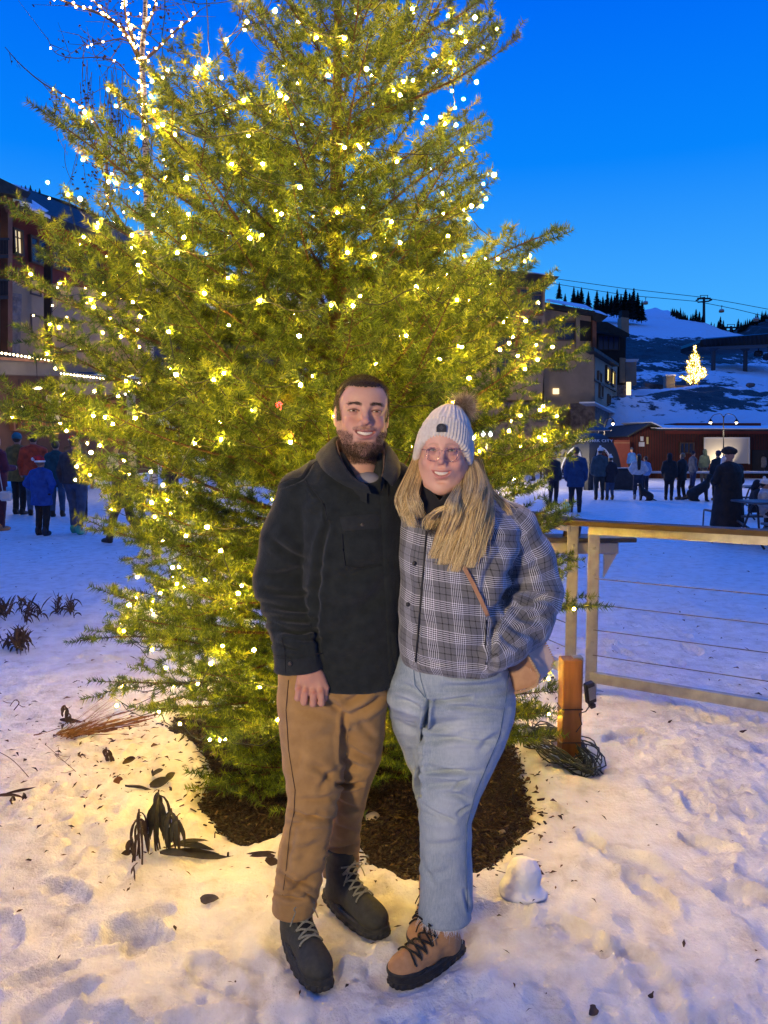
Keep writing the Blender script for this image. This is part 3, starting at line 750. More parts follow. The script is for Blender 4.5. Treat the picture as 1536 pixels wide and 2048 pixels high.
def beard_mask(V, p):
    x, y, z = V.T; ax = np.abs(x); mz, mw = p['mz'], p['mw']
    n = .004 * vnoise(V, 160, 3)
    top = np.where(ax > .0605, .012, mz - .006 + (ax - .030) * .62)         # rises towards the sideburns
    top = np.where(ax < .032, mz - .019 + n, top)
    cheek = sstep(-.013, .014, top + n - z) * sstep(.026, .034, ax) + (ax <= .030) * sstep(-.003, .003, mz - .0225 - z)
    mus = sstep(-.0025, .002, z - (mz + .0075)) * sstep(-.0025, .002, (mz + .0215 - .20 * ax) - z) * (ax < mw * 1.1)
    side = sstep(.028, .036, ax) * sstep(0, .006, (mz - .002) - z)
    cheek = cheek * (1 - .55 * sstep(mz + .004, mz + .018, z)); w = np.clip(np.maximum(np.maximum(cheek, mus * .85), side), 0, 1) * (1 - sstep(-.010, .002, y) * (z > -.055)) * sstep(-.150, -.138, z) * (y < .02)
    u = np.clip(ax / mw, 0, 1); lips = (z < mz + .0085 - .002 * u) & (z > mz - .0175 + .020 * u ** 2) & (ax < mw * 1.0)
    w = w * (~lips) * (.82 + .3 * np.clip(fbm(V, 60, 2, 5), -1, 1))
    soul = (1 - sstep(.008, .018, ax)) * sstep(-.003, .003, mz - .0215 - z)
    return np.clip(w, 0, 1)
def in_frame(V, M, C, s): return (V * np.asarray(s)) @ np.array(M).T + np.array(C)
def build_head(root, p, M, C, s, label=None):
    """M rotates the head's frame into the world, C is where its origin stands"""
    V, Q = head_mesh(p); tint = face_tint(V, p); W = in_frame(V, M, C, s)
    o = part('head', W, Q, SKIN, root, smooth=True); vattr(o.data, 'tint', tint)
    # eyes
    for k in (-1, 1):
        g = MB(); g.sphere((k * p['eye'], -.0655, 0), .0128, 24, 16); E = np.concatenate(g.V); me_c = []
        look = np.array(p.get('look', (0, 0))); r = np.linalg.norm((E - np.array([k * p['eye'] + look[0], -.078, look[1]]))[:, [0, 2]], axis=1) + (E[:, 1] > -.066) * 9
        col = np.where((r < .0030)[:, None], [.004, .004, .004], np.where((r < .0064)[:, None], p['iris'], [.50, .47, .45]))
        col = np.concatenate([col, np.ones((len(col), 1))], 1)
        eo = part('eye', in_frame(E, M, C, s), g.F, EYE, o, smooth=True); vattr(eo.data, 'tint', col)
    # teeth: a curved row with a notch between each two
    mw, mz = p['mw'], p['mz']; n = 61; T = np.linspace(-.76, .76, n); tv = []; tf = []
    for i, t in enumerate(T):
        x = t * mw * .9; notch = .0007 * np.exp(-((((t * mw * 1000 / 6.2) + .0) % 1 - .0) / .12) ** 2) + .0007 * np.exp(-((((t * mw * 1000 / 6.2) + .0) % 1 - 1.0) / .12) ** 2)
        y = -.0925 + .0135 * t * t + notch; zt = mz + .0045 + .0045 * t * t; zb = mz - .0072 + .0095 * t * t + .0004 * abs(math.sin(t * mw * 1000 / 6.2 * math.pi))
        for zz, yy in ((zt, y + .002), (zt - .001, y), (zb + .001, y), (zb, y + .0015), (zb + .001, y + .005)): tv.append((x, yy, zz))
    for i in range(n - 1):
        for j in range(4): a = i * 5 + j; tf.append((a, a + 1, a + 6, a + 5))
    part('teeth', in_frame(np.array(tv), M, C, s), tf, TEETH, o, smooth=True)
    return o, V, Q
EYE = M_('eye', (.8, .8, .8), .12); _t = NT(EYE); _a = _t.n('Attribute'); _a.attribute_name = 'tint'; _t.base(_a.outputs['Color'])
TEETH = M_('teeth', (.80, .76, .68), .3)

def hair_tips(name, root, V, N, w, n, L, W, mat, M, C, s, comb, lift=.6, seed=1, seg=2, spread=.25):
    """short strands standing on the vertices where w > 0"""
    rg = np.random.default_rng(seed); i = rg.choice(len(V), n, p=w / w.sum())
    P = V[i] + rg.normal(0, .0009, (n, 3)); D = N[i] * lift + comb(V[i]) + rg.normal(0, spread, (n, 3)); D /= np.linalg.norm(D, axis=1, keepdims=True)
    Vs, F = strips(P, D, rg.uniform(*L, n), rg.uniform(*W, n), bend=comb(V[i]) * .5, seg=seg, rng=rg)
    o = part(name, in_frame(Vs, M, C, s), F, mat, root); vattr(o.data, 'tone', np.repeat(rg.random(n), 2 * (seg + 1))); return o
def hair_mat(name, lo, mid, hi, rough=.45):
    m = M_(name, mid, rough, spec=.4); t = NT(m); t.base(t.ramp(t.attr('tone'), ((0, lo), (.5, mid), (1, hi)))); return m

# ---- cloth helpers in photo pixels
def pr(px, Y): return px * Y / FPX
def row(py, xl, xr, Y, ry):
    a, b = pt(xl, py, Y), pt(xr, py, Y); return (a[2], (a[0] + b[0]) / 2, Y, (b[0] - a[0]) / 2, ry)
def chain(g, pts, sy=.88, k=.02):
    """capsules through (px, py, Y, r_px)"""
    d = None
    for a, b in zip(pts[:-1], pts[1:]):
        c = g.cap(pt(a[0], a[1], a[2]), pt(b[0], b[1], b[2]), pr(a[3], a[2]), pr(b[3], b[2]), sy); d = c if d is None else smin(d, c, k)
    return d
def creases(V, N, lines, Yc, front=True, amp=1.0):
    """moves vertices along their normals by soft grooves and ridges drawn as lines in the photo: (x0,y0,x1,y1,width_px,depth_m)"""
    P = proj(V); off = np.zeros(len(V)); ok = (N[:, 1] < .35) if front else np.ones(len(V), bool)
    for (x0, y0, x1, y1, w, dp) in lines:
        dp = dp * amp; w = w * (1 if amp == 1 else .8)
        a = np.array([x0, y0], float); e = np.array([x1 - x0, y1 - y0], float); q = P - a
        t = (q @ e) / (e @ e); tc = np.clip(t, 0, 1); r = q - tc[:, None] * e; d = np.linalg.norm(r, axis=1)
        bend = np.sin(tc * math.pi) * w * .6                  # lines bow a little
        nn = np.array([-e[1], e[0]]) / np.linalg.norm(e); sgn = r @ nn
        dd = np.where((t > 0) & (t < 1), np.abs(sgn - bend), d)
        f = np.exp(-(dd / w) ** 2) - .55 * np.exp(-((dd - 1.9 * w) / (w * 1.1)) ** 2)
        off += -dp * f * np.sin(np.clip(tc * .9 + .05, 0, 1) * math.pi) ** .5 * ok
    return V + N * off[:, None]
def cloth_noise(V, N, amp, sc, seed=1, stretch=(1, 1, 1)):
    return V + N * (amp * fbm(V * np.array(stretch), sc, 3, seed))[:, None]

def boot(root, name, heel, toe, base_z, L, p, mats, seed=1, flip=1):
    """heel, toe: ground points (x, y)"""
    d = np.array(toe) - np.array(heel); d = d / np.linalg.norm(d); c = (np.array(toe) + np.array(heel)) / 2
    ex = np.array([d[1], -d[0], 0]); ey = np.array([d[0], d[1], 0]); ez = np.array([0, 0, 1.0])
    k = L / .30; O = np.array([c[0], c[1], base_z])
    def wld(V): V = np.asarray(V) * k; return O + V[:, :1] * ex + V[:, 1:2] * ey + V[:, 2:] * ez
    h = p['shaft']; g = SDF((-.075, -.175, .0), (.075, .17, h + .02), .003)
    g.uni(g.ball((.004 * flip, .088, .052), (.047, .058, .036)))
    g.uni(g.ball((0, .02, .062), (.042, .085, .046)), .03)
    g.uni(g.ball((0, -.092, .052), (.037, .050, .050)), .03)
    g.uni(g.cap((0, -.02, .085), (0, -.068, .135), .036, .044), .035)
    g.uni(g.cap((0, -.075, .08), (0, -.080, h - .01), .043, p['top']), .025)
    g.inter(g.box((0, 0, .030 + h / 2), (.2, .3, h / 2)), .006)
    V, Q = g.mesh(1); N = vnormals(V, Q); V = V + N * (.0010 * fbm(V, 40, 3, seed))[:, None]
    # puffed toe seam and tongue area
    o = thing(name, None, None, (O - origin_of(root))); o.parent = root
    del_keys = [k_ for k_ in ('label', 'category') if k_ in o.keys()]
    for k_ in del_keys: del o[k_]
    part('upper', wld(V), Q, mats[0], o, smooth=True)
    # sole
    T = np.linspace(0, 2 * math.pi, 72, endpoint=False); y = -.008 + .152 * np.sin(T); tt = (y + .16) / .304
    half = .036 + .014 * np.sin(np.clip(tt, 0, 1) * 2.9 - .9) ; x = np.cos(T); x = np.sign(x) * np.abs(x) ** .75 * half
    lug = .0035 * (np.sin(np.arange(72) * 2.1) > 0); V2 = []; zb = p['sole']
    prof = [(0.94, -.004, 0), (1.03, .002, 1), (1.06, zb * .45, 1), (1.04, zb * .62, 0), (1.075, zb * .70, 0), (1.06, zb + .004, 0), (.90, zb + .010, 0)]
    for sc, z, lg in prof:
        toe_up = .010 * np.clip((y - .09) / .06, 0, 1) ** 2
        V2.append(np.stack([x * sc + np.sign(x) * lug * lg, y * (sc * .5 + .5) + np.sign(y) * lug * lg * (np.abs(y) > .12), z + toe_up * (1 if z < zb else 1) + 0 * y], 1))
    F = [(i * 72 + j, i * 72 + (j + 1) % 72, (i + 1) * 72 + (j + 1) % 72, (i + 1) * 72 + j) for i in range(len(prof) - 1) for j in range(72)]
    F.append(tuple(range(72))[::-1]); part('sole', wld(np.concatenate(V2)), F, mats[1], o)
    # laces up the front: points cast on to the upper
    def front(yv, xv):
        sel = (np.abs(V[:, 0] - xv) < .006) & (np.abs(V[:, 1] - yv) < .008); 
        return V[sel][:, 2].max() if sel.any() else .1
    lc = MB(); path = p['lace']; pts = []
    for (yy, zz) in path: pts.append((yy, zz))
    def on(xv, k_):
        k_ = min(max(k_, 0), len(pts) - 1); i = int(min(k_, len(pts) - 2)); f = k_ - i
        yy = pts[i][0] * (1 - f) + pts[i + 1][0] * f; zz = pts[i][1] * (1 - f) + pts[i + 1][1] * f
        return np.array([xv, yy - abs(xv) * .25, zz - (abs(xv) / .03) ** 2 * .009])
    VN = vnormals(V, Q)
    def snap(q, off):
        i = np.argmin(((V - q) ** 2).sum(1)); return V[i] + VN[i] * off
    m = len(pts) - 1
    for k_ in range(m):
        for sd in (-1, 1):
            q = [snap(on(sd * p.get('lw', .027) * (1 - 2 * t), k_ + t), .0035 + .003 * math.sin(t * 3.14)) for t in np.linspace(0, 1, 9)]
            lc.tube(wld(np.array(q)), p.get('lr', .0027) * k, 6)
    rg = np.random.default_rng(seed)
    for sd in (-1, 1):         # the bow
        top = on(0, m - .2) + np.array([0, .006, .008])
        lo = [top + np.array([sd * .030 * math.sin(t * 3.14) * (1 + .2 * t), .012 + .010 * math.sin(t * 3.1), -.030 * t * (1 if p['bow'] else .2) + .012 * math.sin(t * 3.14)]) for t in np.linspace(0, 1, 9)]
        lc.tube(wld(np.array(lo)), .0021 * k, 5)
        e_ = [top + np.array([sd * .045 * t, .010 + .012 * math.sin(t * 2), -.055 * t + .02 * math.sin(t * 3)]) for t in np.linspace(0, 1, 7)]
        lc.tube(wld(np.array(e_)), .0021 * k, 5)
    lc.build('laces', mats[2], o)
    # tongue panel and eyelets
    tg = MB(); tq = []
    for i in range(0, 4 * m + 1):
        for sd in (-1, -.5, 0, .5, 1): tq.append(on(sd * .021, i / 4) + np.array([0, .0012, .0016]))
    tg.add(wld(np.array(tq)), [(r * 5 + c_, r * 5 + c_ + 1, (r + 1) * 5 + c_ + 1, (r + 1) * 5 + c_) for r in range(4 * m) for c_ in range(4)])
    tg.build('tongue', mats[3], o, smooth=True)
    eyl = MB()
    for k_ in range(m + 1):
        for sd in (-1, 1): eyl.sphere(wld(snap(on(sd * (p.get('lw', .027) + .002), k_), .002)[None])[0], .0035 * k, 8, 5)
    eyl.build('eyelets', mats[4], o)
    if p.get('bumper'):
        # rubber toe guard
        g = SDF((-.08, .0, .0), (.08, .17, .09), .003); g.uni(g.ball((.004 * flip, .088, .050), (.050, .063, .036))); g.uni(g.ball((0, .02, .056), (.046, .09, .044)), .03)
        g.inter(g.box((0, .12, .034), (.1, .09, .022))); g.cut(g.ball((0, .052, .085), (.07, .085, .045)), .004)
        Vb, Qb = g.mesh(1); part('toe_guard', wld(Vb), Qb, mats[1], o, smooth=True)
    return o

def cloth_mat(name, c0, c1, nscale=40, weave=900, bump=.35, rough=.92, sheen=.3, fuzz=None, lowc=None):
    m = M_(name, c0, rough, sheen=sheen, spec=.2); t = NT(m); v = t.coord()
    col = t.ramp(t.noise(v, nscale, 6, .6), ((.3, c0), (.7, c1))); t.base(col)
    t.bump(t.math('ADD', t.noise(v, weave, 2), t.math('MULTIPLY', t.noise(v, nscale * 1.6, 4), 1.4)), bump, .003); return m
# ------------------------------------------------------------------ THE MAN
def build_man():
    Yb = 2.46
    root = thing('person', 'bearded man in a dark fleece shirt jacket and brown trousers standing before the lit tree', 'person', gnd(660, 1900))
    # head
    p = dict(eye=.0322, fat=.93, mw=.0310, gape=.0040, mz=-.0600, neck=.050, open=.85, skin=(.68, .385, .26), blush=(.58, .20, .14), lip=(.40, .15, .12), brow=(.07, .04, .025), brows=.7,
             iris=(.09, .06, .03), beard=(.050, .026, .013), look=(0, 0), chin=-.004, browt=1.15)
    s = 1.10; M = rot_euler(R(-2), R(2), R(8)); C = pt(724, 827, 2.435)
    head, V, Q = build_head(root, p, M, C, s); N = vnormals(V, Q)
    # hair cap
    def hairline(V):
        x, y, z = V.T; ax = np.abs(x)
        line = .062 + .10 * np.clip((y + .055) / .1, 0, 1) * 0 - .006 * np.cos(ax * 90) * 0
        front = z - (.066 + .003 * np.exp(-((ax - .040) / .012) ** 2) - 1.6 * np.clip(ax - .050, 0, 1) + .002 * vnoise(V, 150, 2))
        side = np.where(y > -.034 + .25 * np.clip(.02 - z, -.1, .1) * 0, z - np.where(y > .02, -.070 + .0 * y, np.where(y > -.012, .018, -.034 + 0 * y)), -1)
        side = np.where((y > -.036) & (y <= -.008), z + .024, side); side = np.where((y > -.008) & (y <= .030), z - .022, side); side = np.where(y > .030, z + .075, side)
        return np.maximum(front, np.where(ax > .045, side, -1) * 1.0) * 1.0 if True else None
    hl = hairline(V); w = np.clip(hl / .010 + .4, 0, 1); back = (V[:, 1] > .03) & (V[:, 2] > -.075); w = np.maximum(w, back * 1.0) * (V[:, 2] > -.085)
    ear = (np.abs(V[:, 0]) > .070) & (V[:, 2] < .017) & (V[:, 1] > -.012) & (V[:, 1] < .034); w[ear] = 0
    hm = hair_mat('man_hair', (.022, .014, .008), (.055, .034, .019), (.12, .075, .040))
    Hv = V + N * (.0045 * w + .004 * w * (V[:, 2] > .06) - .0008)[:, None]
    sel = w > .25; fm = sel[Q].all(1); used = np.unique(Q[fm]); mp = -np.ones(len(V), int); mp[used] = np.arange(len(used))
    cap = part('hair', in_frame(Hv[used], M, C, s), mp[Q[fm]].astype(np.int32), hm, head, smooth=True); vattr(cap.data, 'tone', .35 + .3 * fbm(Hv[used] * [1, 1, .3], 300, 2, 4))
    def comb(P):
        c = np.zeros_like(P); topm = P[:, 2] > .05
        c[topm] = [.25, -.55, .1]; c[~topm] = [0, .05, -.9]; return c
    w2 = np.where(w > .5, w, 0) * (1.0 + (V[:, 1] < 0))
    hair_tips('strands', cap, Hv, N, w2 * (1 - .6 * ((V[:, 2] < .02) & (V[:, 1] < .0))), 16000, (.004, .0075), (.0006, .0010), hm, M, C, s, comb, .25, 3)
    bm = hair_mat('man_beard', (.016, .009, .005), (.070, .038, .018), (.18, .105, .045))
    bw = beard_mask(V, p) * (V[:, 1] < .02); bw[bw < .3] = 0; bw = bw ** 1.5; bw[V[:, 2] > p['mz'] + .010] *= .3
    def cb(P): c = np.zeros_like(P); c[:, 2] = -.75; c[:, 0] = P[:, 0] * 6; c[:, 1] = -.1; return c
    low = (1 + 1.6 * (V[:, 2] < p['mz'] - .03))
    hair_tips('beard', head, V, N, bw * low, 19000, (.0018, .0042), (.0005, .0009), bm, M, C, s, cb, .22, 5)
    bwn = ((np.abs(V[:, 0]) > .010) & (np.abs(V[:, 0]) < .046)) * 1.0; b = np.clip((np.abs(V[:, 0]) - .012) / .036, 0, 1); zb = .0175 + .0052 * np.sin(b * 2.4) - .0065 * b ** 2
    bwn *= (np.abs(V[:, 2] - zb) < .0032 * (1.15 - .6 * b)) * (V[:, 1] < -.055)
    def ce(P): c = np.zeros_like(P); c[:, 0] = np.sign(P[:, 0]) * .9; c[:, 2] = .15; return c
    hair_tips('eyebrows', head, V, N, bwn + 1e-9, 420, (.005, .008), (.0005, .0009), hm, M, C, s, ce, .25, 6)

    fl = cloth_mat('charcoal_fleece', (.011, .0145, .0155), (.021, .026, .027), 30, 500, .5, .95, .14)
    # jacket body
    lo = pt(495, 1385, 2.7); hi = pt(825, 860, 2.2)
    g = SDF((lo[0] - .02, 2.18, lo[2] - .02), (hi[0] + .06, 2.72, 1.66), .0048)
    body = g.loft([row(905, 672, 766, 2.47, .060), row(922, 640, 778, 2.47, .080), row(940, 612, 792, 2.47, .100), row(965, 596, 806, 2.47, .122), row(1005, 598, 812, Yb, .138), row(1080, 602, 812, Yb, .150),
                   row(1180, 606, 808, Yb, .150), row(1260, 606, 804, Yb, .148), row(1320, 608, 797, Yb, .144), row(1364, 614, 790, Yb, .140)], 2.35)
    g.uni(body)
    g.uni(chain(g, [(690, 938, 2.48, 24), (640, 955, 2.47, 34), (603, 985, 2.46, 44)], 1.0, .02), .03)
    g.uni(chain(g, [(745, 940, 2.48, 24), (790, 958, 2.48, 32), (815, 1000, 2.53, 40), (838, 1100, 2.60, 40)], 1.0, .02), .03)
    arm = chain(g, [(596, 985, 2.45, 42), (580, 1080, 2.455, 58), (565, 1165, 2.47, 57), (589, 1250, 2.41, 50), (596, 1300, 2.365, 48), (598, 1338, 2.34, 49)], .86, .02)
    a = pt(545, 1343, 2.34); b = pt(650, 1333, 2.34); nx = np.array([-(b[2] - a[2]), 0, b[0] - a[0]]); nx /= np.linalg.norm(nx)
    pl = -((g.X - a[0]) * nx[0] + (g.Z - a[2]) * nx[2]) + 0 * g.Y
    arm = np.maximum(arm, pl.astype(np.float32)); g.uni(arm, .010)
    # hollow at the cuff and the neck
    g.cut(g.cap(pt(606, 1325, 2.34), pt(618, 1375, 2.32), .030, .032, .9), .004)
    g.cut(g.cap(pt(724, 880, 2.42), pt(734, 944, 2.385), .070, .040), .008)
    V, Q = g.mesh(2); N = vnormals(V, Q); P = proj(V)
    V = creases(V, N, [
        (540, 1078, 610, 1120, 9, .008), (525, 1150, 600, 1140, 10, .007), (530, 1180, 625, 1185, 8, .008), (520, 1205, 622, 1222, 8, .009), (535, 1232, 628, 1240, 8, .010),
        (532, 1240, 612, 1268, 7, .009), (552, 1262, 632, 1262, 6, .008), (548, 1285, 600, 1300, 6, .006), (578, 1272, 640, 1280, 6, .007),
        (560, 975, 607, 958, 3.2, .004), (607, 958, 625, 925, 3.2, .004), (560, 962, 650, 980, 3, .002),
        (612, 962, 648, 1010, 3.2, .0035), (648, 1010, 655, 1050, 3.2, .0035), (655, 1050, 640, 1130, 8, .010), (640, 1130, 634, 1240, 8, .010), (634, 1240, 642, 1330, 7, .006),
        (640, 1165, 770, 1120, 16, .008), (645, 1215, 768, 1185, 18, .006), (650, 1275, 770, 1170, 20, .009), (655, 1330, 770, 1290, 16, .005), (660, 1180, 760, 1160, 14, .004),
        (620, 1030, 660, 1000, 10, .004), (575, 1040, 600, 1090, 12, .004), (770, 1000, 690, 1030, 12, .004)], Yb, amp=1.35)
    V = cloth_noise(V, vnormals(V, Q), .0045, 11, 3); N = vnormals(V, Q)
    jk = part('jacket', V, Q, fl, root, smooth=True)
    # flat trims that lie on the front: cast photo outlines on to the cloth
    front = (N[:, 1] < -.15)
    FP = proj(V[front]); FV = V[front]
    def cast(px, py, off=.004):
        d = ((FP - (px, py)) ** 2).sum(1); i = np.argsort(d)[:6]; q = FV[i]; Y = (q[:, 1] / (1 + d[i])).sum() / (1 / (1 + d[i])).sum()
        return pt(px, py, Y - off)
    def patch(name, outline, nx_, ny_, off, mat, parent, th=.004):
        """outline: four corners in photo pixels (tl, tr, br, bl)"""
        tl, tr, br, bl = [np.array(c, float) for c in outline]; G = []
        for j in range(ny_ + 1):
            for i in range(nx_ + 1):
                u, v = i / nx_, j / ny_; q = (tl * (1 - u) + tr * u) * (1 - v) + (bl * (1 - u) + br * u) * v
                edge = min(u, 1 - u, v, 1 - v); G.append(cast(q[0], q[1], off if edge > 0 else -.003))
        F = [(j * (nx_ + 1) + i, (j + 1) * (nx_ + 1) + i, (j + 1) * (nx_ + 1) + i + 1, j * (nx_ + 1) + i + 1) for j in range(ny_) for i in range(nx_)]
        return part(name, G, F, mat, parent, smooth=True)
    trim = cloth_mat('charcoal_trim', (.016, .019, .021), (.026, .030, .032), 30, 500, .4, .95, .12)
    seam = M_('seam_thread', (.012, .014, .016), .9)
    patch('chest_pocket', [(680, 1048), (768, 1040), (764, 1128), (688, 1136)], 10, 12, .0035, fl, jk)
    fp = patch('pocket_flap', [(676, 1033), (762, 1024), (762, 1060), (684, 1066)], 10, 6, .0075, trim, jk)
    pk = patch('front_placket', [(758, 990), (786, 985), (797, 1352), (776, 1362)], 4, 40, .0055, fl, jk)
    fl2 = patch('front_flap', [(777, 1260), (796, 1260), (812, 1352), (784, 1350)], 3, 10, .012, fl, jk)
    lines = MB()
    for L in ([(684, 1068), (686, 1100), (690, 1132), (725, 1137), (762, 1130)], [(776, 968), (774, 1040), (776, 1120), (777, 1200), (778, 1270), (784, 1310), (798, 1345)], [(610, 962), (632, 985), (648, 1010), (655, 1040)], [(556, 970), (566, 963), (580, 957), (606, 956), (614, 940), (630, 924), (648, 921)],
              [(546, 1310), (590, 1318), (645, 1306)], [(563, 1275), (569, 1300), (571, 1345)]):
        Q3 = []
        for a_, b_ in zip(L[:-1], L[1:]):
            for t in np.linspace(0, 1, 6): Q3.append(cast(a_[0] * (1 - t) + b_[0] * t, a_[1] * (1 - t) + b_[1] * t, .0035))
        lines.tube(Q3, .0016, 5)
    lines.build('seams', seam, jk, smooth=True)
    bt = M_('horn_button', (.05, .04, .03), .3)
    for px, py in ((580, 1328), (604, 1310), (724, 1050)):
        c = cast(px, py, .007); b_ = MB(); b_.tube([c + (0, .003, 0), c, c - (0, .0015, 0)], [.0065, .0068, .004], 14); b_.build('button', bt, jk, smooth=True)
    # cuff band
    cf = SDF((pt(535, 1350, 2.34)[0], 2.2, pt(600, 1352, 2.3)[2] - .01), (pt(660, 1300, 2.34)[0], 2.50, pt(600, 1290, 2.3)[2]), .004)
    arm2 = chain(cf, [(596, 1300, 2.365, 50.5), (598, 1338, 2.34, 51.5)], .86, .02)
    pl2 = -((cf.X - a[0]) * nx[0] + (cf.Z - a[2]) * nx[2]) - .003 + 0 * cf.Y
    up2 = ((cf.X - a[0]) * nx[0] + (cf.Z - a[2]) * nx[2]) - .048 + 0 * cf.Y
    cf.d = np.maximum(np.maximum(arm2, pl2), up2).astype(np.float32); cf.cut(cf.cap(pt(603, 1320, 2.34), pt(618, 1375, 2.32), .036, .036, .9), .003)
    Vc, Qc = cf.mesh(2); part('cuff', cloth_noise(Vc, vnormals(Vc, Qc), .002, 20, 5), Qc, trim, jk, smooth=True)
    # collar
    st = [((735, 972, 2.315), (742, 988, 2.30)), ((708, 955, 2.33), (700, 976, 2.31)), ((684, 925, 2.36), (664, 955, 2.325)), ((669, 892, 2.42), (641, 930, 2.39)), ((672, 874, 2.49), (640, 905, 2.50)),
          ((722, 866, 2.555), (722, 905, 2.61)), ((768, 882, 2.50), (792, 920, 2.52)), ((775, 905, 2.42), (799, 940, 2.41)), ((771, 935, 2.355), (796, 955, 2.335)), ((764, 955, 2.325), (784, 972, 2.30))]
    A = np.array([pt(*q[0]) for q in st]); B = np.array([pt(*q[1]) for q in st])
    def cat(P, n):
        out = []; m = len(P)
        for k in np.linspace(0, m - 1, n):
            i = min(int(k), m - 2); t = k - i; p0, p1, p2, p3 = P[max(i - 1, 0)], P[i], P[i + 1], P[min(i + 2, m - 1)]
            out.append(.5 * ((2 * p1) + (-p0 + p2) * t + (2 * p0 - 5 * p1 + 4 * p2 - p3) * t * t + (-p0 + 3 * p1 - 3 * p2 + p3) * t ** 3))
        return np.array(out)
    n = 70; A = cat(A, n); B = cat(B, n); ctr = pt(722, 900, 2.45); CV = []
    for i in range(n):
        a_, b_ = A[i], B[i]; out = b_ - a_; hz = (a_ - ctr) * [1, 1, 0]; hz /= np.linalg.norm(hz); dn = np.array([0, 0, -1.0]); fade = min(1, i / 4, (n - 1 - i) / 4)
        low = a_ - hz * .008 + dn * .055; 
        prof = [low, a_ - hz * .010 + dn * .018, a_ - hz * .004 + dn * .002, a_ + hz * .003 + (0, 0, .002), a_ + out * .25 + hz * .006, a_ + out * .6 + hz * .008, b_ + hz * .003, b_ - out * .03 - hz * .004, a_ + out * .6 - hz * .001]
        CV += prof
    m = 9; CF = [(i * m + j, i * m + j + 1, (i + 1) * m + j + 1, (i + 1) * m + j) for i in range(n - 1) for j in range(m - 1)]
    part('collar', CV, CF, trim, jk, smooth=True)
    LV = []
    for i in range(3, n - 3):
        a_ = A[i]; hz = (a_ - ctr) * [1, 1, 0]; hz /= np.linalg.norm(hz)
        for (o_, z_) in ((.013, -.060), (.016, -.030), (.014, -.008), (.011, -.003), (.009, -.008)): LV.append(a_ - hz * o_ + (0, 0, z_))
    part('flannel_shirt', LV, [(i * 5 + j, i * 5 + j + 1, i * 5 + j + 6, i * 5 + j + 5) for i in range(n - 7) for j in range(4)], noisy('flannel', (.10, .06, .045), (.25, .17, .13), 90, .95, .3, .002), root, smooth=True)
    # neck opening: tee shirt and checked flannel
    tee = MB(); tee.sphere(pt(733, 966, 2.42), (.055, .058, .036), 24, 14); tee.build('undershirt', M_('tee_shirt', (.30, .285, .30), .9), root, smooth=True)
    # right hand, back of the hand towards the viewer, fingers curled
    lo = pt(575, 1425, 2.34); g = SDF((lo[0], 2.20, lo[2] - .01), (pt(668, 1320, 2.34)[0], 2.40, pt(600, 1310, 2.34)[2]), .0019)
    Yh = 2.315
    g.uni(g.cap(pt(614, 1318, 2.33), pt(619, 1350, 2.322), .029, .027, .8))
    for x0, x1, yk in ((606, 598, 1377), (614, 611, 1382), (625, 627, 1384), (634, 642, 1382)):
        g.uni(g.cap(pt(x0, 1346, Yh + .008), pt(x1, yk, Yh), .0165, .0135, .9), .010)
    fing = [((598, 1377), (595, 1396), (597, 1394), .0095), ((611, 1382), (608, 1404), (609, 1400), .0105), ((627, 1384), (626, 1407), (626, 1401), .0108), ((642, 1382), (643, 1406), (643, 1402), .0108)]
    for (kx, ky), (mx, my), (tx, ty), r in fing:
        f = g.cap(pt(kx, ky, Yh - .004), pt(mx, my, Yh - .002), r * 1.05, r); f = smin(f, g.cap(pt(mx, my, Yh - .002), pt(tx, ty, Yh + .030), r, r * .92), .004); f = smin(f, g.cap(pt(tx, ty, Yh + .030), pt(tx, ty - 14, Yh + .042), r * .92, r * .8), .004)
        g.uni(f, .0035)
        g.uni(g.ball(pt(kx, ky - 2, Yh - .008), .0088), .006)
    th = g.cap(pt(640, 1350, Yh + .012), pt(651, 1376, Yh + .006), .0145, .0115); th = smin(th, g.cap(pt(651, 1376, Yh + .006), pt(650, 1397, Yh + .016), .0112, .0090), .004); g.uni(th, .006)
    V, Q = g.mesh(1); tint = np.tile([.56, .29, .20, 1.0], (len(V), 1)); P = proj(V)
    for (kx, ky), _, _, r in fing: tint[:, :3] -= .10 * np.exp(-((P[:, 0] - kx) ** 2 + (P[:, 1] - ky) ** 2) / 20)[:, None] * [.2, .8, .8]
    h_ = part('hand', V, Q, SKIN, root, smooth=True); vattr(h_.data, 'tint', tint)
    # trousers
    tw = cloth_mat('brown_twill', (.33, .190, .070), (.44, .265, .10), 18, 1400, .35, .85, .15)
    lo = pt(530, 1850, 2.2); g = SDF((lo[0] - .03, 2.18, .06), (pt(800, 1340, 2.5)[0], 2.80, 1.0), .0050)
    legL = g.loft([row(1330, 560, 690, 2.45, .115), row(1400, 556, 692, 2.445, .115), row(1450, 559, 692, 2.435, .108), row(1520, 566, 688, 2.42, .098), row(1590, 577, 680, 2.395, .086), row(1640, 572, 668, 2.385, .080), row(1700, 560, 655, 2.375, .074), row(1760, 551, 642, 2.35, .070), row(1800, 546, 634, 2.335, .068), row(1822, 542, 630, 2.33, .067)], 2.2)
    legR = g.loft([row(1330, 660, 778, 2.47, .115), row(1400, 676, 776, 2.48, .115), row(1450, 680, 771, 2.49, .105), row(1520, 676, 760, 2.515, .092), row(1580, 668, 738, 2.54, .080), row(1640, 660, 722, 2.58, .072), row(1700, 646, 718, 2.62, .066), row(1742, 641, 716, 2.64, .065)], 2.2)
    g.uni(legL); g.uni(legR, .020); g.uni(g.loft([row(1325, 565, 778, 2.46, .12), row(1400, 572, 772, 2.46, .115), row(1432, 640, 735, 2.46, .09)], 2.2), .03)
    ey_ = pt(600, 1345, 2.46)[2]
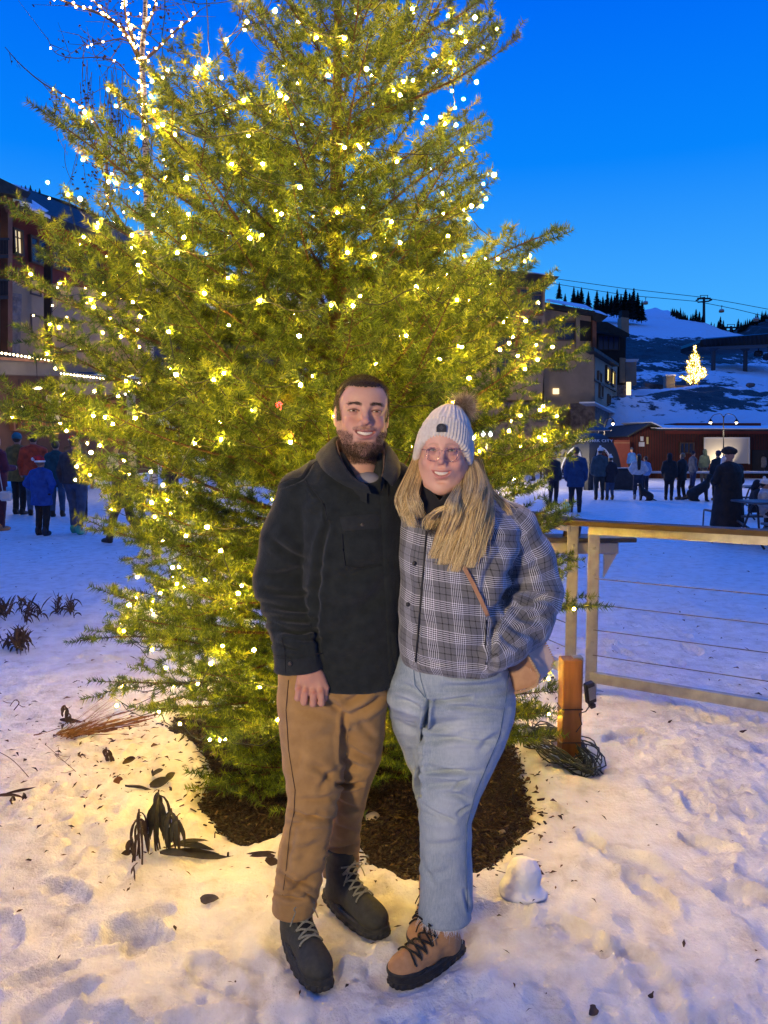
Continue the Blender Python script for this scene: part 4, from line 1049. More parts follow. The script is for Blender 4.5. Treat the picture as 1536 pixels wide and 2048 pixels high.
    V, Q = g.mesh(2); N = vnormals(V, Q)
    V = creases(V, N, [(692, 1430, 640, 1400, 10, .010), (700, 1430, 760, 1395, 9, .010), (690, 1440, 600, 1420, 14, .006), (690, 1405, 740, 1370, 8, .006), (690, 1430, 684, 1520, 6, .010),
        (600, 1600, 675, 1590, 8, .006), (585, 1625, 668, 1640, 7, .010), (578, 1650, 640, 1628, 8, .007), (665, 1560, 620, 1530, 10, .006), (580, 1560, 600, 1500, 14, .005), (675, 1540, 640, 1580, 8, .006),
        (655, 1690, 600, 1720, 12, .006), (575, 1700, 640, 1680, 10, .005), (560, 1750, 620, 1770, 7, .009), (640, 1745, 580, 1790, 9, .009), (552, 1790, 610, 1795, 6, .008), (630, 1800, 590, 1775, 6, .007), (600, 1480, 660, 1470, 16, .004), (590, 1660, 575, 1740, 9, .005),
        (672, 1568, 722, 1566, 5, .013), (690, 1490, 745, 1520, 8, .006), (690, 1520, 730, 1540, 8, .006), (670, 1600, 718, 1620, 8, .006), (655, 1700, 712, 1690, 6, .009), (650, 1715, 712, 1722, 5, .009), (720, 1440, 755, 1480, 10, .005), (668, 1650, 715, 1665, 9, .005)], 2.45, amp=1.6)
    V = cloth_noise(V, vnormals(V, Q), .0040, 14, 7)
    tr = part('trousers', V, Q, tw, root, smooth=True)
    N = vnormals(V, Q); front = (N[:, 1] < -.1); FP = proj(V[front]); FV = V[front]; sm = MB()
    def cast2(px, py, off=.003):
        d = ((FP - (px, py)) ** 2).sum(1); i = np.argsort(d)[:4]; return pt(px, py, FV[i][:, 1].min() - off)
    for L in ([(577, 1360), (572, 1420), (577, 1500), (590, 1580), (588, 1625), (580, 1660), (572, 1740), (565, 1790)],):
        q = [];
        for a_, b_ in zip(L[:-1], L[1:]):
            for t in np.linspace(0, 1, 6): q.append(cast2(a_[0] * (1 - t) + b_[0] * t, a_[1] * (1 - t) + b_[1] * t, .0005))
        sm.tube(q, .0012, 4)
    sm.build('seam', M_('trouser_seam', (.05, .026, .012), .9), tr, smooth=True)
    # hems hang as open tubes
    # boots
    rub = cloth_mat('grey_boot', (.040, .043, .040), (.060, .062, .056), 60, 900, .3, .62, 0); so = noisy('boot_sole', (.025, .026, .024), (.05, .05, .046), 60, .7)
    lc = noisy('boot_lace', (.16, .16, .12), (.42, .40, .29), 400, .9, 0); tg = M_('boot_tongue', (.010, .010, .012), .9); ey2 = M_('eyelet', (.05, .05, .05), .3, .8)
    pb = dict(shaft=.185, top=.047, sole=.030, lace=[(.052, .092), (.030, .105), (.008, .119), (-.012, .137), (-.026, .156), (-.033, .176)], bow=True, lr=.003)
    boot(root, 'boot', gnd(583, 1888)[:2], gnd(640, 1972)[:2], .002, .315, pb, (rub, so, lc, tg, ey2), 3)
    boot(root, 'boot', gnd(672, 1812)[:2], gnd(752, 1868)[:2], .002, .315, pb, (rub, so, lc, tg, ey2), 4)
    return root
if want('man'): build_man()
# ------------------------------------------------------------------ THE WOMAN
def plaid_mat():
    m = M_('plaid_wool', (.15, .15, .16), .9, sheen=.25, spec=.2); t = NT(m)
    a = t.n('Attribute'); a.attribute_name = 'cloth'; sp = t.n('SeparateXYZ'); t.l(a.outputs['Vector'], sp.inputs[0])
    P = .088
    def axis(sock, ph):
        f = t.math('FRACT', t.math('ADD', t.math('DIVIDE', sock, P), ph))
        grp = t.math('LESS_THAN', f, .36); fine = t.math('LESS_THAN', t.math('FRACT', t.math('MULTIPLY', f, P / .0058)), .40)
        white = t.math('MULTIPLY', grp, fine); black = t.math('MULTIPLY', grp, t.math('SUBTRACT', 1.0, fine))
        l1 = t.math('LESS_THAN', t.math('ABSOLUTE', t.math('SUBTRACT', f, .58)), .018); l2 = t.math('LESS_THAN', t.math('ABSOLUTE', t.math('SUBTRACT', f, .80)), .018)
        blk = t.math('MAXIMUM', black, t.math('MAXIMUM', l1, l2)); g = t.math('SUBTRACT', .165, t.math('MULTIPLY', blk, .152))
        return t.math('ADD', g, t.math('MULTIPLY', white, .72))
    s_ = t.math('MULTIPLY', t.math('ADD', axis(sp.outputs['X'], 0), axis(sp.outputs['Y'], .3)), .5)
    v = t.coord(); n = t.noise(v, 420, 2); s2 = t.math('MULTIPLY', s_, t.math('ADD', .65, t.math('MULTIPLY', n, .7)))
    cb = t.n('CombineXYZ'); t.l(s2, cb.inputs[0]); t.l(s2, cb.inputs[1]); t.l(t.math('MULTIPLY', s2, 1.07), cb.inputs[2]); t.base(cb.outputs[0])
    t.bump(t.math('ADD', t.noise(v, 700, 2), t.noise(v, 45, 3)), .4, .003); return m
def denim_mat():
    m = M_('light_denim', (.25, .38, .52), .85, spec=.25); t = NT(m); v = t.coord()
    n = t.math('ADD', t.math('MULTIPLY', t.noise(v, 9, 5, .6), .48), t.math('ADD', t.math('MULTIPLY', t.noise(v, 500, 2), .22), t.math('MULTIPLY', t.noise(t.coord('Object', (1, 1, .12)), 260, 3, .6), .30)))
    c0 = t.ramp(n, ((.34, (.15, .215, .29)), (.66, (.42, .49, .55)))); t.base(t.mix(t.attr('fade'), c0, (.62, .67, .70)))
    t.bump(t.math('ADD', t.noise(t.coord('Object', (1, 1, 1)), 900, 2), t.math('MULTIPLY', t.noise(v, 26, 4), 1.3)), .35, .003); return m
def build_woman():
    Yb = 2.40
    root = thing('person', 'smiling woman in a cream pompom beanie, plaid puffer jacket and light blue jeans', 'person', gnd(850, 1920))
    p = dict(eye=.0315, fat=1.20, mw=.0330, mz=-.0620, neck=.043, open=.95, skin=(.74, .43, .32), blush=(.62, .21, .165), lip=(.58, .22, .185), brow=(.26, .14, .085), brows=.38, browt=.8,
             iris=(.10, .14, .12), beard=None, chin=-.002, gape=.0042, browz=-.001)
    s = np.array([.90, 1.05, 1.06]); M = rot_euler(R(1), R(1.5), R(-8)); C = pt(888, 900, 2.375)
    head, V, Q = build_head(root, p, M, C, s); N = vnormals(V, Q)
    hm = hair_mat('brow_hair', (.12, .07, .04), (.22, .13, .075), (.34, .22, .12))
    # beanie: leans to the right of the picture
    Mh = M @ rot_euler(R(-13), R(6.5), R(0)); hc = C
    g = SDF((-.115, -.135, -.10), (.115, .135, .205), .0026)
    outer = smin(g.ball((0, .012, .036), (.0885, .104, .092)), g.ball((.004, .012, .094), (.032, .038, .028)), .05)
    cuff = g.loft([(-.075, 0, .012, .0930, .108), (-.04, 0, .012, .0965, .112), (.0, 0, .012, .0960, .1115), (.040, 0, .012, .0905, .106), (.066, 0, .012, .0850, .099)], 2.05)
    g.uni(outer); g.inter((-.075 - g.Z) + 0 * g.X + 0 * g.Y); g.uni(cuff, .008)
    inner = g.ball((0, .012, .02), (.0825, .098, .098)); inner = np.where(g.Z < .02, np.minimum(inner, g.loft([(-.2, 0, .012, .0850, .1000), (.02, 0, .012, .0835, .099)], 2.0) * (g.Z < .02) + 9 * (g.Z >= .02)), inner)
    g.cut(inner, .002)
    # opening for the face: the front edge rides up over the brow
    g.cut(((g.Z - (.030 - .0 * g.X)) + .0 * g.Y - 0 + np.maximum(g.Y + .105, 0) * .62).astype(np.float32) + 0 * g.X, .004)
    Vh, Qh = g.mesh(1); th = np.arctan2(Vh[:, 0], -(Vh[:, 1] - .012)); Nh = vnormals(Vh, Qh)
    rad = np.hypot(Vh[:, 0], Vh[:, 1] - .012); outs = rad > .088
    edge = .030 - np.maximum(Vh[:, 1] + .105, 0) * .62
    cuffz = (Vh[:, 2] < edge + .060)
    rib = np.where(cuffz & (rad > .07), .0016 * np.sin(th * 62) + .0022, .0016 * np.sin(th * 9) * np.abs(np.sin((Vh[:, 2] + .1 * th) * 95)) + .0012 * np.sin(th * 30))
    Vh = Vh + Nh * rib[:, None] + Nh * (.004 * cuffz * (rad > .07))[:, None]
    wool = cloth_mat('cream_knit', (.60, .55, .47), (.76, .71, .63), 80, 600, .4, .9, .3)
    hat = part('beanie', in_frame(Vh, Mh, hc, s), Qh, wool, root, smooth=True)
    # badge on the cuff
    c = pt(883, 855, 2.15); FPh = in_frame(Vh, Mh, hc, s); pp = proj(FPh); d = np.hypot(pp[:, 0] - 883, pp[:, 1] - 856); fr = (d < 10) & (FPh[:, 1] < hc[1]); Yp = FPh[fr][:, 1].min()
    bg = MB(); sh = [(873, 864), (873, 854), (875.5, 849.5), (880, 847), (886, 847), (890.5, 849.5), (893, 854), (893, 864)]; bg.prism([pt(a, b, Yp - .0045) for a, b in sh], (0, .006, 0))
    bd = bg.build('badge', M_('black_rubber', (.02, .022, .028), .45), hat)
    dm = MB(); dm.prism([pt(a, b, Yp - .0055) for a, b in ((883, 850), (888, 855.5), (883, 861), (878, 855.5))], (0, .002, 0)); dm.build('emblem', M_('badge_emblem', (.06, .065, .075), .4), bd)
    # pompom: fur strands round a ball
    rg = np.random.default_rng(3); pc = pt(926, 812, 2.42); n = 6500; D = rg.normal(size=(n, 3)); D /= np.linalg.norm(D, axis=1, keepdims=True)
    P0 = pc + D * .012; Ls = rg.uniform(.014, .036, n); bend = rg.normal(0, .35, (n, 3)) + [0, 0, -.15]
    Vp, Fp = strips(P0, D, Ls, rg.uniform(.0007, .0013, n), bend, 3, .2, rg)
    pm = hair_mat('pompom_fur', (.14, .09, .045), (.45, .32, .18), (.80, .65, .45), .7); po = part('pompom', Vp, Fp, pm, hat); vattr(po.data, 'tone', np.repeat(rg.random(n), 8))
    # glasses
    gm = M_('pink_gold_frame', (.75, .38, .30), .25, .8); gl = M_('lens_glass', (1, 1, 1), .02); t = NT(gl); tr = t.n('BsdfTransparent'); gs = t.n('BsdfGlossy'); gs.inputs['Roughness'].default_value = .03; mx = t.n('MixShader'); mx.inputs[0].default_value = .07
    t.l(tr.outputs[0], mx.inputs[1]); t.l(gs.outputs[0], mx.inputs[2]); t.l(mx.outputs[0], t.nt.nodes['Material Output'].inputs[0])
    fr = MB(); lens = MB(); centers = []
    for sd in (-1, 1):
        T = np.linspace(0, 2 * math.pi, 33); cx, cz = sd * .0295, -.009; a, b = .0225, .0205
        X = np.sign(np.cos(T)) * np.abs(np.cos(T)) ** .82 * a; Z = np.sign(np.sin(T)) * np.abs(np.sin(T)) ** .88 * b * np.where(np.sin(T) > 0, .85, 1.0)
        L = np.stack([cx + X, -.1030 + .012 * ((cx + X) / .05) ** 2, cz + Z], 1); Wd = in_frame(L, M, C, s); fr.tube(Wd, .00105, 6, cap=False)
        lens.add(Wd[:-1], [tuple(range(32))])
        e = np.array([[sd * .0520, -.0955, .0015], [sd * .066, -.085, .002], [sd * .076, -.02, 0]]); fr.tube(in_frame(e, M, C, s), .0011, 6)
    T = np.linspace(-1, 1, 7); fr.tube(in_frame(np.stack([T * .0085, -.1035 + 0 * T, -.003 + .003 * (1 - T * T)], 1), M, C, s), .001, 6)
    fo = fr.build('glasses', gm, root, smooth=True); lens.build('lenses', gl, fo)

    pl = plaid_mat()
    # jacket torso and sleeves, separately measured so that the check runs along each
    lo = pt(780, 1352, 2.7); g = SDF((pt(770, 1000, 2.4)[0], 2.14, lo[2] - .03), (pt(1140, 1100, 2.5)[0] + .02, 2.70, 1.52), .0048)
    tr_rows = [row(985, 850, 962, 2.42, .080), row(1000, 826, 990, 2.42, .105), row(1022, 806, 1020, 2.42, .128), row(1060, 800, 1040, 2.41, .150), (pt(0, 1100, 2.4)[2], pt(914, 1100, 2.4)[0], 2.40, pr(118, 2.4), .165), row(1160, 799, 1016, 2.40, .175), row(1220, 797, 1004, 2.40, .176),
               row(1270, 797, 1000, 2.40, .176), row(1305, 799, 1004, 2.40, .170), row(1326, 806, 1008, 2.40, .150), row(1342, 812, 1006, 2.40, .140)]
    body = g.loft(tr_rows, 2.25)
    sk = (g.Z - (pt(0, 1320, 2.4)[2] - (g.X - pt(800, 0, 2.4)[0]) * .11)); body = np.maximum(body, -sk.astype(np.float32) + 0 * body)
    armp = [(985, 1022, 2.42, 34), (1022, 1060, 2.43, 50), (1045, 1120, 2.46, 62), (1057, 1185, 2.47, 63), (1040, 1240, 2.42, 62), (1005, 1282, 2.33, 50), (985, 1305, 2.28, 42)]
    arm = chain(g, armp, .92, .03)
    arm2 = chain(g, [(860, 1012, 2.44, 36), (822, 1040, 2.47, 40), (812, 1110, 2.52, 44)], 1, .03)
    g.uni(body); g.uni(arm, .008); g.uni(arm2, .03)
    g.cut(g.cap(pt(888, 940, 2.37), pt(880, 1000, 2.33), .066, .045), .01)
    V, Q = g.mesh(2); N = vnormals(V, Q)
    V = creases(V, N, [(1000, 1100, 965, 1190, 8, .010), (985, 1225, 1020, 1180, 9, .020), (1000, 1195, 1060, 1150, 9, .014), (1010, 1215, 1090, 1190, 8, .014), (1000, 1180, 1030, 1120, 8, .010), (1030, 1235, 1105, 1225, 8, .012), (1020, 1250, 1080, 1270, 7, .012),
        (990, 1235, 985, 1330, 6, .012), (1000, 1090, 1050, 1060, 10, .006), (1060, 1090, 1100, 1150, 12, .006), (1010, 1150, 1075, 1130, 9, .009), (1040, 1180, 1115, 1200, 8, .009), (1000, 1270, 1050, 1300, 6, .008),
        (852, 1060, 832, 1330, 4.5, .006), (870, 1180, 960, 1150, 18, .006), (860, 1250, 975, 1220, 18, .007), (880, 1300, 980, 1290, 14, .006), (800, 1150, 850, 1190, 14, .005), (800, 1240, 850, 1260, 14, .006), (900, 1330, 985, 1322, 6, .005), (820, 1318, 900, 1326, 6, .005), (960, 1040, 1010, 1090, 12, .006)], Yb)
    V = cloth_noise(V, vnormals(V, Q), .0065, 12, 9)
    # cloth coordinates
    cx, cyy = pt(908, 1200, 2.4)[0], 2.40; th = np.arctan2(V[:, 0] - cx, -(V[:, 1] - cyy)); r0 = .19
    u = th * r0; v = V[:, 2]; a_ = R(-5.5); uv = np.stack([u * math.cos(a_) - v * math.sin(a_) * 1.0, u * math.sin(R(7)) + v * math.cos(a_), 0 * u], 1)
    A = np.array([pt(q[0], q[1], q[2]) for q in armp]); best = np.full(len(V), 1e9); T = np.zeros(len(V)); ang = np.zeros(len(V)); acc = 0; TS = []; DS = []
    for i in range(len(A) - 1):
        e = A[i + 1] - A[i]; L = np.linalg.norm(e); tu = ((V - A[i]) @ e) / L ** 2; t = np.clip(tu, 0, 1); w = V - A[i] - t[:, None] * e; rr = pr(armp[i][3], armp[i][2]) * (1 - t) + pr(armp[i + 1][3], armp[i + 1][2]) * t
        d = np.linalg.norm(w, axis=1) - rr; e_ = e / L; sx = np.cross(e_, (0, 1, 0)); sx /= np.linalg.norm(sx); sy = np.cross(e_, sx)
        an = np.arctan2(w @ sx, w @ sy); m = d < best; best[m] = d[m]; TS.append(acc + tu * L); DS.append(d); ang[m] = an[m]; acc += L
    W_ = np.exp(-(np.array(DS) - best) / .02); T = (np.array(TS) * W_).sum(0) / W_.sum(0)
    # which surface is nearer: torso or sleeve
    rows = np.array(sorted(tr_rows, key=lambda r: r[0])); rx = np.interp(V[:, 2], rows[:, 0], rows[:, 3]); ry = np.interp(V[:, 2], rows[:, 0], rows[:, 4]); cxx = np.interp(V[:, 2], rows[:, 0], rows[:, 1])
    q = ((np.abs(V[:, 0] - cxx) / rx) ** 2.25 + (np.abs(V[:, 1] - 2.4) / ry) ** 2.25) ** (1 / 2.25); dt = (q - 1) * np.minimum(rx, ry)
    sl = (best < dt) & (V[:, 0] > pt(965, 1100, 2.4)[0]) & (T > .03); uv[sl] = np.stack([ang[sl] * .092, T[sl], 0 * T[sl]], 1)
    jk = part('jacket', V, Q, pl, root, smooth=True); vattr(jk.data, 'cloth', uv)
    N = vnormals(V, Q); front = (N[:, 1] < -.1); FP = proj(V[front]); FV = V[front]
    def cast(px, py, off=.003):
        d = ((FP - (px, py)) ** 2).sum(1); i = np.argsort(d)[:6]; return pt(px, py, FV[i][:, 1].min() - off)
    zp = MB(); q_ = [cast(a + (b - a) * 0, y, .001) for (a, b, y) in [(853 - 22 * t, 0, 1062 + 262 * t) for t in np.linspace(0, 1, 24)]]; zp.tube(q_, .0030, 6); zp.build('zip', M_('zip_black', (.012, .012, .014), .5), jk, smooth=True)
    jFP, jFV = FP, FV
    bt = M_('snap_black', (.012, .012, .014), .4)
    for px, py in ((829, 1127), (816, 1209)):
        c = cast(px, py, .005); b_ = MB(); b_.tube([c + (0, .004, 0), c, c - (0, .002, 0)], [.0068, .0070, .004], 14); b_.build('snap_button', bt, jk, smooth=True)
    pk = MB(); pk.tube([cast(973, 1240, .002), cast(971, 1280, .002), cast(972, 1330, .002)], .0022, 6); pk.build('pocket_edge', bt, jk, smooth=True)
    # black high collar and the furry lapel
    g = SDF((pt(815, 1000, 2.3)[0], 2.18, pt(0, 1030, 2.3)[2]), (pt(965, 1000, 2.4)[0], 2.52, pt(0, 915, 2.3)[2]), .0036)
    nk = g.loft([(pt(0, 1030, 2.37)[2], pt(882, 0, 2.37)[0], 2.39, .105, .120), (pt(0, 985, 2.37)[2], pt(886, 0, 2.37)[0], 2.395, .078, .095), (pt(0, 945, 2.37)[2], pt(890, 0, 2.37)[0], 2.40, .072, .088), (pt(0, 920, 2.37)[2], pt(890, 0, 2.37)[0], 2.41, .072, .080)], 2.1)
    g.uni(nk); g.cut(g.loft([(1.2, pt(884, 0, 2.37)[0], 2.39, .058, .070), (1.7, pt(890, 0, 2.37)[0], 2.39, .060, .072)], 2.0), .004)
    top = pt(882, 1006, 2.26); xx = np.abs(g.X - top[0]); g.cut(np.maximum((xx - (g.Z - top[2]) * .62) * .85, (g.Y - 2.38)).astype(np.float32), .006)
    Vc, Qc = g.mesh(2); part('scarf_collar', cloth_noise(Vc, vnormals(Vc, Qc), .003, 25, 3), Qc, M_('black_fleece', (.010, .010, .012), .95, sheen=.2), root, smooth=True)
    lap = MB(); rgf = np.random.default_rng(9)
    P = []; Dv = []
    for (x0, y0, x1, y1, n_) in ((838, 985, 862, 1062, 1600), (862, 1062, 905, 1010, 1500), (975, 1005, 940, 1070, 1200), (905, 1010, 945, 1000, 700)):
        t = rgf.random(n_); xs = x0 + (x1 - x0) * t + rgf.normal(0, 6, n_); ys = y0 + (y1 - y0) * t + rgf.normal(0, 6, n_)
        for a_, b_ in zip(xs, ys): P.append((a_, b_))
    P = np.array(P); W0 = np.array([cast(a_, b_, .002) for a_, b_ in P]); D = rgf.normal(size=W0.shape) * [.6, .3, .6] + [0, -.7, -.3]; D /= np.linalg.norm(D, axis=1, keepdims=True)
    Vf, Ff = strips(W0, D, rgf.uniform(.008, .018, len(P)), rgf.uniform(.0008, .0014, len(P)), None, 2, .3, rgf); lf = part('sherpa_collar', Vf, Ff, hair_mat('sherpa', (.05, .042, .038), (.13, .11, .10), (.30, .26, .24), .9), jk); vattr(lf.data, 'tone', np.repeat(rgf.random(len(P)), 6))
    # hair
    def Yfront(px, py): return cast(px, py, 0)[1]
    clumps = [
        ([(940, 925, 2.38), (946, 960, 2.32), (938, 1005, 2.25), (912, 1055, 0), (893, 1100, 0), (884, 1138, 0)], (10, 17, 16, 13, 9, 5), 520),
        ([(930, 945, 2.35), (922, 985, 2.29), (908, 1028, 2.22), (890, 1070, 0), (876, 1100, 0), (868, 1122, 0)], (7, 11, 14, 13, 9, 5), 420),
        ([(946, 930, 2.38), (957, 972, 2.33), (950, 1020, 2.25), (936, 1068, 0), (922, 1110, 0), (906, 1152, 0)], (8, 15, 17, 15, 10, 5), 520),
        ([(948, 935, 2.40), (970, 980, 2.36), (966, 1028, 2.28), (956, 1070, 0), (948, 1105, 0), (938, 1142, 0)], (6, 12, 14, 13, 9, 5), 420),
        ([(942, 940, 2.38), (956, 985, 2.32), (946, 1040, 0), (950, 1082, 0), (962, 1122, 0)], (8, 13, 13, 8, 5), 260),
        ([(926, 955, 2.34), (914, 985, 2.27), (902, 1015, 2.20), (895, 1060, 0), (905, 1100, 0)], (4, 8, 10, 10, 3), 260),
        ([(950, 940, 2.41), (980, 982, 2.40), (1004, 1008, 2.38), (1020, 1035, 2.34)], (4, 7, 6, 5), 120),
        ([(948, 945, 2.40), (975, 1000, 2.34), (978, 1040, 0), (966, 1085, 0), (958, 1118, 0)], (4, 8, 8, 6, 5), 180),
        ([(905, 1015, 2.21), (880, 1022, 2.21), (862, 1040, 0), (858, 1062, 0)], (8, 10, 8, 5), 200),
        ([(838, 903, 2.40), (824, 940, 2.37), (808, 975, 2.33), (800, 1002, 2.30), (810, 1028, 2.28), (823, 1062, 2.27)], (5, 7, 7, 5, 4, 3), 260),
        ([(841, 910, 2.39), (832, 950, 2.35), (822, 985, 2.30), (815, 1012, 2.28), (803, 1036, 2.27)], (5, 7, 7, 5, 3), 220),
        ([(843, 920, 2.39), (840, 950, 2.35), (830, 985, 2.29), (834, 1012, 2.25), (846, 1040, 0)], (3, 5, 6, 4, 3), 160),
        ([(945, 915, 2.46), (958, 960, 2.46), (975, 1000, 2.43), (980, 1030, 2.38)], (10, 14, 14, 6), 300),
    ]
    rh = np.random.default_rng(21); HV = []; HF = []; HT = []; nb = 0
    more = []
    for pts, rad, n_ in clumps:
        for _ in range(2):
            jx = rh.normal(0, 5); more.append(([(x + jx * (.3 + i * .25) + rh.normal(0, 2), y + rh.normal(0, 3), Y) for i, (x, y, Y) in enumerate(pts)], tuple(r * rh.uniform(.6, 1.1) for r in rad), int(n_ * .42)))
    for pts, rad, n_ in [(c[0], c[1], int(c[2] * .75)) for c in clumps] + more:
        K = []
        for (x, y, Y) in pts: K.append(pt(x, y, Y if Y else Yfront(x, y) - .018))
        K = np.array(K); S_ = 18; C0 = cat_(K, S_); rr = np.interp(np.linspace(0, 1, S_), np.linspace(0, 1, len(rad)), rad) * .0015
        for _ in range(int(n_ * 1.5)):
            a = rh.uniform(0, 6.28); q = math.sqrt(rh.random()) * (1.0 + .5 * (rh.random() < .3)); wob = rh.normal(0, 1, 4); ph = rh.uniform(0, 6.28); L = int(S_ * rh.uniform(.6, 1) ** .7); t = np.linspace(0, 1, S_)
            lw = (.0016 + .0035 * rh.random()) * (1 + 1.6 * (rh.random() < .25))
            off = np.stack([np.cos(a) * q * rr, np.sin(a) * q * rr * .8, 0 * rr], 1) + np.stack([lw * np.sin(t * (9 + wob[2] * 1.5) + ph * .5 + wob[0]) * t + .0035 * wob[3] * t + .006 * wob[1] * t * t, .5 * lw * np.sin(t * 8 + wob[1]) * t, 0 * t], 1)
            c = (C0 + off)[:L]; w = np.full(L, .0003 + .00045 * rh.random()); w[-3:] *= [.8, .5, .2]; T_ = np.gradient(c, axis=0); sd = np.cross(T_, [0.3 * wob[2], -1, 0.2 * wob[3]]); sd /= np.linalg.norm(sd, axis=1, keepdims=True)
            vv = np.stack([c - sd * w[:, None], c + sd * w[:, None]], 1).reshape(-1, 3); HV.append(vv); k = np.arange(L - 1) * 2 + nb
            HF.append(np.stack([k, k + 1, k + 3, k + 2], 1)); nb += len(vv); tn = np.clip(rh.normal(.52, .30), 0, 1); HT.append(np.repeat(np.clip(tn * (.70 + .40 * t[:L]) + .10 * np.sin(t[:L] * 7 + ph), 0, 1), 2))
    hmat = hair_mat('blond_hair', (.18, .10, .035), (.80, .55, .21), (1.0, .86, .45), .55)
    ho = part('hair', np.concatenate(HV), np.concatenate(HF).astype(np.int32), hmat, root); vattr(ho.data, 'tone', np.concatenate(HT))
    # jeans
    dn = denim_mat(); lo = pt(760, 1880, 2.2); g = SDF((pt(760, 1400, 2.5)[0] - .02, 2.14, .05), (pt(1050, 1400, 2.5)[0] + .02, 2.80, 1.0), .0050)
    hips = g.loft([row(1300, 800, 1000, 2.41, .135), row(1325, 792, 1012, 2.41, .145), row(1360, 779, 1024, 2.42, .155), row(1400, 774, 1031, 2.42, .158), row(1425, 800, 1020, 2.43, .12)], 2.2)
    legR = g.loft([row(1370, 880, 1028, 2.40, .13), row(1400, 862, 1031, 2.395, .128), row(1440, 850, 1026, 2.385, .122), row(1490, 844, 1008, 2.37, .112), row(1540, 839, 984, 2.355, .103), row(1590, 837, 960, 2.34, .094), row(1640, 838, 943, 2.33, .088), row(1700, 841, 943, 2.325, .084), row(1760, 841, 945, 2.32, .083), row(1800, 839, 943, 2.31, .084), row(1832, 835, 943, 2.30, .087)], 2.15)
    legL = g.loft([row(1370, 777, 900, 2.46, .125), row(1420, 777, 880, 2.50, .115), row(1460, 788, 878, 2.535, .105), row(1510, 810, 885, 2.57, .095), row(1560, 829, 900, 2.59, .09), row(1620, 836, 915, 2.58, .084), row(1700, 846, 925, 2.60, .080), row(1800, 848, 915, 2.62, .080), row(1822, 848, 915, 2.62, .080)], 2.15)
    g.uni(hips); g.uni(legL, .02); g.uni(legR, .004)
    V, Q = g.mesh(2); N = vnormals(V, Q)
    V = creases(V, N, [(852, 1400, 835, 1360, 5, .006), (858, 1400, 850, 1500, 5, .018), (852, 1480, 840, 1590, 5, .018), (858, 1402, 940, 1394, 5, .009), (862, 1404, 1015, 1420, 6, .006), (842, 1545, 925, 1540, 4.5, .007), (850, 1470, 985, 1484, 5, .005), (846, 1608, 905, 1640, 5, .006), (935, 1560, 905, 1580, 4, .006), (940, 1612, 915, 1628, 4, .006), (845, 1720, 868, 1770, 6, .004), (930, 1780, 942, 1830, 5, .004), (900, 1350, 990, 1345, 7, .007), (890, 1372, 1000, 1368, 8, .006), (850, 1400, 800, 1370, 9, .008), (845, 1420, 790, 1400, 9, .007), (856, 1405, 846, 1500, 5, .008),
        (845, 1480, 930, 1470, 9, .006), (850, 1535, 960, 1545, 8, .008), (845, 1570, 940, 1560, 8, .006), (842, 1620, 900, 1640, 9, .006), (850, 1690, 930, 1680, 9, .004), (935, 1600, 880, 1585, 8, .006), (845, 1750, 900, 1740, 10, .003), (1000, 1470, 960, 1500, 8, .005), (820, 1500, 838, 1540, 6, .006), (790, 1440, 835, 1460, 8, .005), (920, 1420, 1010, 1430, 12, .004)], 2.4, amp=1.7)
    V = cloth_noise(V, vnormals(V, Q), .0030, 11, 13)
    je = part('jeans', V, Q, dn, root, smooth=True); P = proj(V)
    fade = .42 * np.exp(-((P[:, 0] - 925) / 45) ** 2 - ((P[:, 1] - 1470) / 75) ** 2) + .4 * np.exp(-((P[:, 0] - 890) / 30) ** 2 - ((P[:, 1] - 1640) / 60) ** 2) + .5 * np.exp(-((P[:, 0] - 815) / 18) ** 2 - ((P[:, 1] - 1440) / 50) ** 2) + .12
    fade += .20 * fbm(P * [.04, .35], 1, 3, 5) * np.exp(-((P[:, 1] - 1440) / 100) ** 2); vattr(je.data, 'fade', np.clip(fade, 0, 1))
    N = vnormals(V, Q); front = (N[:, 1] < -.05); FP = proj(V[front]); FV = V[front]; sm = MB()
    for L in ([(1018, 1345), (1012, 1400), (1000, 1470), (975, 1530), (950, 1590), (934, 1650), (932, 1720), (934, 1780), (936, 1825)], [(836, 1325), (842, 1360), (853, 1398)], [(826, 1325), (830, 1370), (850, 1395)], [(972, 1330), (1000, 1342), (1020, 1341)]):
        q = []
        for a_, b_ in zip(L[:-1], L[1:]):
            for t in np.linspace(0, 1, 5): q.append(cast(a_[0] * (1 - t) + b_[0] * t, a_[1] * (1 - t) + b_[1] * t, .0006))
        sm.tube(q, .0011, 4)
    sm.build('seam', M_('denim_seam', (.10, .17, .27), .9), je, smooth=True)
    # frayed hem
    rr = np.random.default_rng(6); hemz = pt(0, 1832, 2.30)[2]; n = 520; th = rr.uniform(0, 6.28, n); cxh = pt(889, 1832, 2.30)[0]; rx = pr(53, 2.3); P0 = np.stack([cxh + np.cos(th) * rx * .97, 2.30 + np.sin(th) * .083, np.full(n, hemz + .004)], 1)
    D = np.stack([np.cos(th) * .15 + rr.normal(0, .3, n), np.sin(th) * .15 + rr.normal(0, .3, n), np.full(n, -1.0)], 1); D /= np.linalg.norm(D, axis=1, keepdims=True); Lh = rr.exponential(.009, n) + .004
    Vx, Fx = strips(P0, D, np.minimum(Lh, .035), rr.uniform(.0009, .002, n), rr.normal(0, .4, (n, 3)), 3, .4, rr); part('frayed_hem', Vx, Fx, M_('white_thread', (.72, .74, .76), .9), je)
    # boots
    tan = cloth_mat('tan_nubuck', (.42, .22, .105), (.54, .31, .155), 40, 900, .35, .75, .1); so = noisy('black_sole', (.012, .012, .013), (.03, .03, .03), 60, .6); lc = M_('black_lace', (.012, .010, .010), .8); tg = M_('tan_tongue', (.16, .08, .04), .85); e2 = M_('black_eyelet', (.02, .02, .02), .4)
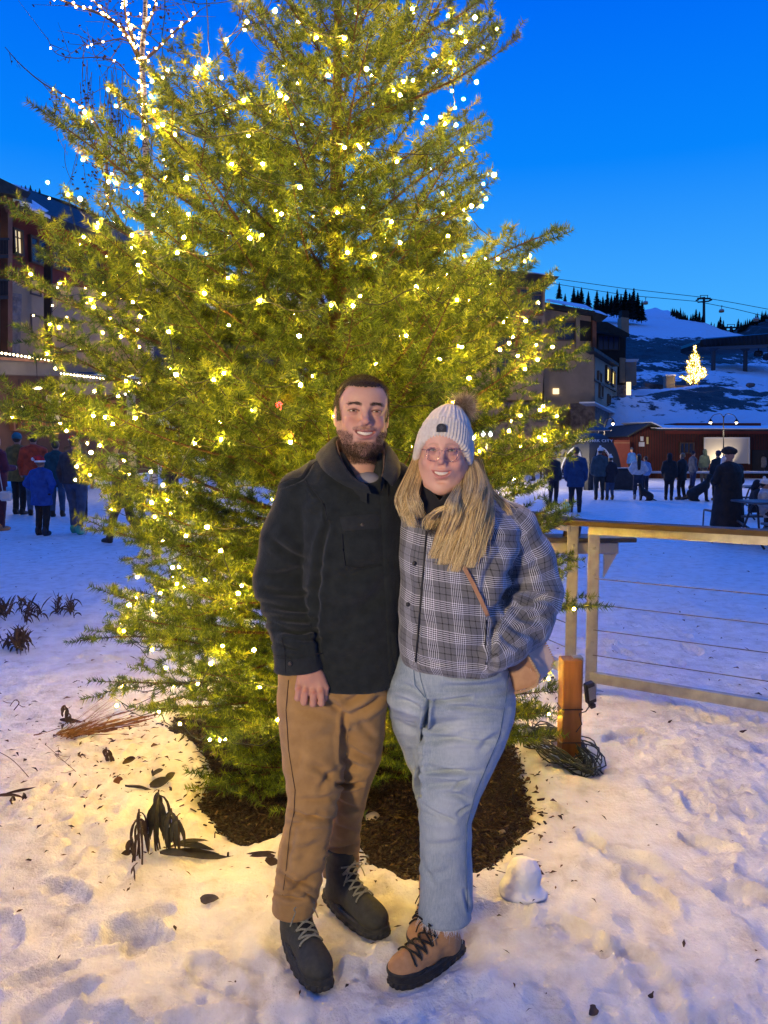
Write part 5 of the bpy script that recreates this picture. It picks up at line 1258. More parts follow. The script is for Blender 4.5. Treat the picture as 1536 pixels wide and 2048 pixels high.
    pb = dict(shaft=.185, top=.050, sole=.032, lace=[(.088, .082), (.064, .092), (.040, .103), (.016, .117), (-.006, .136), (-.022, .158)], bow=False, bumper=True, lw=.034, lr=.0034)
    b1 = boot(root, 'boot', gnd(908, 1912)[:2], gnd(795, 1972)[:2], .002, .285, pb, (tan, so, lc, tg, e2), 8)
    boot(root, 'boot', gnd(868, 1835)[:2], gnd(838, 1862)[:2] + np.array([-.0, -.10]), .002, .270, pb, (tan, so, lc, tg, e2), 9)
    # handbag: a separate thing
    bag = thing('handbag', 'small tan leather shoulder bag with braided trim tucked under the woman\'s elbow', 'handbag', pt(1050, 1330, 2.36))
    lt = noisy('tan_leather', (.40, .20, .10), (.52, .29, .15), 30, .45, .15); lt2 = noisy('pale_leather', (.56, .42, .36), (.66, .52, .45), 30, .4, .1)
    A_ = [pt(1000, 1300, 2.40), pt(1045, 1300, 2.33), pt(1082, 1352, 2.33), pt(1074, 1372, 2.335), pt(1022, 1384, 2.37), pt(1010, 1350, 2.39)]
    b_ = MB(); b_.prism(A_, (.0, .02, 0)); b_.build('gusset', lt, bag)
    B_ = [pt(1040, 1280, 2.345), pt(1080, 1268, 2.40), pt(1107, 1318, 2.40), pt(1097, 1345, 2.39), pt(1073, 1371, 2.345)]
    b_ = MB(); b_.prism(B_, (-.012, .03, 0)); b_.build('bag_body', lt2, bag)
    brd = MB()
    def braid(L, r=.0058):
        L = np.array(L); 
        for a_, c_ in zip(L[:-1], L[1:]):
            m_ = max(2, int(np.linalg.norm(c_ - a_) / .0075))
            for i in range(m_): brd.sphere(a_ + (c_ - a_) * (i + .5) / m_ + np.array([0, -.007, 0]), (r, r * .9, r * .75), 7, 5)
    braid([pt(1042, 1290, 2.325), pt(1060, 1318, 2.323), pt(1078, 1350, 2.323), pt(1072, 1369, 2.325), pt(1050, 1380, 2.34), pt(1022, 1386, 2.36), pt(1011, 1350, 2.38), pt(1008, 1325, 2.385)])
    braid([pt(1081, 1270, 2.385), pt(1095, 1292, 2.385), pt(1107, 1318, 2.385), pt(1098, 1345, 2.375)], .0036)
    brd.build('braided_trim', noisy('raffia_braid', (.42, .27, .14), (.60, .42, .24), 200, .8), bag, smooth=True)
    FP, FV = jFP, jFV; st = MB(); q = [cast(x, y, .007) for x, y in ((900, 1085), (914, 1112), (930, 1138), (945, 1165), (962, 1200), (976, 1232))]
    FPj = None
    st_pts = []
    for a_, c_ in zip(q[:-1], q[1:]):
        for t in np.linspace(0, 1, 5)[:-1]: st_pts.append(a_ + (c_ - a_) * t)
    st_pts.append(q[-1]); st_pts = np.array(st_pts)
    for dx in (-.0035, 0, .0035): st.tube(st_pts + np.array([dx, 0, dx * .4]), .0028, 6)
    st.build('strap', lt, bag, smooth=True); return root, bag
def cat_(P, n):
    out = []; m = len(P)
    for k in np.linspace(0, m - 1, n):
        i = min(int(k), m - 2); t = k - i; p0, p1, p2, p3 = P[max(i - 1, 0)], P[i], P[i + 1], P[min(i + 2, m - 1)]
        out.append(.5 * ((2 * p1) + (-p0 + p2) * t + (2 * p0 - 5 * p1 + 4 * p2 - p3) * t * t + (-p0 + 3 * p1 - 3 * p2 + p3) * t ** 3))
    return np.array(out)
if want('woman'): build_woman()
# ================================================================== THINGS NEAR THE COUPLE
galv = noisy('galvanised_steel', (.26, .27, .27), (.42, .43, .42), 14, .45, .15, .002, metal=.55)
dwood = noisy('rail_wood', (.022, .012, .007), (.05, .026, .013), 9, .6, .3, .003, (1, 1, 1))
def build_fence():
    zt = 1.13
    A0 = np.array([1.335, 4.86, 0]); A1 = np.array([2.62, 4.02, 0]); d = (A1 - A0) / np.linalg.norm(A1 - A0)
    B0 = np.array([1.235, 5.00, 0]); B1 = np.array([.86, 6.05, 0]); db = (B1 - B0) / np.linalg.norm(B1 - B0)
    f = thing('cable_fence', 'galvanised cable fence section with wooden cap rail running out of the picture at the right', 'fence', A0, 'cable fence sections')
    up = np.array([0, 0, 1.0])
    def post(P, par, w=.070):
        b = MB(); b.box(P + up * (zt - .02) / 2, (w, .014, zt - .02), rz=-.12, bev=.002); b.box(P + up * (zt - .02) / 2 + np.array([w / 2 + .004, .038, 0]), (.008, .085, zt - .022), rz=-.12); o = b.build('post', galv, par)
        p = MB(); p.lathe(P + np.array([.02, .03, 0]) + up * .004, [(.105, 0), (.105, .012), (.04, .018)], 20); p.build('base_plate', galv, o)
        h = MB()
        for z in (.36, .60, .80, .97): h.sphere(P + up * z + np.array([.004, -.010, 0]), (.011, .006, .011), 10, 6)
        h.build('bolts', galv, o)
    post(A0, f); post(A0 + d * 1.55, f)
    for (P, D, L, par) in ((A0, d, 1.55, f),):
        m = MB(); m.bar(P + up * (zt - .045) - D * .03, P + D * L + up * (zt - .045), .045, .05); m.build('top_rail', galv, par)
        m = MB(); m.bar(P + up * .135, P + D * L + up * .135, .045, .065); m.build('bottom_rail', galv, par)
        m = MB(); m.bar(P + up * zt - D * .20, P + D * (L + .05) + up * zt, .13, .032); m.build('cap_rail', dwood, par)
        for z in (.775, .608, .443, .278): m = MB(); m.cyl(P + up * z, P + D * L + up * z, .0035, n=6); m.build('cable', noisy('steel_cable', (.09, .08, .07), (.17, .155, .14), 50, .5, 0), par)
    g = thing('cable_fence', 'galvanised cable fence section running back behind the big spruce', 'fence', B0, 'cable fence sections')
    post(B0, g); 
    m = MB(); m.bar(B0 + up * (zt - .045), B1 + up * (zt - .045), .045, .05); m.build('top_rail', galv, g)
    m = MB(); m.bar(B0 + up * zt - db * .09, B1 + up * zt, .13, .032); m.build('cap_rail', dwood, g)
    m = MB(); m.bar(B0 + up * .135, B1 + up * .135, .045, .065); m.build('bottom_rail', galv, g)
    post(B1, g)
    for z in (.775, .608, .443, .278): m = MB(); m.cyl(B0 + up * z, B1 + up * z, .0035, n=6); m.build('cable', bpy.data.materials['steel_cable'], g)
    # counter fixed to the back of the fence
    c0 = pt(1214, 1084, 5.02); c = thing('drink_shelf', 'dark topped shelf on a pale bracket fixed behind the fence corner', 'shelf', (c0[0], c0[1], c0[2]))
    m = MB(); m.box(c0 + np.array([-.10, .14, .010]), (.60, .26, .030), bev=.004); m.build('shelf_top', noisy('wet_board', (.02, .02, .022), (.05, .048, .045), 12, .4), c)
    m = MB(); m.box(c0 + np.array([-.16, .10, -.048]), (.50, .12, .075), bev=.003); m.build('apron', M_('pale_steel', (.38, .40, .42), .5, .3), c)
    m = MB(); a = c0 + np.array([.0, .06, -.09]); m.prism([a, a + (.085, 0, 0), a + (0, 0, -.16)], (0, .02, 0)); m.build('bracket', bpy.data.materials['pale_steel'], c)
    m = MB(); m.bar(pt(1128, 1062, 5.15), pt(1160, 1068, 5.1), .03, .10); m.build('back_board', dwood, c)
def build_post():
    b = gnd(1141, 1522); x0, y0 = b[0], b[1] + .04
    o = thing('wooden_post', 'short square wooden post standing in the snow beside the spruce', 'post', (x0, y0, 0))
    w = noisy('cedar', (.12, .050, .016), (.24, .105, .034), 6, .55, .4, .004, (4, 4, .5))
    m = MB(); m.box((x0, y0, .24), (.100, .095, .58), rz=.06, bev=.004); m.build('shaft', w, o)
    bk = M_('black_plastic', (.012, .012, .014), .4); t = MB()
    for z in (.275, .10):
        r = .072; P = np.array([(x0 + sx, y0 + sy, z) for sx, sy in ((-.054, -.050), (.054, -.050), (.054, .052), (-.054, .052), (-.054, -.050))]); t.tube(P, .0035, 5)
    t.build('cable_tie', bk, o)
    m = MB(); m.box((x0 + .035, y0 + .01, .534), (.05, .06, .004)); m.box((x0 + .060, y0 + .01, .46), (.004, .05, .15)); m.build('mounting_plate', galv, o)
    c = pt(1180, 1385, 3.86)
    q = thing('power_adapter', 'black outdoor light transformer with a grey label hanging on the wooden post', 'transformer', c)
    Rm = rot_euler(R(10), R(-14), R(18)); m = MB(); m.box(c, (.052, .036, .118), rot=Rm, bev=.006); m.build('case', bk, q)
    lab = np.array([(-.019, -.0195, -.033), (.019, -.0195, -.033), (.019, -.0195, .040), (-.019, -.0195, .040)]) @ Rm.T + c; m = MB(); m.prism(lab, (0, .001, 0)); m.build('label', noisy('grey_label', (.20, .20, .21), (.30, .30, .31), 260, .5, 0), q)
    m = MB(); m.box(c + np.array([.012, .0, -.068]), (.03, .03, .022), rot=Rm, bev=.003); m.build('plug', bk, q)
    t = MB(); s = c + np.array([0, 0, -.07]); t.tube([s, s + (-.02, 0, -.03), s + (-.06, -.03, -.03), (x0 + .05, y0 - .055, .20), (x0 + .02, y0 - .06, .16)], .003, 6); t.build('cord', bk, q)
    # heap of spare cable
    rg = np.random.default_rng(2); cc = gnd(1105, 1512); k = thing('cable_coil', 'tangled heap of dark green light cable at the foot of the wooden post', 'cable', cc)
    m = MB(); e0 = gnd(1055, 1468) - cc; e1 = gnd(1185, 1560) - cc; ax = (e1 - e0)[:2]; La = np.linalg.norm(ax) / 2; ax = ax / (2 * La); n_ = np.array([-ax[1], ax[0]]); cen = cc[:2] + (e0[:2] + e1[:2]) / 2
    for i in range(26):
        T = np.linspace(0, 2 * math.pi, 30); a = La * rg.uniform(.65, 1.05); b_ = rg.uniform(.05, .16); off = rg.normal(0, .02, 2); rr = 1 + .12 * np.sin(T * 3 + rg.uniform(0, 6)) + .06 * np.sin(T * 7 + rg.uniform(0, 6))
        XY = cen + off + (np.cos(T) * a * rr)[:, None] * ax + (np.sin(T) * b_ * rr)[:, None] * n_
        z = .02 + rg.uniform(0, .07) * (1 - (np.cos(T)) ** 2 * .6) + .015 * np.sin(T * 4 + i)
        m.tube(np.concatenate([XY, np.maximum(z, .012)[:, None]], 1), .0038, 5, cap=False)
    P = [(x0 + .055, y0 - .055, .10), (x0 + .12, y0 - .06, .08), (x0 + .15, y0 - .08, .03), (x0 + .10, y0 - .12, .0)]; m.tube(cat_(np.array(P), 14), .0035, 6)
    m.build('cable_loops', M_('green_cable', (.006, .016, .013), .45), k, smooth=True)
def leaf(m, base, dirv, L, w, droop, rg, curl=.0, n=8):
    """a folded, limp leaf: two strips along a falling midrib"""
    d = np.array(dirv, float); d /= np.linalg.norm(d); p = np.array(base, float); C = [p.copy()]
    for i in range(n):
        d = d + np.array([0, 0, -droop / n]) + rg.normal(0, .05, 3); d /= np.linalg.norm(d); p = p + d * L / n; C.append(p.copy())
    C = np.array(C); T = np.gradient(C, axis=0); T /= np.linalg.norm(T, axis=1, keepdims=True); S = np.cross(T, rg.normal(0, .4, 3) + [0.1, -1, .1]); S /= np.maximum(np.linalg.norm(S, axis=1, keepdims=True), 1e-6); Nn = np.cross(S, T)
    t = np.linspace(0, 1, n + 1); wd = w * np.sin(np.clip(t * .93 + .07, 0, 1) * math.pi) ** .8; f = w * .5 * np.sin(t * 9 + rg.uniform(0, 6)) * .3
    V = np.stack([C - S * wd[:, None] + Nn * (wd * .6 + f)[:, None], C, C + S * wd[:, None] + Nn * (wd * .6 - f)[:, None]], 1).reshape(-1, 3); V[:, 2] = np.maximum(V[:, 2], snow_h(V[:, :2]) + .003)
    m.add(V, [(i * 3 + j, i * 3 + j + 1, i * 3 + j + 4, i * 3 + j + 3) for i in range(n) for j in (0, 1)])
def build_plants():
    rg = np.random.default_rng(14); flat = globals()['gnd']
    def gnd(px, py, z=0.0):      # on top of the snow
        p = flat(px, py, z); h = float(snow_h(p[None, :2])[0]); p = flat(px, py, h); p[2] = h + z; return p
    lm = noisy('wilted_leaf', (.020, .022, .012), (.075, .065, .028), 22, .6, .5, .004); sm = noisy('dead_stem', (.05, .035, .02), (.12, .085, .05), 30, .9, .2); bm_ = noisy('brown_leaf', (.03, .018, .010), (.085, .048, .024), 25, .7, .4, .004)
    def plant(px, py, stems, label, mat, group=None, low=()):
        b = gnd(px, py); o = thing('wilted_plant', label, 'plant', b, group); st = MB(); lv = MB()
        for (dx, dy, h, n, L, w) in stems:
            s0 = gnd(px + dx, py + dy); top = s0 + np.array([rg.normal(0, .012), rg.normal(0, .01), h]); mid = (s0 + top) / 2 + rg.normal(0, .008, 3)
            st = MB(); st.tube(cat_(np.array([s0 - (0, 0, .02), mid, top]), 8), .0035, 6); st.build('stem', sm, o, smooth=True)
            for i in range(n):
                z = top + (s0 - top) * abs(rg.normal(0, .22)); a = rg.uniform(0, 6.28); leaf(lv, z, (math.cos(a) * .6, math.sin(a) * .5, .35), L * rg.uniform(.7, 1.15), w * rg.uniform(.32, .75), 8.0, rg)
        for (x0, y0, x1, y1, w) in low:
            a, c = gnd(x0, y0) + (0, 0, .02), gnd(x1, y1) + (0, 0, .01); leaf(lv, a, c - a + np.array([0, 0, .05]), np.linalg.norm(c - a), w, .4, rg)
        lo_ = o
        lv.build('leaves', mat, o, smooth=True); return o
    plant(318, 1700, [(0, 0, .255, 12, .16, .018), (-6, 4, .22, 8, .14, .016), (4, -2, .20, 5, .12, .014)], 'tall wilted plant with long dark leaves hanging straight down, left of the man', lm)
    plant(352, 1712, [(0, 0, .19, 11, .13, .017), (6, 3, .17, 7, .12, .015)], 'shorter wilted plant with dark drooping leaves just right of the tall one', lm,
          low=((330, 1712, 440, 1716, .016), (345, 1716, 463, 1726, .013), (335, 1706, 420, 1700, .012), (320, 1715, 385, 1728, .014), (360, 1700, 430, 1708, .012)))
    plant(272, 1716, [(0, 0, .20, 8, .12, .012), (-8, 8, .10, 6, .08, .014), (12, 6, .15, 7, .10, .012)], 'brown shrivelled plant with curled leaves left of the tall wilted plant', bm_, low=((262, 1716, 240, 1722, .012), (268, 1740, 272, 1772, .007), (276, 1736, 262, 1764, .007)))
    plant(225, 1528, [(0, 0, .09, 4, .07, .016)], 'small dead plant with two broad brown leaves on the lit snow', bm_, low=((245, 1535, 272, 1530, .015),))
    plant(340, 1578, [(0, 0, .02, 1, .03, .012)], 'clump of dark flattened leaves on the snow behind the tall wilted plant', lm, low=((250, 1578, 300, 1588, .018), (300, 1580, 345, 1574, .022), (330, 1572, 352, 1560, .016), (305, 1560, 330, 1552, .014)))
    plant(535, 1722, [(0, 0, .01, 1, .02, .01)], 'twisted brown leaves lying by the man\'s front trouser leg', bm_, low=((550, 1722, 500, 1722, .010), (555, 1735, 528, 1742, .016), (552, 1716, 492, 1718, .006)))
    plant(385, 1462, [(0, 0, .05, 5, .07, .014), (20, 6, .04, 4, .06, .012)], 'dark broken leaves at the upper left corner of the mulch bed', lm, low=((345, 1462, 400, 1470, .014), (400, 1478, 345, 1486, .012), (415, 1452, 372, 1448, .012)))
    plant(132, 1440, [(0, 0, .09, 5, .07, .014), (10, 4, .06, 4, .06, .014)], 'little brown plant with curled leaves at the foot of the straw tuft', bm_, low=((120, 1446, 168, 1452, .014),))
    plant(52, 1602, [(0, 0, .035, 4, .05, .008), (-22, 3, .03, 4, .05, .008)], 'matted brown stalks lying in a hollow at the left edge', bm_, low=((-10, 1600, 48, 1606, .008), (10, 1596, 72, 1592, .007)))
    plant(438, 1590, [(0, 0, .05, 6, .05, .006), (8, 8, .04, 5, .05, .006)], 'low tangle of dry greenish sprigs at the left side of the mulch', lm)
    # rows of dead perennials at the left edge
    for k, (x0, x1, y, n, lab) in enumerate(((-20, 150, 1232, 26, 'row of dead brown perennials poking through the snow at the left edge'), (-20, 55, 1300, 14, 'nearer clump of dead brown perennials at the left edge'))):
        b = gnd((x0 + x1) / 2, y); o = thing('dead_perennials', lab, 'plant', b); st = MB(); lv = MB()
        for i in range(n):
            s0 = gnd(rg.uniform(x0, x1), y + rg.normal(0, 5)); h = rg.uniform(.06, .19); st = MB(); st.tube([s0, s0 + (rg.normal(0, .02), 0, h * .6), s0 + (rg.normal(0, .04), rg.normal(0, .02), h)], [.004, .003, .002], 5); st.build('stem', sm, o)
            for j in range(7): a = rg.uniform(0, 6.28); leaf(lv, s0 + (0, 0, h * rg.uniform(.0, .7)), (math.cos(a) * .5, math.sin(a) * .5, 1.6), rg.uniform(.08, .17), rg.uniform(.004, .009), 1.0 if j < 4 else 3.5, rg)
        lv.build('leaves', bm_, o, smooth=True)
    # straw tussock lying over
    b = gnd(135, 1478); o = thing('grass_tussock', 'tuft of flattened straw coloured grass lying on the snow at the left', 'grass', b); n = 75
    P0 = b + rg.normal(0, .03, (n, 3)) * [1.6, 1, .2]; az = rg.normal(.60, .38, n); D = np.stack([np.cos(az), np.sin(az) * 1.0, rg.uniform(.10, .8, n)], 1); D /= np.linalg.norm(D, axis=1, keepdims=True)
    V, F = strips(P0, D, rg.uniform(.15, .50, n), rg.uniform(.0014, .003, n), np.tile([.0, .15, -.30], (n, 1)) + rg.normal(0, .12, (n, 3)), 5, .3, rg); V[:, 2] = np.maximum(V[:, 2], b[2] + .012 + .02 * rg.random(len(V)))
    part('blades', V, F, noisy('straw', (.13, .055, .025), (.30, .15, .06), 50, .8, 0), o)
    # bare stalks and twigs
    tw = noisy('twig_bark', (.06, .035, .02), (.13, .08, .045), 60, .9, 0)
    def stalk(pts, lab, r=.0022, side=0):
        P = np.array([pt(x, y, Y) if Y else gnd(x, y) for x, y, Y in pts]); o = thing('dry_stalk', lab, 'twig', P[-1] if P[-1][2] < P[0][2] else P[0]); m = MB(); C = cat_(P, 20); m.tube(C, np.linspace(r * .6, r, 20), 5)
        for i in range(side):
            k = rg.integers(2, 15); a = rg.normal(0, 1, 3) * [.04, .02, .03]; m.tube([C[k], C[k] + a * .6, C[k] + a + (0, 0, .01)], r * .6, 4)
        m.build('stem', tw, o, smooth=True)
    stalk(((-10, 1500, 3.7), (25, 1520, 3.65), (62, 1560, 3.6), (80, 1590, 3.55), (90, 1620, 0)), 'long bare stalk arching in from the left edge and down into the snow')
    stalk(((90, 1488, 3.75), (125, 1520, 3.7), (162, 1555, 3.6), (168, 1590, 0)), 'thin weed stalk bent over in the snow below the straw tuft', .0015, 8)
    stalk(((165, 1625, 3.4), (185, 1650, 3.35), (205, 1672, 3.3), (208, 1690, 0)), 'fine twig with seed heads left of the wilted plants', .0013, 8)
    stalk(((276, 1418, 0), (330, 1400, 4.55), (405, 1388, 4.5)), 'straight bare twig lying on the snow under the lowest spruce branches', .004, 1)
    stalk(((20, 1412, 0), (30, 1400, 4.45), (38, 1406, 4.4), (28, 1420, 0)), 'small curled twig lying alone on the snow at the left', .003, 3)
    # single leaves
    def single(px, py, L, w, lab, mat, az=.2):
        b = gnd(px, py, .012); o = MB(); leaf(o, b - np.array([math.cos(az), math.sin(az), 0]) * L / 2, (math.cos(az), math.sin(az), .25), L, w, .5, rg); ob = o.build('fallen_leaf', mat, None, smooth=True); tag(ob, lab, 'leaf')
    gm = noisy('grey_leaf', (.08, .065, .05), (.16, .13, .10), 40, .8)
    single(420, 1802, .066, .022, 'single grey leaf lying flat in the open snow at the lower left', gm, .3)
    single(236, 1335 + 230, .05, .018, 'reddish brown leaf on the snow between the small dead plants', noisy('red_leaf', (.12, .05, .03), (.2, .09, .05), 40, .8), 1.0)
    single(745, 1638, .07, .025, 'pale dry leaf lying on the dark mulch between the two people', noisy('pale_leaf', (.45, .38, .26), (.6, .52, .38), 40, .8), .4)
    single(1300, 1365 + 630, .03, .010, 'dark little leaf on the snow at the bottom right', bm_, .8)
    single(1186, 2030, .045, .014, 'dark leaf half buried at the bottom edge of the snow', bm_, .9)
    single(1486, 1475 - 10, .05, .014, 'dark leaf on the snow bank below the fence at the right edge', bm_, .3)
    # snowball
    c = gnd(1046, 1790); g = SDF(c + (-.12, -.10, -.03), c + (.12, .12, .17), .004); g.uni(g.ball(c + (.005, .02, .062), (.062, .058, .066))); g.uni(g.ball(c + (-.045, .0, .030), (.04, .04, .035)), .02); g.uni(g.ball(c + (.0, -.01, .012), (.085, .06, .02)), .02)
    g.cut(g.cap(c + (-.03, -.05, .11), c + (.005, -.055, .02), .006, .004), .012)
    V, Q = g.mesh(2); V = V + vnormals(V, Q) * (.006 * fbm(V, 30, 3, 2))[:, None]; m = noisy('packed_snow', (.78, .78, .80), (.84, .85, .87), 30, .6, .4, .004)
    tag(part('snowball', V, Q, m, None, smooth=True), 'lumpy snowball resting on the snow right of the woman', 'snowball')
    # loose stones at the edge of the mulch
    for i, (px, py, r, lab) in enumerate(((428, 1512, .022, 'rounded pale stone at the left edge of the mulch'), (1004, 1668, .018, 'small tan stone at the right edge of the mulch'), (1040, 1650, .013, 'tiny stone beside the tan one at the mulch edge'))):
        c = gnd(px, py); g = SDF(c + (-.04, -.04, -.02), c + (.04, .04, .04), .004); g.uni(g.ball(c + (0, 0, r * .4), (r, r * .8, r * .65))); V, Q = g.mesh(1); V = V + vnormals(V, Q) * (.003 * fbm(V, 45, 2, i))[:, None]
        tag(part('stone', V, Q, noisy('stone_' + 'abc'[i], (.16, .12, .08), (.3, .24, .17), 50, .8), None, smooth=True), lab, 'stone')
def build_birch():
    rg = np.random.default_rng(31); Y0 = 10.8
    base = pt(313, 1118, Y0); base[2] = -.05
    o = thing('birch_tree', 'slender leafless birch wrapped in tiny lights rising behind the spruce at the left', 'tree', base)
    bark = M_('birch_bark', (.55, .50, .42), .8); t = NT(bark); t.base(t.ramp(t.noise(t.coord('Object', (3, 3, 14)), 4, 4), ((.42, (.08, .06, .05)), (.52, (.50, .46, .40)), (1, (.66, .62, .55)))))
    trunk = MB(); limbs = MB(); lights = []; twigs = []
    def L(pts, r0, r1, lit, mb=limbs, dY=0):
        P = cat_(np.array([pt(x, y, Y0 + dY * i / max(1, len(pts) - 1)) for i, (x, y) in enumerate(pts)]), 26); mb.tube(P, np.linspace(r0, r1, 26), 7)
        if lit:
            for k in range(lit): q = P[int(rg.uniform(0, 25))]; a = rg.uniform(0, 6.28); lights.append(q + np.array([math.cos(a), -abs(math.sin(a)), rg.normal(0, .4)]) * (r0 + .01))
        return P
    tr = [(313, 1125), (306, 900), (300, 700), (296, 450), (292, 300), (288, 200), (284, 110), (290, 40), (292, -60), (296, -300)]
    L(tr, .065, .022, 0, trunk)
    P = cat_(np.array([pt(x, y, Y0) for x, y in tr[3:9]]), 120)
    for q in P[40:]:
        for _ in range(rg.integers(0, 3) // 2 + (rg.random() < .3)): a = rg.uniform(0, 6.28); lights.append(q + np.array([math.cos(a) * .06, -.05 * abs(math.sin(a)) - .01, rg.normal(0, .02)]))
    br = [([(284, 130), (262, 85), (240, 55), (202, 29), (130, 3), (90, -12)], .032, .008, 42), ([(282, 120), (262, 70), (250, 20), (246, -40)], .024, .008, 24), ([(288, 120), (312, 101), (351, 62), (384, 36), (400, 20)], .022, .007, 16),
          ([(240, 55), (205, 20), (170, -20)], .016, .006, 14), ([(290, 60), (310, 10), (318, -40)], .018, .006, 10), ([(262, 85), (238, 78), (200, 86), (176, 90), (158, 70)], .010, .004, 4),
          ([(300, 520), (262, 470), (225, 420), (214, 380), (212, 293), (195, 254), (166, 215), (130, 192), (85, 166), (40, 128), (10, 94)], .028, .004, 16), ([(296, 170), (262, 155), (235, 125), (195, 115), (145, 116), (110, 105), (95, 75)], .010, .003, 3),
          ([(300, 470), (320, 430), (345, 395), (362, 372)], .010, .004, 2), ([(214, 380), (230, 330), (236, 250), (240, 180)], .010, .003, 3)]
    tips = []
    for pts, r0, r1, lit in br: tips.append(L(pts, r0, r1, lit, limbs, rg.uniform(-.6, .6)))
    leaves = MB(); LV = []
    # hanging twigs with the last leaves
    for i in range(64):
        x = rg.normal(212, 34); y0 = rg.uniform(110, 290); ln = rg.uniform(60, 180); dy = rg.uniform(-.5, .5); q = [pt(x + rg.normal(0, 5), y0, Y0 + dy), pt(x + rg.normal(0, 8), y0 + ln * .5, Y0 + dy), pt(x + rg.normal(0, 14), y0 + ln, Y0 + dy)]
        C = cat_(np.array(q), 10); limbs.tube(C, np.linspace(.0045, .002, 10), 4, cap=False)
        for k in range(int(rg.uniform(3, 11))): LV.append(C[int(rg.uniform(2, 10))] + rg.normal(0, .02, 3))
    for tp in tips:
        for k in range(16):
            q = tp[int(rg.uniform(6, 26))]; d = rg.normal(0, 1, 3) * [.28, .15, .22] + [-.05, 0, .02]; C = cat_(np.array([q, q + d * .5, q + d]), 6); limbs.tube(C, np.linspace(.005, .0018, 6), 4, cap=False)
            if rg.random() < .5: LV.append(C[-1]); LV.append(C[3])
            if rg.random() < .3:
                for _ in range(3): LV.append(C[4] + rg.normal(0, .05, 3))
    for i in range(170): LV.append(pt(rg.normal(330, 12) if i < 25 else rg.normal(345, 14) if i < 60 else rg.normal(215, 30), rg.uniform(10, 100) if i < 25 else rg.uniform(350, 400) if i < 60 else rg.uniform(320, 395), Y0 + rg.normal(0, .3)))
    for c in LV:
        u = rg.normal(size=3); u /= np.linalg.norm(u); w = np.cross(u, rg.normal(size=3)); w /= np.linalg.norm(w); s = rg.uniform(.016, .034)
        leaves.add([c, c + u * s + w * s * .6, c + u * s * 1.9, c + u * s - w * s * .6], [(0, 1, 2, 3)])
    trunk.build('trunk', bark, o, smooth=True); limbs.build('branches', noisy('birch_twig', (.10, .06, .035), (.24, .15, .09), 20, .8, .2), o, smooth=True); leaves.build('leaves', noisy('dry_birch_leaf', (.05, .025, .012), (.14, .06, .025), 12, .8, 0), o)
    Cb = np.array(lights); Cb = Cb[np.random.default_rng(1).random(len(Cb)) < .72]; glow = M_('birch_bulb', (1, .8, .5), .4, emit=(1.0, .62, .20), estr=34)
    # lights low behind the crown of the spruce
    ex = np.array([pt(rg.normal(235, 70), rg.uniform(330, 640), Y0 + rg.normal(0, .3)) for _ in range(34)]); Cb = np.concatenate([Cb, ex])
    string_lights('string_lights', 'tiny warm lights wound up the birch behind the spruce', Cb, .0135, glow, 100)
if want('near'):
    build_fence(); build_post(); build_plants(); build_birch()
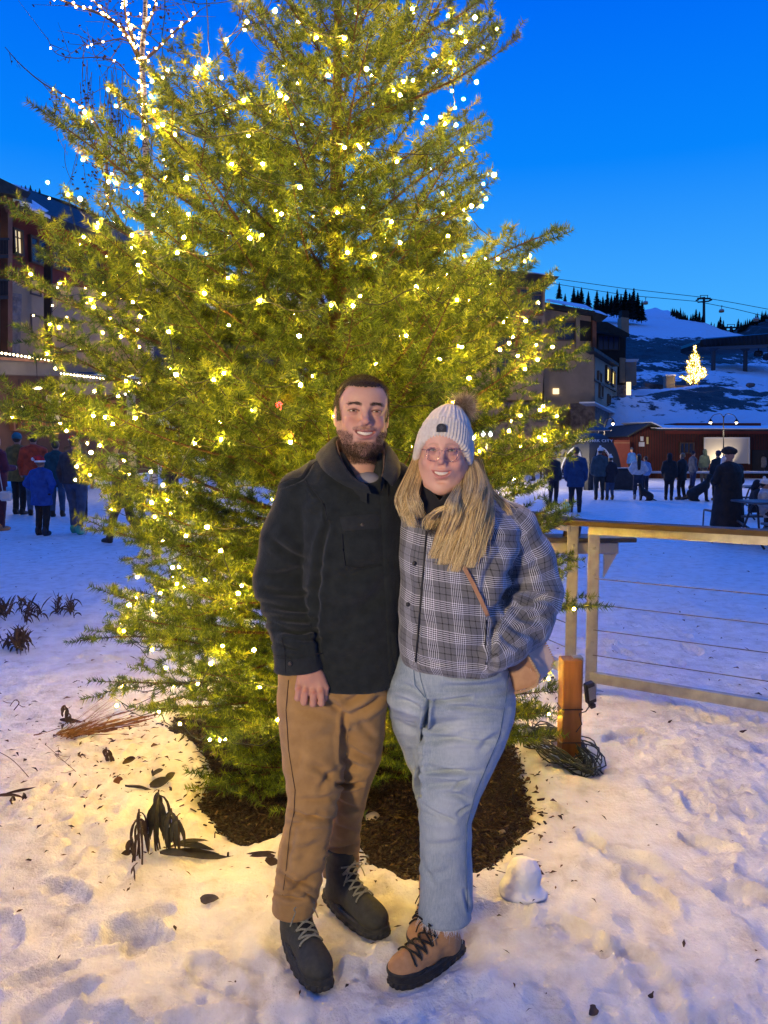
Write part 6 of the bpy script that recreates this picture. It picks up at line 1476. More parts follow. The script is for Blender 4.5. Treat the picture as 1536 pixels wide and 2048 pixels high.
# ================================================================== THE RESORT BEHIND
def text_mesh(txt, size, ext=.01):
    c = bpy.data.curves.new('lettering', 'FONT'); c.body = txt; c.size = size; c.extrude = ext; c.align_x = 'CENTER'; c.align_y = 'CENTER'; c.shear = .15; c.space_character = 1.08
    o = bpy.data.objects.new('lettering_tmp', c); COL.objects.link(o); dg = bpy.context.evaluated_depsgraph_get(); me = o.evaluated_get(dg).to_mesh()
    V = np.array([v.co[:] for v in me.vertices]); F = [tuple(p.vertices) for p in me.polygons]; o.evaluated_get(dg).to_mesh_clear(); bpy.data.objects.remove(o); bpy.data.curves.remove(c); return V, F
def build_hill():
    Ys = np.array([44, 48, 51, 55, 60, 65, 70, 75, 80, 86, 93, 101, 110, 122, 136, 150, 170, 190, 212, 235, 245, 262, 300], float)
    zc = np.interp(Ys, [44, 48, 55, 64, 70, 76, 84, 92, 104, 115, 150, 170, 240, 250, 300], [-.3, 1.6, 3.3, 5.6, 6.5, 7.0, 7.4, 9.5, 11.4, 13.5, 21.0, 25.5, 42.0, 42.4, 38])
    Yf = []; 
    for a, b in zip(Ys[:-1], Ys[1:]): Yf += list(np.linspace(a, b, max(2, int((b - a) / .9)), endpoint=False))
    Yf = np.array(Yf + [300.]); zf = np.interp(Yf, Ys, zc); pxs = np.concatenate([np.arange(-900, 1100, 25), np.arange(1100, 1640, 3.0), np.arange(1640, 2600, 30)])
    rk = np.interp(pxs, [-900, -200, 60, 200, 400, 800, 1200, 1300, 1400, 1450, 1500, 1640, 2600], [2.4, 2.1, 1.95, 1.75, 1.4, 1.05, 1.03, 1.0, .95, .88, .84, .80, .7])
    X = (pxs[:, None] - 768) / FPX * Yf[None, :]; Yg = np.broadcast_to(Yf[None, :], X.shape); far = np.clip((Yf - 100) / 140, 0, 1)[None, :]
    Z = zf[None, :] * (1 + (rk[:, None] - 1) * far); P = np.stack([X.ravel(), Yg.ravel()], 1)
    Z = Z.ravel() + np.clip((P[:, 1] - 44) / 10, 0, 1) * (.9 * fbm(P, .10, 4, 5) + .35 * fbm(P, .5, 3, 8)) * np.where(P[:, 1] > 175, .35, 1)
    V = np.concatenate([P, Z[:, None]], 1); nx, ny = X.shape; I = np.arange(nx * ny).reshape(nx, ny); F = np.stack([I[:-1, :-1].ravel(), I[1:, :-1].ravel(), I[1:, 1:].ravel(), I[:-1, 1:].ravel()], 1)
    m = M_('hill_snow', (.8, .82, .86), .7, spec=.2); t = NT(m); v = t.coord('Object', (1, .55, 1)); n = t.noise(v, .30, 9, .62); n2 = t.noise(t.coord('Object', (1, .6, 2.2)), 1.3, 6, .7)
    f = t.math('ADD', t.math('MULTIPLY', n, .62), t.math('MULTIPLY', n2, .38)); f = t.math('ADD', f, t.math('MULTIPLY', t.attr('brush'), .20)); k = t.math('SMOOTHSTEP', f, .50, .53) if False else t.ramp(f, ((.535, 0.0), (.565, 1.0)))
    t.base(t.mix(k, (.74, .78, .84), t.ramp(n2, ((.3, (.012, .012, .013)), (.7, (.055, .048, .042)))))); t.bump(t.noise(t.coord(), 2.5, 6, .7), .8, .25)
    o = part('hill', V, F, m, None, smooth=True); tag(o, kind='structure')
    px = proj(V); br = np.interp(V[:, 1], [44, 50, 56, 60, 68, 72, 80, 86, 92, 100, 120, 135, 165, 178, 190, 300], [.1, -.1, -.3, .35, .7, -.6, -1.0, .6, .25, -.2, .5, .9, .6, -.6, -1.2, -1.2])
    br = br + .5 * np.clip((1290 - px[:, 0]) / 60, 0, 1) * (V[:, 1] > 95) * (V[:, 1] < 175) - .35 * np.clip((px[:, 0] - 1430) / 60, 0, 1); vattr(o.data, 'brush', br)
    # farther slopes
    def ridge(name, Y, pts, mat, seed, amp):
        xs = np.linspace(pts[0][0], pts[-1][0], 160); yy = np.interp(xs, [p[0] for p in pts], [p[1] for p in pts]); n = len(xs); V = []
        for r, (dy, fz) in enumerate(((-70, .62), (-35, .84), (0, 1.0), (60, .9))):
            for i, x in enumerate(xs): q = pt(x, yy[i], Y); V.append((q[0], Y + dy, q[2] * fz + amp * vnoise(np.array([[x * .08, dy * .1]]), 1, seed)[0]))
        F = [(r * n + i, r * n + i + 1, (r + 1) * n + i + 1, (r + 1) * n + i) for r in range(3) for i in range(n - 1)]
        return tag(part(name, V, F, mat, None, smooth=True), kind='structure')
    sm = M_('far_snow', (.8, .82, .86), .8); t = NT(sm); t.base(t.ramp(t.noise(t.coord('Object', (1, .4, 1)), .06, 8, .7), ((.50, (.72, .77, .84)), (.58, (.30, .33, .38)))))
    ridge('far_hill', 620, [(1180, 640), (1240, 626), (1290, 617), (1310, 614), (1335, 620), (1380, 640), (1420, 662), (1470, 690), (1560, 720)], sm, 3, 1.5)
    dm = M_('wooded_slope', (.02, .022, .028), .9); t = NT(dm); t.base(t.ramp(t.noise(t.coord(), .25, 8, .7), ((.45, (.006, .008, .010)), (.62, (.035, .04, .05)), (.75, (.3, .34, .4)))))
    ridge('dark_hill', 330, [(1430, 700), (1455, 672), (1475, 658), (1500, 646), (1536, 634), (1600, 620), (1800, 600)], dm, 7, 1.2)

def make_conifer(name, seed, label):
    """a bristly dark conifer, 10 m tall at scale 1"""
    rg = np.random.default_rng(seed); o = thing(name, label, 'tree', (0, 0, 0), 'dark conifers along the ski slope ridge'); m = MB(); m.tube([(0, 0, -.6), (0, 0, 5), (0, 0, 10)], [.17, .1, .02], 6); m.build('trunk', dark_bark, o)
    P = []; D = []; L = []
    z = 1.0
    while z < 9.9:
        r = (10 - z) * .23 + .12; r *= rg.uniform(.75, 1.2); n = 11
        for k in range(n):
            a = rg.uniform(0, 6.28); rr = r * rg.uniform(.6, 1.1); d = np.array([math.cos(a), math.sin(a), rg.uniform(-.35, .15)]); 
            for j in range(max(2, int(rr / .28))):
                q = np.array([0, 0, z]) + d * rr * (j + .3) / max(2, int(rr / .28)); 
                for s_ in (-1, 1): P.append(q); e = d * .7 + np.array([-d[1], d[0], 0]) * s_ * .8 + [0, 0, rg.uniform(-.2, .1)]; D.append(e / np.linalg.norm(e)); L.append(min(.55, rr * .4 + .12))
            P.append(np.array([0, 0, z])); D.append(d / np.linalg.norm(d)); L.append(rr)
        z += rg.uniform(.16, .27)
    P.append(np.array([0, 0, 9.6])); D.append(np.array([0, 0, 1.0])); L.append(.8)
    V, F = strips(np.array(P), np.array(D), np.array(L), np.full(len(P), .30), np.tile([0, 0, -.1], (len(P), 1)), 1, .1, rg); part('crown', V, F, needle_dark, o); return o
def facade_pt(A, B, px, py, off=0.0):
    """where the sight line through a photo point meets the vertical plane through A and B, moved off metres outwards"""
    if off: n_ = cols(A, B)[1]; A = A + n_ * off; B = B + n_ * off
    d = ray(px, py); n = np.array([-(B[1] - A[1]), B[0] - A[0]]); t = (n @ np.array([A[0], A[1]])) / (n[0] * d[0] + n[1] * d[1]); return d * t + np.array([0, 0, CAMZ])
def cols(A, B):
    e = np.array([B[0] - A[0], B[1] - A[1], 0.]); e /= np.linalg.norm(e); n = np.array([e[1], -e[0], 0.]);  
    if n[1] > 0: n = -n
    return e, n
def window(par, A, B, x0, y0, x1, y1, fm, pm, mull=1, th=.10):
    e, n = cols(A, B); p = facade_pt(A, B, x0, (y0 + y1) / 2); q = facade_pt(A, B, x1, (y0 + y1) / 2); c = facade_pt(A, B, (x0 + x1) / 2, (y0 + y1) / 2); zt = facade_pt(A, B, (x0 + x1) / 2, y0)[2]; zb = facade_pt(A, B, (x0 + x1) / 2, y1)[2]
    W = np.linalg.norm((q - p)[:2]); H = zt - zb; c[2] = (zt + zb) / 2; rot = np.stack([e, -n, [0, 0, 1]], 1); b = MB(); f = max(.06, W * .05)
    for s in (-1, 1): b.box(c + e * s * (W / 2) + n * .05, (f, th + .06, H + f), rot=rot); b.box(c + np.array([0, 0, s * H / 2]) + n * .052, (W - f, th + .05, f), rot=rot)
    for i in range(mull): b.box(c + e * (W * ((i + 1) / (mull + 1) - .5)) + n * .04, (f * .45, th, H - f), rot=rot)
    if H > W * .8: b.box(c + (0, 0, H * .18) + n * .035, (W - f, th, f * .4), rot=rot)
    o = b.build('window', fm, par); b = MB(); b.box(c + n * .012, (W - f * .5, .03, H - f * .5), rot=rot); b.build('pane', pm, o); return o
def wallpoly(name, A, B, pts, mat, par, th=.3, proud=0.0):
    """polygon drawn in photo pixels on the plane AB, given thickness backwards"""
    e, n = cols(A, B); P = [facade_pt(A, B, x, y, proud) for x, y in pts]; m = MB(); m.prism(P, -n * th); return m.build(name, mat, par)
def build_buildings():
    tan = noisy('tan_stucco', (.30, .215, .145), (.40, .29, .195), 1.2, .9, .3, .05); tan2 = noisy('tan_siding', (.36, .27, .185), (.46, .34, .235), 1.5, .9, .2, .05); stone = noisy('rubble_stone', (.09, .075, .075), (.28, .235, .22), 3.0, .9, .9, .15); rust = noisy('rust_timber', (.17, .07, .04), (.26, .11, .06), 2, .8, .3, .03)
    roof = noisy('dark_roof', (.012, .014, .014), (.03, .034, .032), 3, .8, .3, .05); snow = noisy('roof_snow', (.72, .75, .80), (.82, .84, .88), 2, .7, .3, .05); red = noisy('red_siding', (.13, .024, .018), (.20, .04, .028), 1.5, .85, .2, .03); darkw = noisy('dark_siding', (.014, .012, .013), (.03, .026, .026), 2, .8, .3, .03)
    blue = M_('blue_pane', (.022, .040, .10), .18, spec=.7); lit = M_('lit_pane', (.8, .6, .35), .5, emit=(1.0, .80, .45), estr=.95); litd = M_('lit_room', (.8, .6, .35), .5, emit=(1.0, .78, .42), estr=1.6); frame = M_('window_frame', (.07, .045, .035), .6); fr2 = M_('tan_frame', (.15, .11, .08), .7)
    glass_y = M_('yellow_window', (.8, .6, .2), .5, emit=(1.0, .80, .22), estr=1.3)
    # ---- condominium block on the right
    b = thing('apartment_building', 'tan stucco lodge with stepped snowy roofs right of the spruce', 'building', pt(1140, 950, 52))
    A, B = pt(860, 700, 46), pt(1090, 700, 46)
    wallpoly('wall', A, B, [(700, 560), (1090, 573), (1090, 700), (1084, 800), (700, 800)], tan, b, 6)
    wallpoly('stone_base', A, B, [(700, 805), (1105, 805), (1105, 960), (700, 960)], stone, b, 8, .3)
    for x in (940, 985, 1031): wallpoly('timber_post', A, B, [(x, 575), (x + 9, 576), (x + 9, 705), (x, 705)], rust, b, .3, .5)
    wallpoly('brick_panel', A, B, [(1040, 620), (1086, 621), (1086, 631), (1040, 630)], rust, b, .1, .12)
    for r in ((1040, 578, 1084, 617), (1040, 640, 1082, 680), (948, 585, 980, 640), (992, 590, 1028, 640), (992, 660, 1028, 700), (1042, 700, 1078, 740), (992, 715, 1028, 755), (948, 660, 980, 700)): window(b, A, B, *r, fr2, blue, 1)
    m = MB(); q = [pt(700, 545, 42.5), pt(895, 527, 42.5), pt(1118, 556, 44), pt(1100, 562, 46)]; m.prism([pt(640, 545, 43), pt(900, 528, 43), pt(1119, 553, 44), pt(1105, 566, 47), pt(1090, 574, 46), pt(640, 570, 46)], (0, 6, .2)); m.build('roof', roof, b)
    m = MB(); m.prism([pt(1000, 536, 43.6), pt(1108, 552, 43.8), pt(1090, 551.5, 45), pt(1000, 535, 45)], (0, .3, .12)); m.prism([pt(905, 526, 43), pt(985, 536, 43.2), pt(985, 534, 45), pt(905, 522, 45)], (0, .3, .15)); m.build('roof_snow', snow, b)
    A2, B2 = pt(1090, 700, 49), pt(1188, 700, 49)
    wallpoly('wall', A2, B2, [(1088, 618), (1188, 634), (1188, 820), (1088, 820)], tan2, b, 6); wallpoly('balcony_recess', A2, B2, [(1160, 640), (1184, 644), (1184, 682), (1160, 682)], darkw, b, .2, .06)
    for x in (1152, 1185): wallpoly('timber_post', A2, B2, [(x, 633), (x + 8, 634), (x + 8, 700), (x, 700)], rust if x > 1160 else tan2, b, .3, .35)
    window(b, A2, B2, 1108, 644, 1150, 681, fr2, blue, 1); window(b, A2, B2, 1104, 706, 1132, 742, fr2, blue, 1)
    m = MB(); m.prism([pt(1088, 604, 47.5), pt(1190, 622, 47.5), pt(1192, 632, 47.5), pt(1088, 615, 47.5)], (0, 6, 1.0)); m.prism([pt(1186, 624, 48.5), pt(1217, 632, 48.5), pt(1200, 646, 48.5), pt(1186, 640, 48.5)], (0, 5, .8)); m.build('roof', roof, b)
    m = MB(); m.prism([pt(1092, 602.5, 47.3), pt(1186, 620, 47.3), pt(1172, 612, 50), pt(1096, 600, 50)], (0, .2, .12)); m.prism([pt(1188, 623.5, 48.3), pt(1214, 631, 48.3), pt(1200, 624, 50), pt(1188, 622, 50)], (0, .2, .12)); m.build('roof_snow', snow, b)
    A3, B3 = pt(1140, 760, 51), pt(1190, 760, 51); wallpoly('wall', A3, B3, [(1140, 694), (1190, 696), (1190, 802), (1140, 802)], tan2, b, 3, .2)
    window(b, A3, B3, 1154, 713, 1172, 752, frame, blue, 0, .5); window(b, A3, B3, 1156, 714, 1170, 732, frame, litd, 0, .6); window(b, A3, B3, 1150, 775, 1172, 786, frame, blue, 0, .5)
    wallpoly('stone_base', A3, B3, [(1095, 803), (1190, 800), (1192, 960), (1095, 960)], stone, b, 3, .8)
    C3 = pt(1234, 760, 66); wallpoly('side_wall', B3, C3, [(1190, 697), (1235, 729), (1232, 826), (1190, 802)], tan2, b, 1.5); wallpoly('side_base', B3, C3, [(1190, 806), (1232, 828), (1232, 905), (1190, 930)], stone, b, 1.5, .35)
    wallpoly('cornice', B3, C3, [(1188, 694), (1238, 727), (1238, 733), (1188, 701)], roof, b, .6, .5); wallpoly('ledge_snow', B3, C3, [(1190, 803), (1233, 825), (1233, 828), (1190, 806)], snow, b, .9, .7); wallpoly('band', B3, C3, [(1190, 757), (1234, 781), (1234, 784), (1190, 760)], fr2, b, .3, .15)
    for r in ((1210, 735, 1217, 765), (1221, 742, 1227, 771)): window(b, B3, C3, *r, frame, glass_y, 0, .2)
    for r in ((1194, 745, 1200, 765), (1197, 770, 1203, 795), (1214, 790, 1218, 808), (1224, 795, 1228, 812)): window(b, B3, C3, *r, fr2, tan, 0, .15)
    m = MB(); A4, B4 = pt(1080, 790, 49.2), pt(1142, 790, 49.2); e, n = cols(A4, B4)
    for x in np.arange(1080, 1142, 2.2): m.bar(facade_pt(A4, B4, x, 784) , facade_pt(A4, B4, x, 803), .03, .03, up=(0, 1, 0))
    m.bar(facade_pt(A4, B4, 1078, 784), facade_pt(A4, B4, 1143, 784), .08, .08); m.build('balcony_railing', darkw, b)
    wallpoly('lit_room', A2, B2, [(1106, 777), (1118, 777), (1118, 788), (1106, 788)], litd, b, .05, .1)
    # ---- dark chalet with a pale chimney
    b = thing('chalet', 'dark timber chalet with a pale chimney below the snow slope', 'building', pt(1222, 900, 72)); A, B = pt(1190, 760, 70), pt(1255, 760, 70)
    wallpoly('wall', A, B, [(1188, 650), (1252, 664), (1250, 840), (1188, 840)], darkw, b, 7); window(b, A, B, 1196, 672, 1238, 700, frame, blue, 3); wallpoly('light_bay', A, B, [(1240, 715), (1251, 716), (1250, 765), (1240, 765)], tan, b, .2, .3)
    m = MB(); m.prism([pt(1186, 642, 68), pt(1215, 654 - 10, 68), pt(1260, 668, 68), pt(1258, 674, 68), pt(1186, 660, 68)], (0, 9, .8)); m.build('roof', roof, b); m = MB(); m.prism([pt(1243, 634, 72), pt(1258, 636, 72), pt(1258, 668, 72), pt(1243, 664, 72)], (0, 1.2, 0)); ch = m.build('chimney', tan2, b)
    m = MB(); m.prism([pt(1244, 620, 72), pt(1258, 622, 72), pt(1258, 636, 72), pt(1244, 634, 72)], (0, 1.0, 0)); m.build('chimney_cap', darkw, ch); wallpoly('stone_base', A, B, [(1230, 770), (1252, 770), (1252, 850), (1230, 850)], stone, b, 2, .4); wallpoly('lit_door', A, B, [(1253, 764), (1262, 764), (1262, 790), (1253, 790)], litd, b, .05, .5)
    b = thing('lodge_annex', 'small low building with a snowy roof right of the dark chalet', 'building', pt(1265, 890, 76)); A, B = pt(1250, 740, 76), pt(1275, 740, 76); wallpoly('wall', A, B, [(1250, 722), (1273, 722), (1273, 770), (1250, 770)], tan, b, 3)
    m = MB(); m.prism([pt(1248, 718, 74), pt(1278, 718, 74), pt(1276, 723, 74), pt(1248, 723, 74)], (0, 5, .4)); m.build('roof', snow, b)
    # ---- red lodge on the left
    b = thing('lodge_building', 'dark red timber lodge with tall posts and lit windows at the left edge', 'building', pt(60, 930, 30)); A, B = pt(0, 700, 26), pt(118, 700, 28.8)
    wallpoly('upper_wall', A, B, [(-420, 380), (30, 404), (170, 452), (300, 508), (300, 700), (-420, 700)], red, b, 5); wallpoly('lower_wall', A, B, [(-420, 560), (55, 560), (300, 594), (300, 745), (-420, 740)], tan, b, .12, .10); wallpoly('stone_pier', A, B, [(22, 585), (44, 588), (40, 715), (18, 712)], stone, b, .6, .5)
    for r, pm in (((-6, 450, 14, 503), lit), ((24, 460, 41, 508), lit), ((58, 478, 92, 528), blue), ((102, 494, 140, 540), blue), ((56, 555, 76, 590), blue), ((58, 634, 93, 682), blue), ((110, 640, 140, 684), blue), ((30, 540, 42, 562), blue), ((160, 515, 200, 556), blue), ((-60, 450, -25, 503), lit)): window(b, A, B, *r, frame, pm, 1)
    for x in (16, 102): wallpoly('timber_post', A, B, [(x, 392 if x < 50 else 520), (x + (9 if x < 50 else 3), 393 if x < 50 else 521), (x + (9 if x < 50 else 3), 705), (x, 700)], rust if x < 50 else darkw, b, .3, .8)
    m = MB(); e, n = cols(A, B); 
    for (x0, y0, x1, y1) in ((6, 392, 17, 424), (36, 404, 26, 425)): m.bar(facade_pt(A, B, x0, y0, .9), facade_pt(A, B, x1, y1, .9), .12, .12, up=(0, 1, 0))
    m.build('brace', rust, b)
    m = MB(); m.prism([facade_pt(A, B, -400, 230, 1.2), facade_pt(A, B, 0, 356, 1.2), facade_pt(A, B, 62, 386, 1.2), facade_pt(A, B, 55, 396, 1.2), facade_pt(A, B, 0, 384, 1.2), facade_pt(A, B, -400, 300, 1.2)], -n * 6); m.build('gable_roof', roof, b)
    m = MB(); m.prism([facade_pt(A, B, 24, 398, .8), facade_pt(A, B, 118, 437, .8), facade_pt(A, B, 300, 508, .8), facade_pt(A, B, 300, 478, -3), facade_pt(A, B, 130, 402, -3), facade_pt(A, B, 60, 380, -3)], (0, 0, -.3)); m.build('lower_roof', roof, b)
    m = MB(); m.prism([facade_pt(A, B, 26, 403, .86), facade_pt(A, B, 100, 438, .86), facade_pt(A, B, 112, 437, .2), facade_pt(A, B, 64, 405, -.1), facade_pt(A, B, 66, 414, .3)], (0, 0, .10)); m.build('roof_snow', snow, b)
    # balcony on the left edge
    m = MB()
    for (yt, yb) in ((478, 508), (560, 590)):
        for x in np.arange(-30, 16, 3.0): m.bar(facade_pt(A, B, x, yt, .9), facade_pt(A, B, x, yb, .9), .03, .03, up=(0, 1, 0))
        m.bar(facade_pt(A, B, -34, yt, .9), facade_pt(A, B, 17, yt, .9), .07, .07)
        m.prism([facade_pt(A, B, -34, yb, .95), facade_pt(A, B, 17, yb + 1, .95), facade_pt(A, B, 17, yb + 8, .95), facade_pt(A, B, -34, yb + 7, .95)], -n * .9)
    m.build('balcony', darkw, b)
    # shop front with a string of bulbs
    grey = noisy('grey_fascia', (.10, .085, .08), (.15, .13, .12), 1.5, .85, .2, .03)
    wallpoly('fascia', A, B, [(-420, 690), (118, 727), (118, 752), (-420, 735)], grey, b, .5, 1.4); wallpoly('fascia_beam', A, B, [(-420, 686), (120, 722), (120, 727), (-420, 691)], rust, b, .5, 1.5); wallpoly('shop_fascia', A, B, [(118, 742), (300, 762), (300, 788), (118, 790)], grey, b, .5, 1.0)
    wallpoly('shop_wall', A, B, [(-420, 735), (300, 758), (300, 945), (-420, 990)], noisy('shop_brown', (.06, .028, .02), (.10, .045, .03), 2, .8), b, .3, .6)
    for r, pm in (((-10, 800, 22, 860), blue), ((27, 800, 47, 850), litd), ((52, 800, 80, 852), blue), ((125, 800, 150, 870), litd), ((190, 805, 240, 880), blue)): window(b, A, B, *r, rust, pm, 1, 1.4)
    sn = wallpoly('poster_panel', A, B, [(96, 790), (121, 792), (121, 842), (96, 840)], M_('pale_panel', (.40, .38, .34), .8), b, .08, 1.45)
    lb = M_('eave_bulb', (1, .8, .5), .4, emit=(1.0, .78, .42), estr=22); Pb = [facade_pt(A, B, x, 705 + (x + 4) * .150, 1.75) for x in np.arange(-4, 122, 7.8)]
    w = MB(); w.tube(np.array(Pb) + (0, 0, .05), .012, 4); string_lights('string_lights', 'straight string of round bulbs along the shop front eave at the left', np.array(Pb), .034, lb, 100, [np.array(Pb) + (0, 0, .06)], darkw, 'bulb strings along the shop front')
    Pb = [facade_pt(A, B, x, 747 + (x - 122) * .12, 1.3) for x in np.arange(122, 300, 6.5)]; string_lights('string_lights', 'lower string of round bulbs over the shop door behind the spruce', np.array(Pb), .034, lb, 100, [np.array(Pb) + (0, 0, .06)], darkw, 'bulb strings along the shop front')
    pend = M_('pendant_shade', (.9, .9, .85), .4, emit=(1, .93, .8), estr=4)
    for (x, y, lab) in ((75, 778, 'glowing pendant lamp under the shop canopy at the far left'), (40, 818, 'lower glowing pendant lamp over the brown shop window'), (254, 790, 'glowing pendant lamp seen through the left spruce branches')):
        c = facade_pt(A, B, x, y, 2.3); t_ = thing('pendant_lamp', lab, 'lamp', c, 'pendant lamps outside the shop'); m = MB(); m.lathe(c, [(.10, 0), (.14, .02), (.12, .06), (.04, .09)], 12); m.build('lamp_shade', pend, t_); d_ = bpy.data.lights.new('pendant_glow', 'POINT'); d_.energy = 45; d_.color = (1, .8, .55); d_.shadow_soft_size = .1; l_ = bpy.data.objects.new('pendant_glow', d_); COL.objects.link(l_); l_.parent = t_; l_.location = (0, 0, -.35); m = MB(); m.cyl(c + (0, 0, .09), c + (0, 0, .9), .01, n=5); m.build('cord', darkw, t_)
    c = pt(262, 800, 24); t_ = thing('awning_post', 'pale square post of the shop canopy behind the left branches', 'post', (c[0], c[1], 0)); m = MB(); m.box((c[0], c[1], 1.7), (.22, .22, 3.4), bev=.02); m.build('shaft', M_('pale_post', (.35, .32, .27), .8), t_); m = MB(); m.box((c[0], c[1], .12), (.32, .32, .24), bev=.02); m.build('foot', stone, t_)
    # ---- barn with the lit board
    b = thing('red_barn', 'low dark red barn with snow on its roof below the hill', 'building', pt(1400, 957, 40)); A, B = pt(1256, 900, 40), pt(1640, 900, 40)
    wallpoly('wall', A, B, [(1258, 868), (1304, 845), (1330, 858), (1660, 862), (1660, 962), (1258, 958)], red, b, 6); m = MB(); e, n = cols(A, B)
    for x in np.arange(1261, 1660, 3.2): m.bar(facade_pt(A, B, x, 868 if x > 1330 else 868 - max(0, 18 - abs(x - 1304) * .5)) + n * .02, facade_pt(A, B, x, 957, .02), .025, .03, up=(0, 1, 0))
    m.build('batten', darkw, b)
    m = MB(); m.prism([pt(1254, 872, 39.2), pt(1303, 845, 39.2), pt(1328, 857, 39.2), pt(1328, 860.5, 39.2), pt(1304, 848.5, 39.2), pt(1256, 874, 39.2)], (0, 7, 0)); m.prism([pt(1314, 857.5, 39), pt(1660, 859, 39), pt(1660, 863, 39), pt(1314, 861, 39)], (0, 7, .3)); rf = m.build('roof', roof, b)
    m = MB(); m.prism([pt(1303, 843.5, 39.1), pt(1316, 849, 39.1), pt(1328, 856, 39.1), pt(1303, 845, 39.1)], (0, 5, .1)); m.prism([pt(1316, 855.6, 38.9), pt(1660, 857, 38.9), pt(1660, 859, 38.9), pt(1316, 857.6, 38.9)], (0, 5, .3)); m.build('roof_snow', snow, rf)
    m = MB(); m.prism([pt(1354, 846, 43), pt(1522, 846, 43), pt(1522, 856, 43), pt(1354, 856, 43)], (0, 2, 0)); m.build('roof_dormer', red, rf)
    window(b, A, B, 1359, 886, 1386, 906, frame, blue, 2); wallpoly('door_panel', A, B, [(1504, 900), (1536, 900), (1536, 950), (1504, 950)], darkw, b, .06, .06)
    wallpoly('notice', A, B, [(1278, 884), (1289, 884), (1289, 893), (1278, 893)], M_('paper', (.6, .6, .6), .8), b, .03, .08); wallpoly('notice', A, B, [(1281, 873), (1287, 873), (1287, 882), (1281, 882)], bpy.data.materials['paper'], b, .03, .08); wallpoly('notice', A, B, [(1293, 874), (1297, 874), (1297, 888), (1293, 888)], M_('yellow_paper', (.6, .5, .2), .8), b, .03, .08)
    sg = thing('lit_signboard', 'big pale signboard lit from below on the red barn wall', 'sign', facade_pt(A, B, 1454, 900, .1)); wallpoly('board', A, B, [(1409, 876), (1498, 876), (1498, 927), (1409, 927)], M_('cream_board', (.55, .50, .42), .7), sg, .06, .18)
    m = MB(); m.bar(facade_pt(A, B, 1408, 876, .2), facade_pt(A, B, 1499, 876, .2), .06, .08); m.bar(facade_pt(A, B, 1409, 875, .2), facade_pt(A, B, 1409, 928, .2), .06, .08, up=(0, 1, 0)); m.bar(facade_pt(A, B, 1498, 875, .2), facade_pt(A, B, 1498, 928, .2), .06, .08, up=(0, 1, 0)); m.build('frame', M_('white_frame', (.6, .58, .55), .6), sg)
    cc = facade_pt(A, B, 1450, 922, .75); l = bpy.data.lights.new('sign_light', 'SPOT'); l.energy = 60; l.color = (1, .80, .5); l.spot_size = R(120); l.spot_blend = .3; l.shadow_soft_size = .05; lo = bpy.data.objects.new('sign_light', l); COL.objects.link(lo); lo.location = tuple(cc); lo.rotation_euler = (R(115), 0, 0)
    # fence of red boards left of the barn
    A5, B5 = pt(1228, 900, 39), pt(1262, 900, 39); fo = thing('board_fence', 'short run of red boards between the tan lodge and the barn', 'fence', pt(1245, 955, 39)); wallpoly('boards', A5, B5, [(1228, 880), (1260, 880), (1260, 958), (1228, 958)], noisy('fence_red', (.14, .03, .02), (.20, .045, .03), 2, .8), fo, .08); wallpoly('rail', A5, B5, [(1228, 884), (1260, 884), (1260, 887), (1228, 887)], rust, fo, .05, .06)
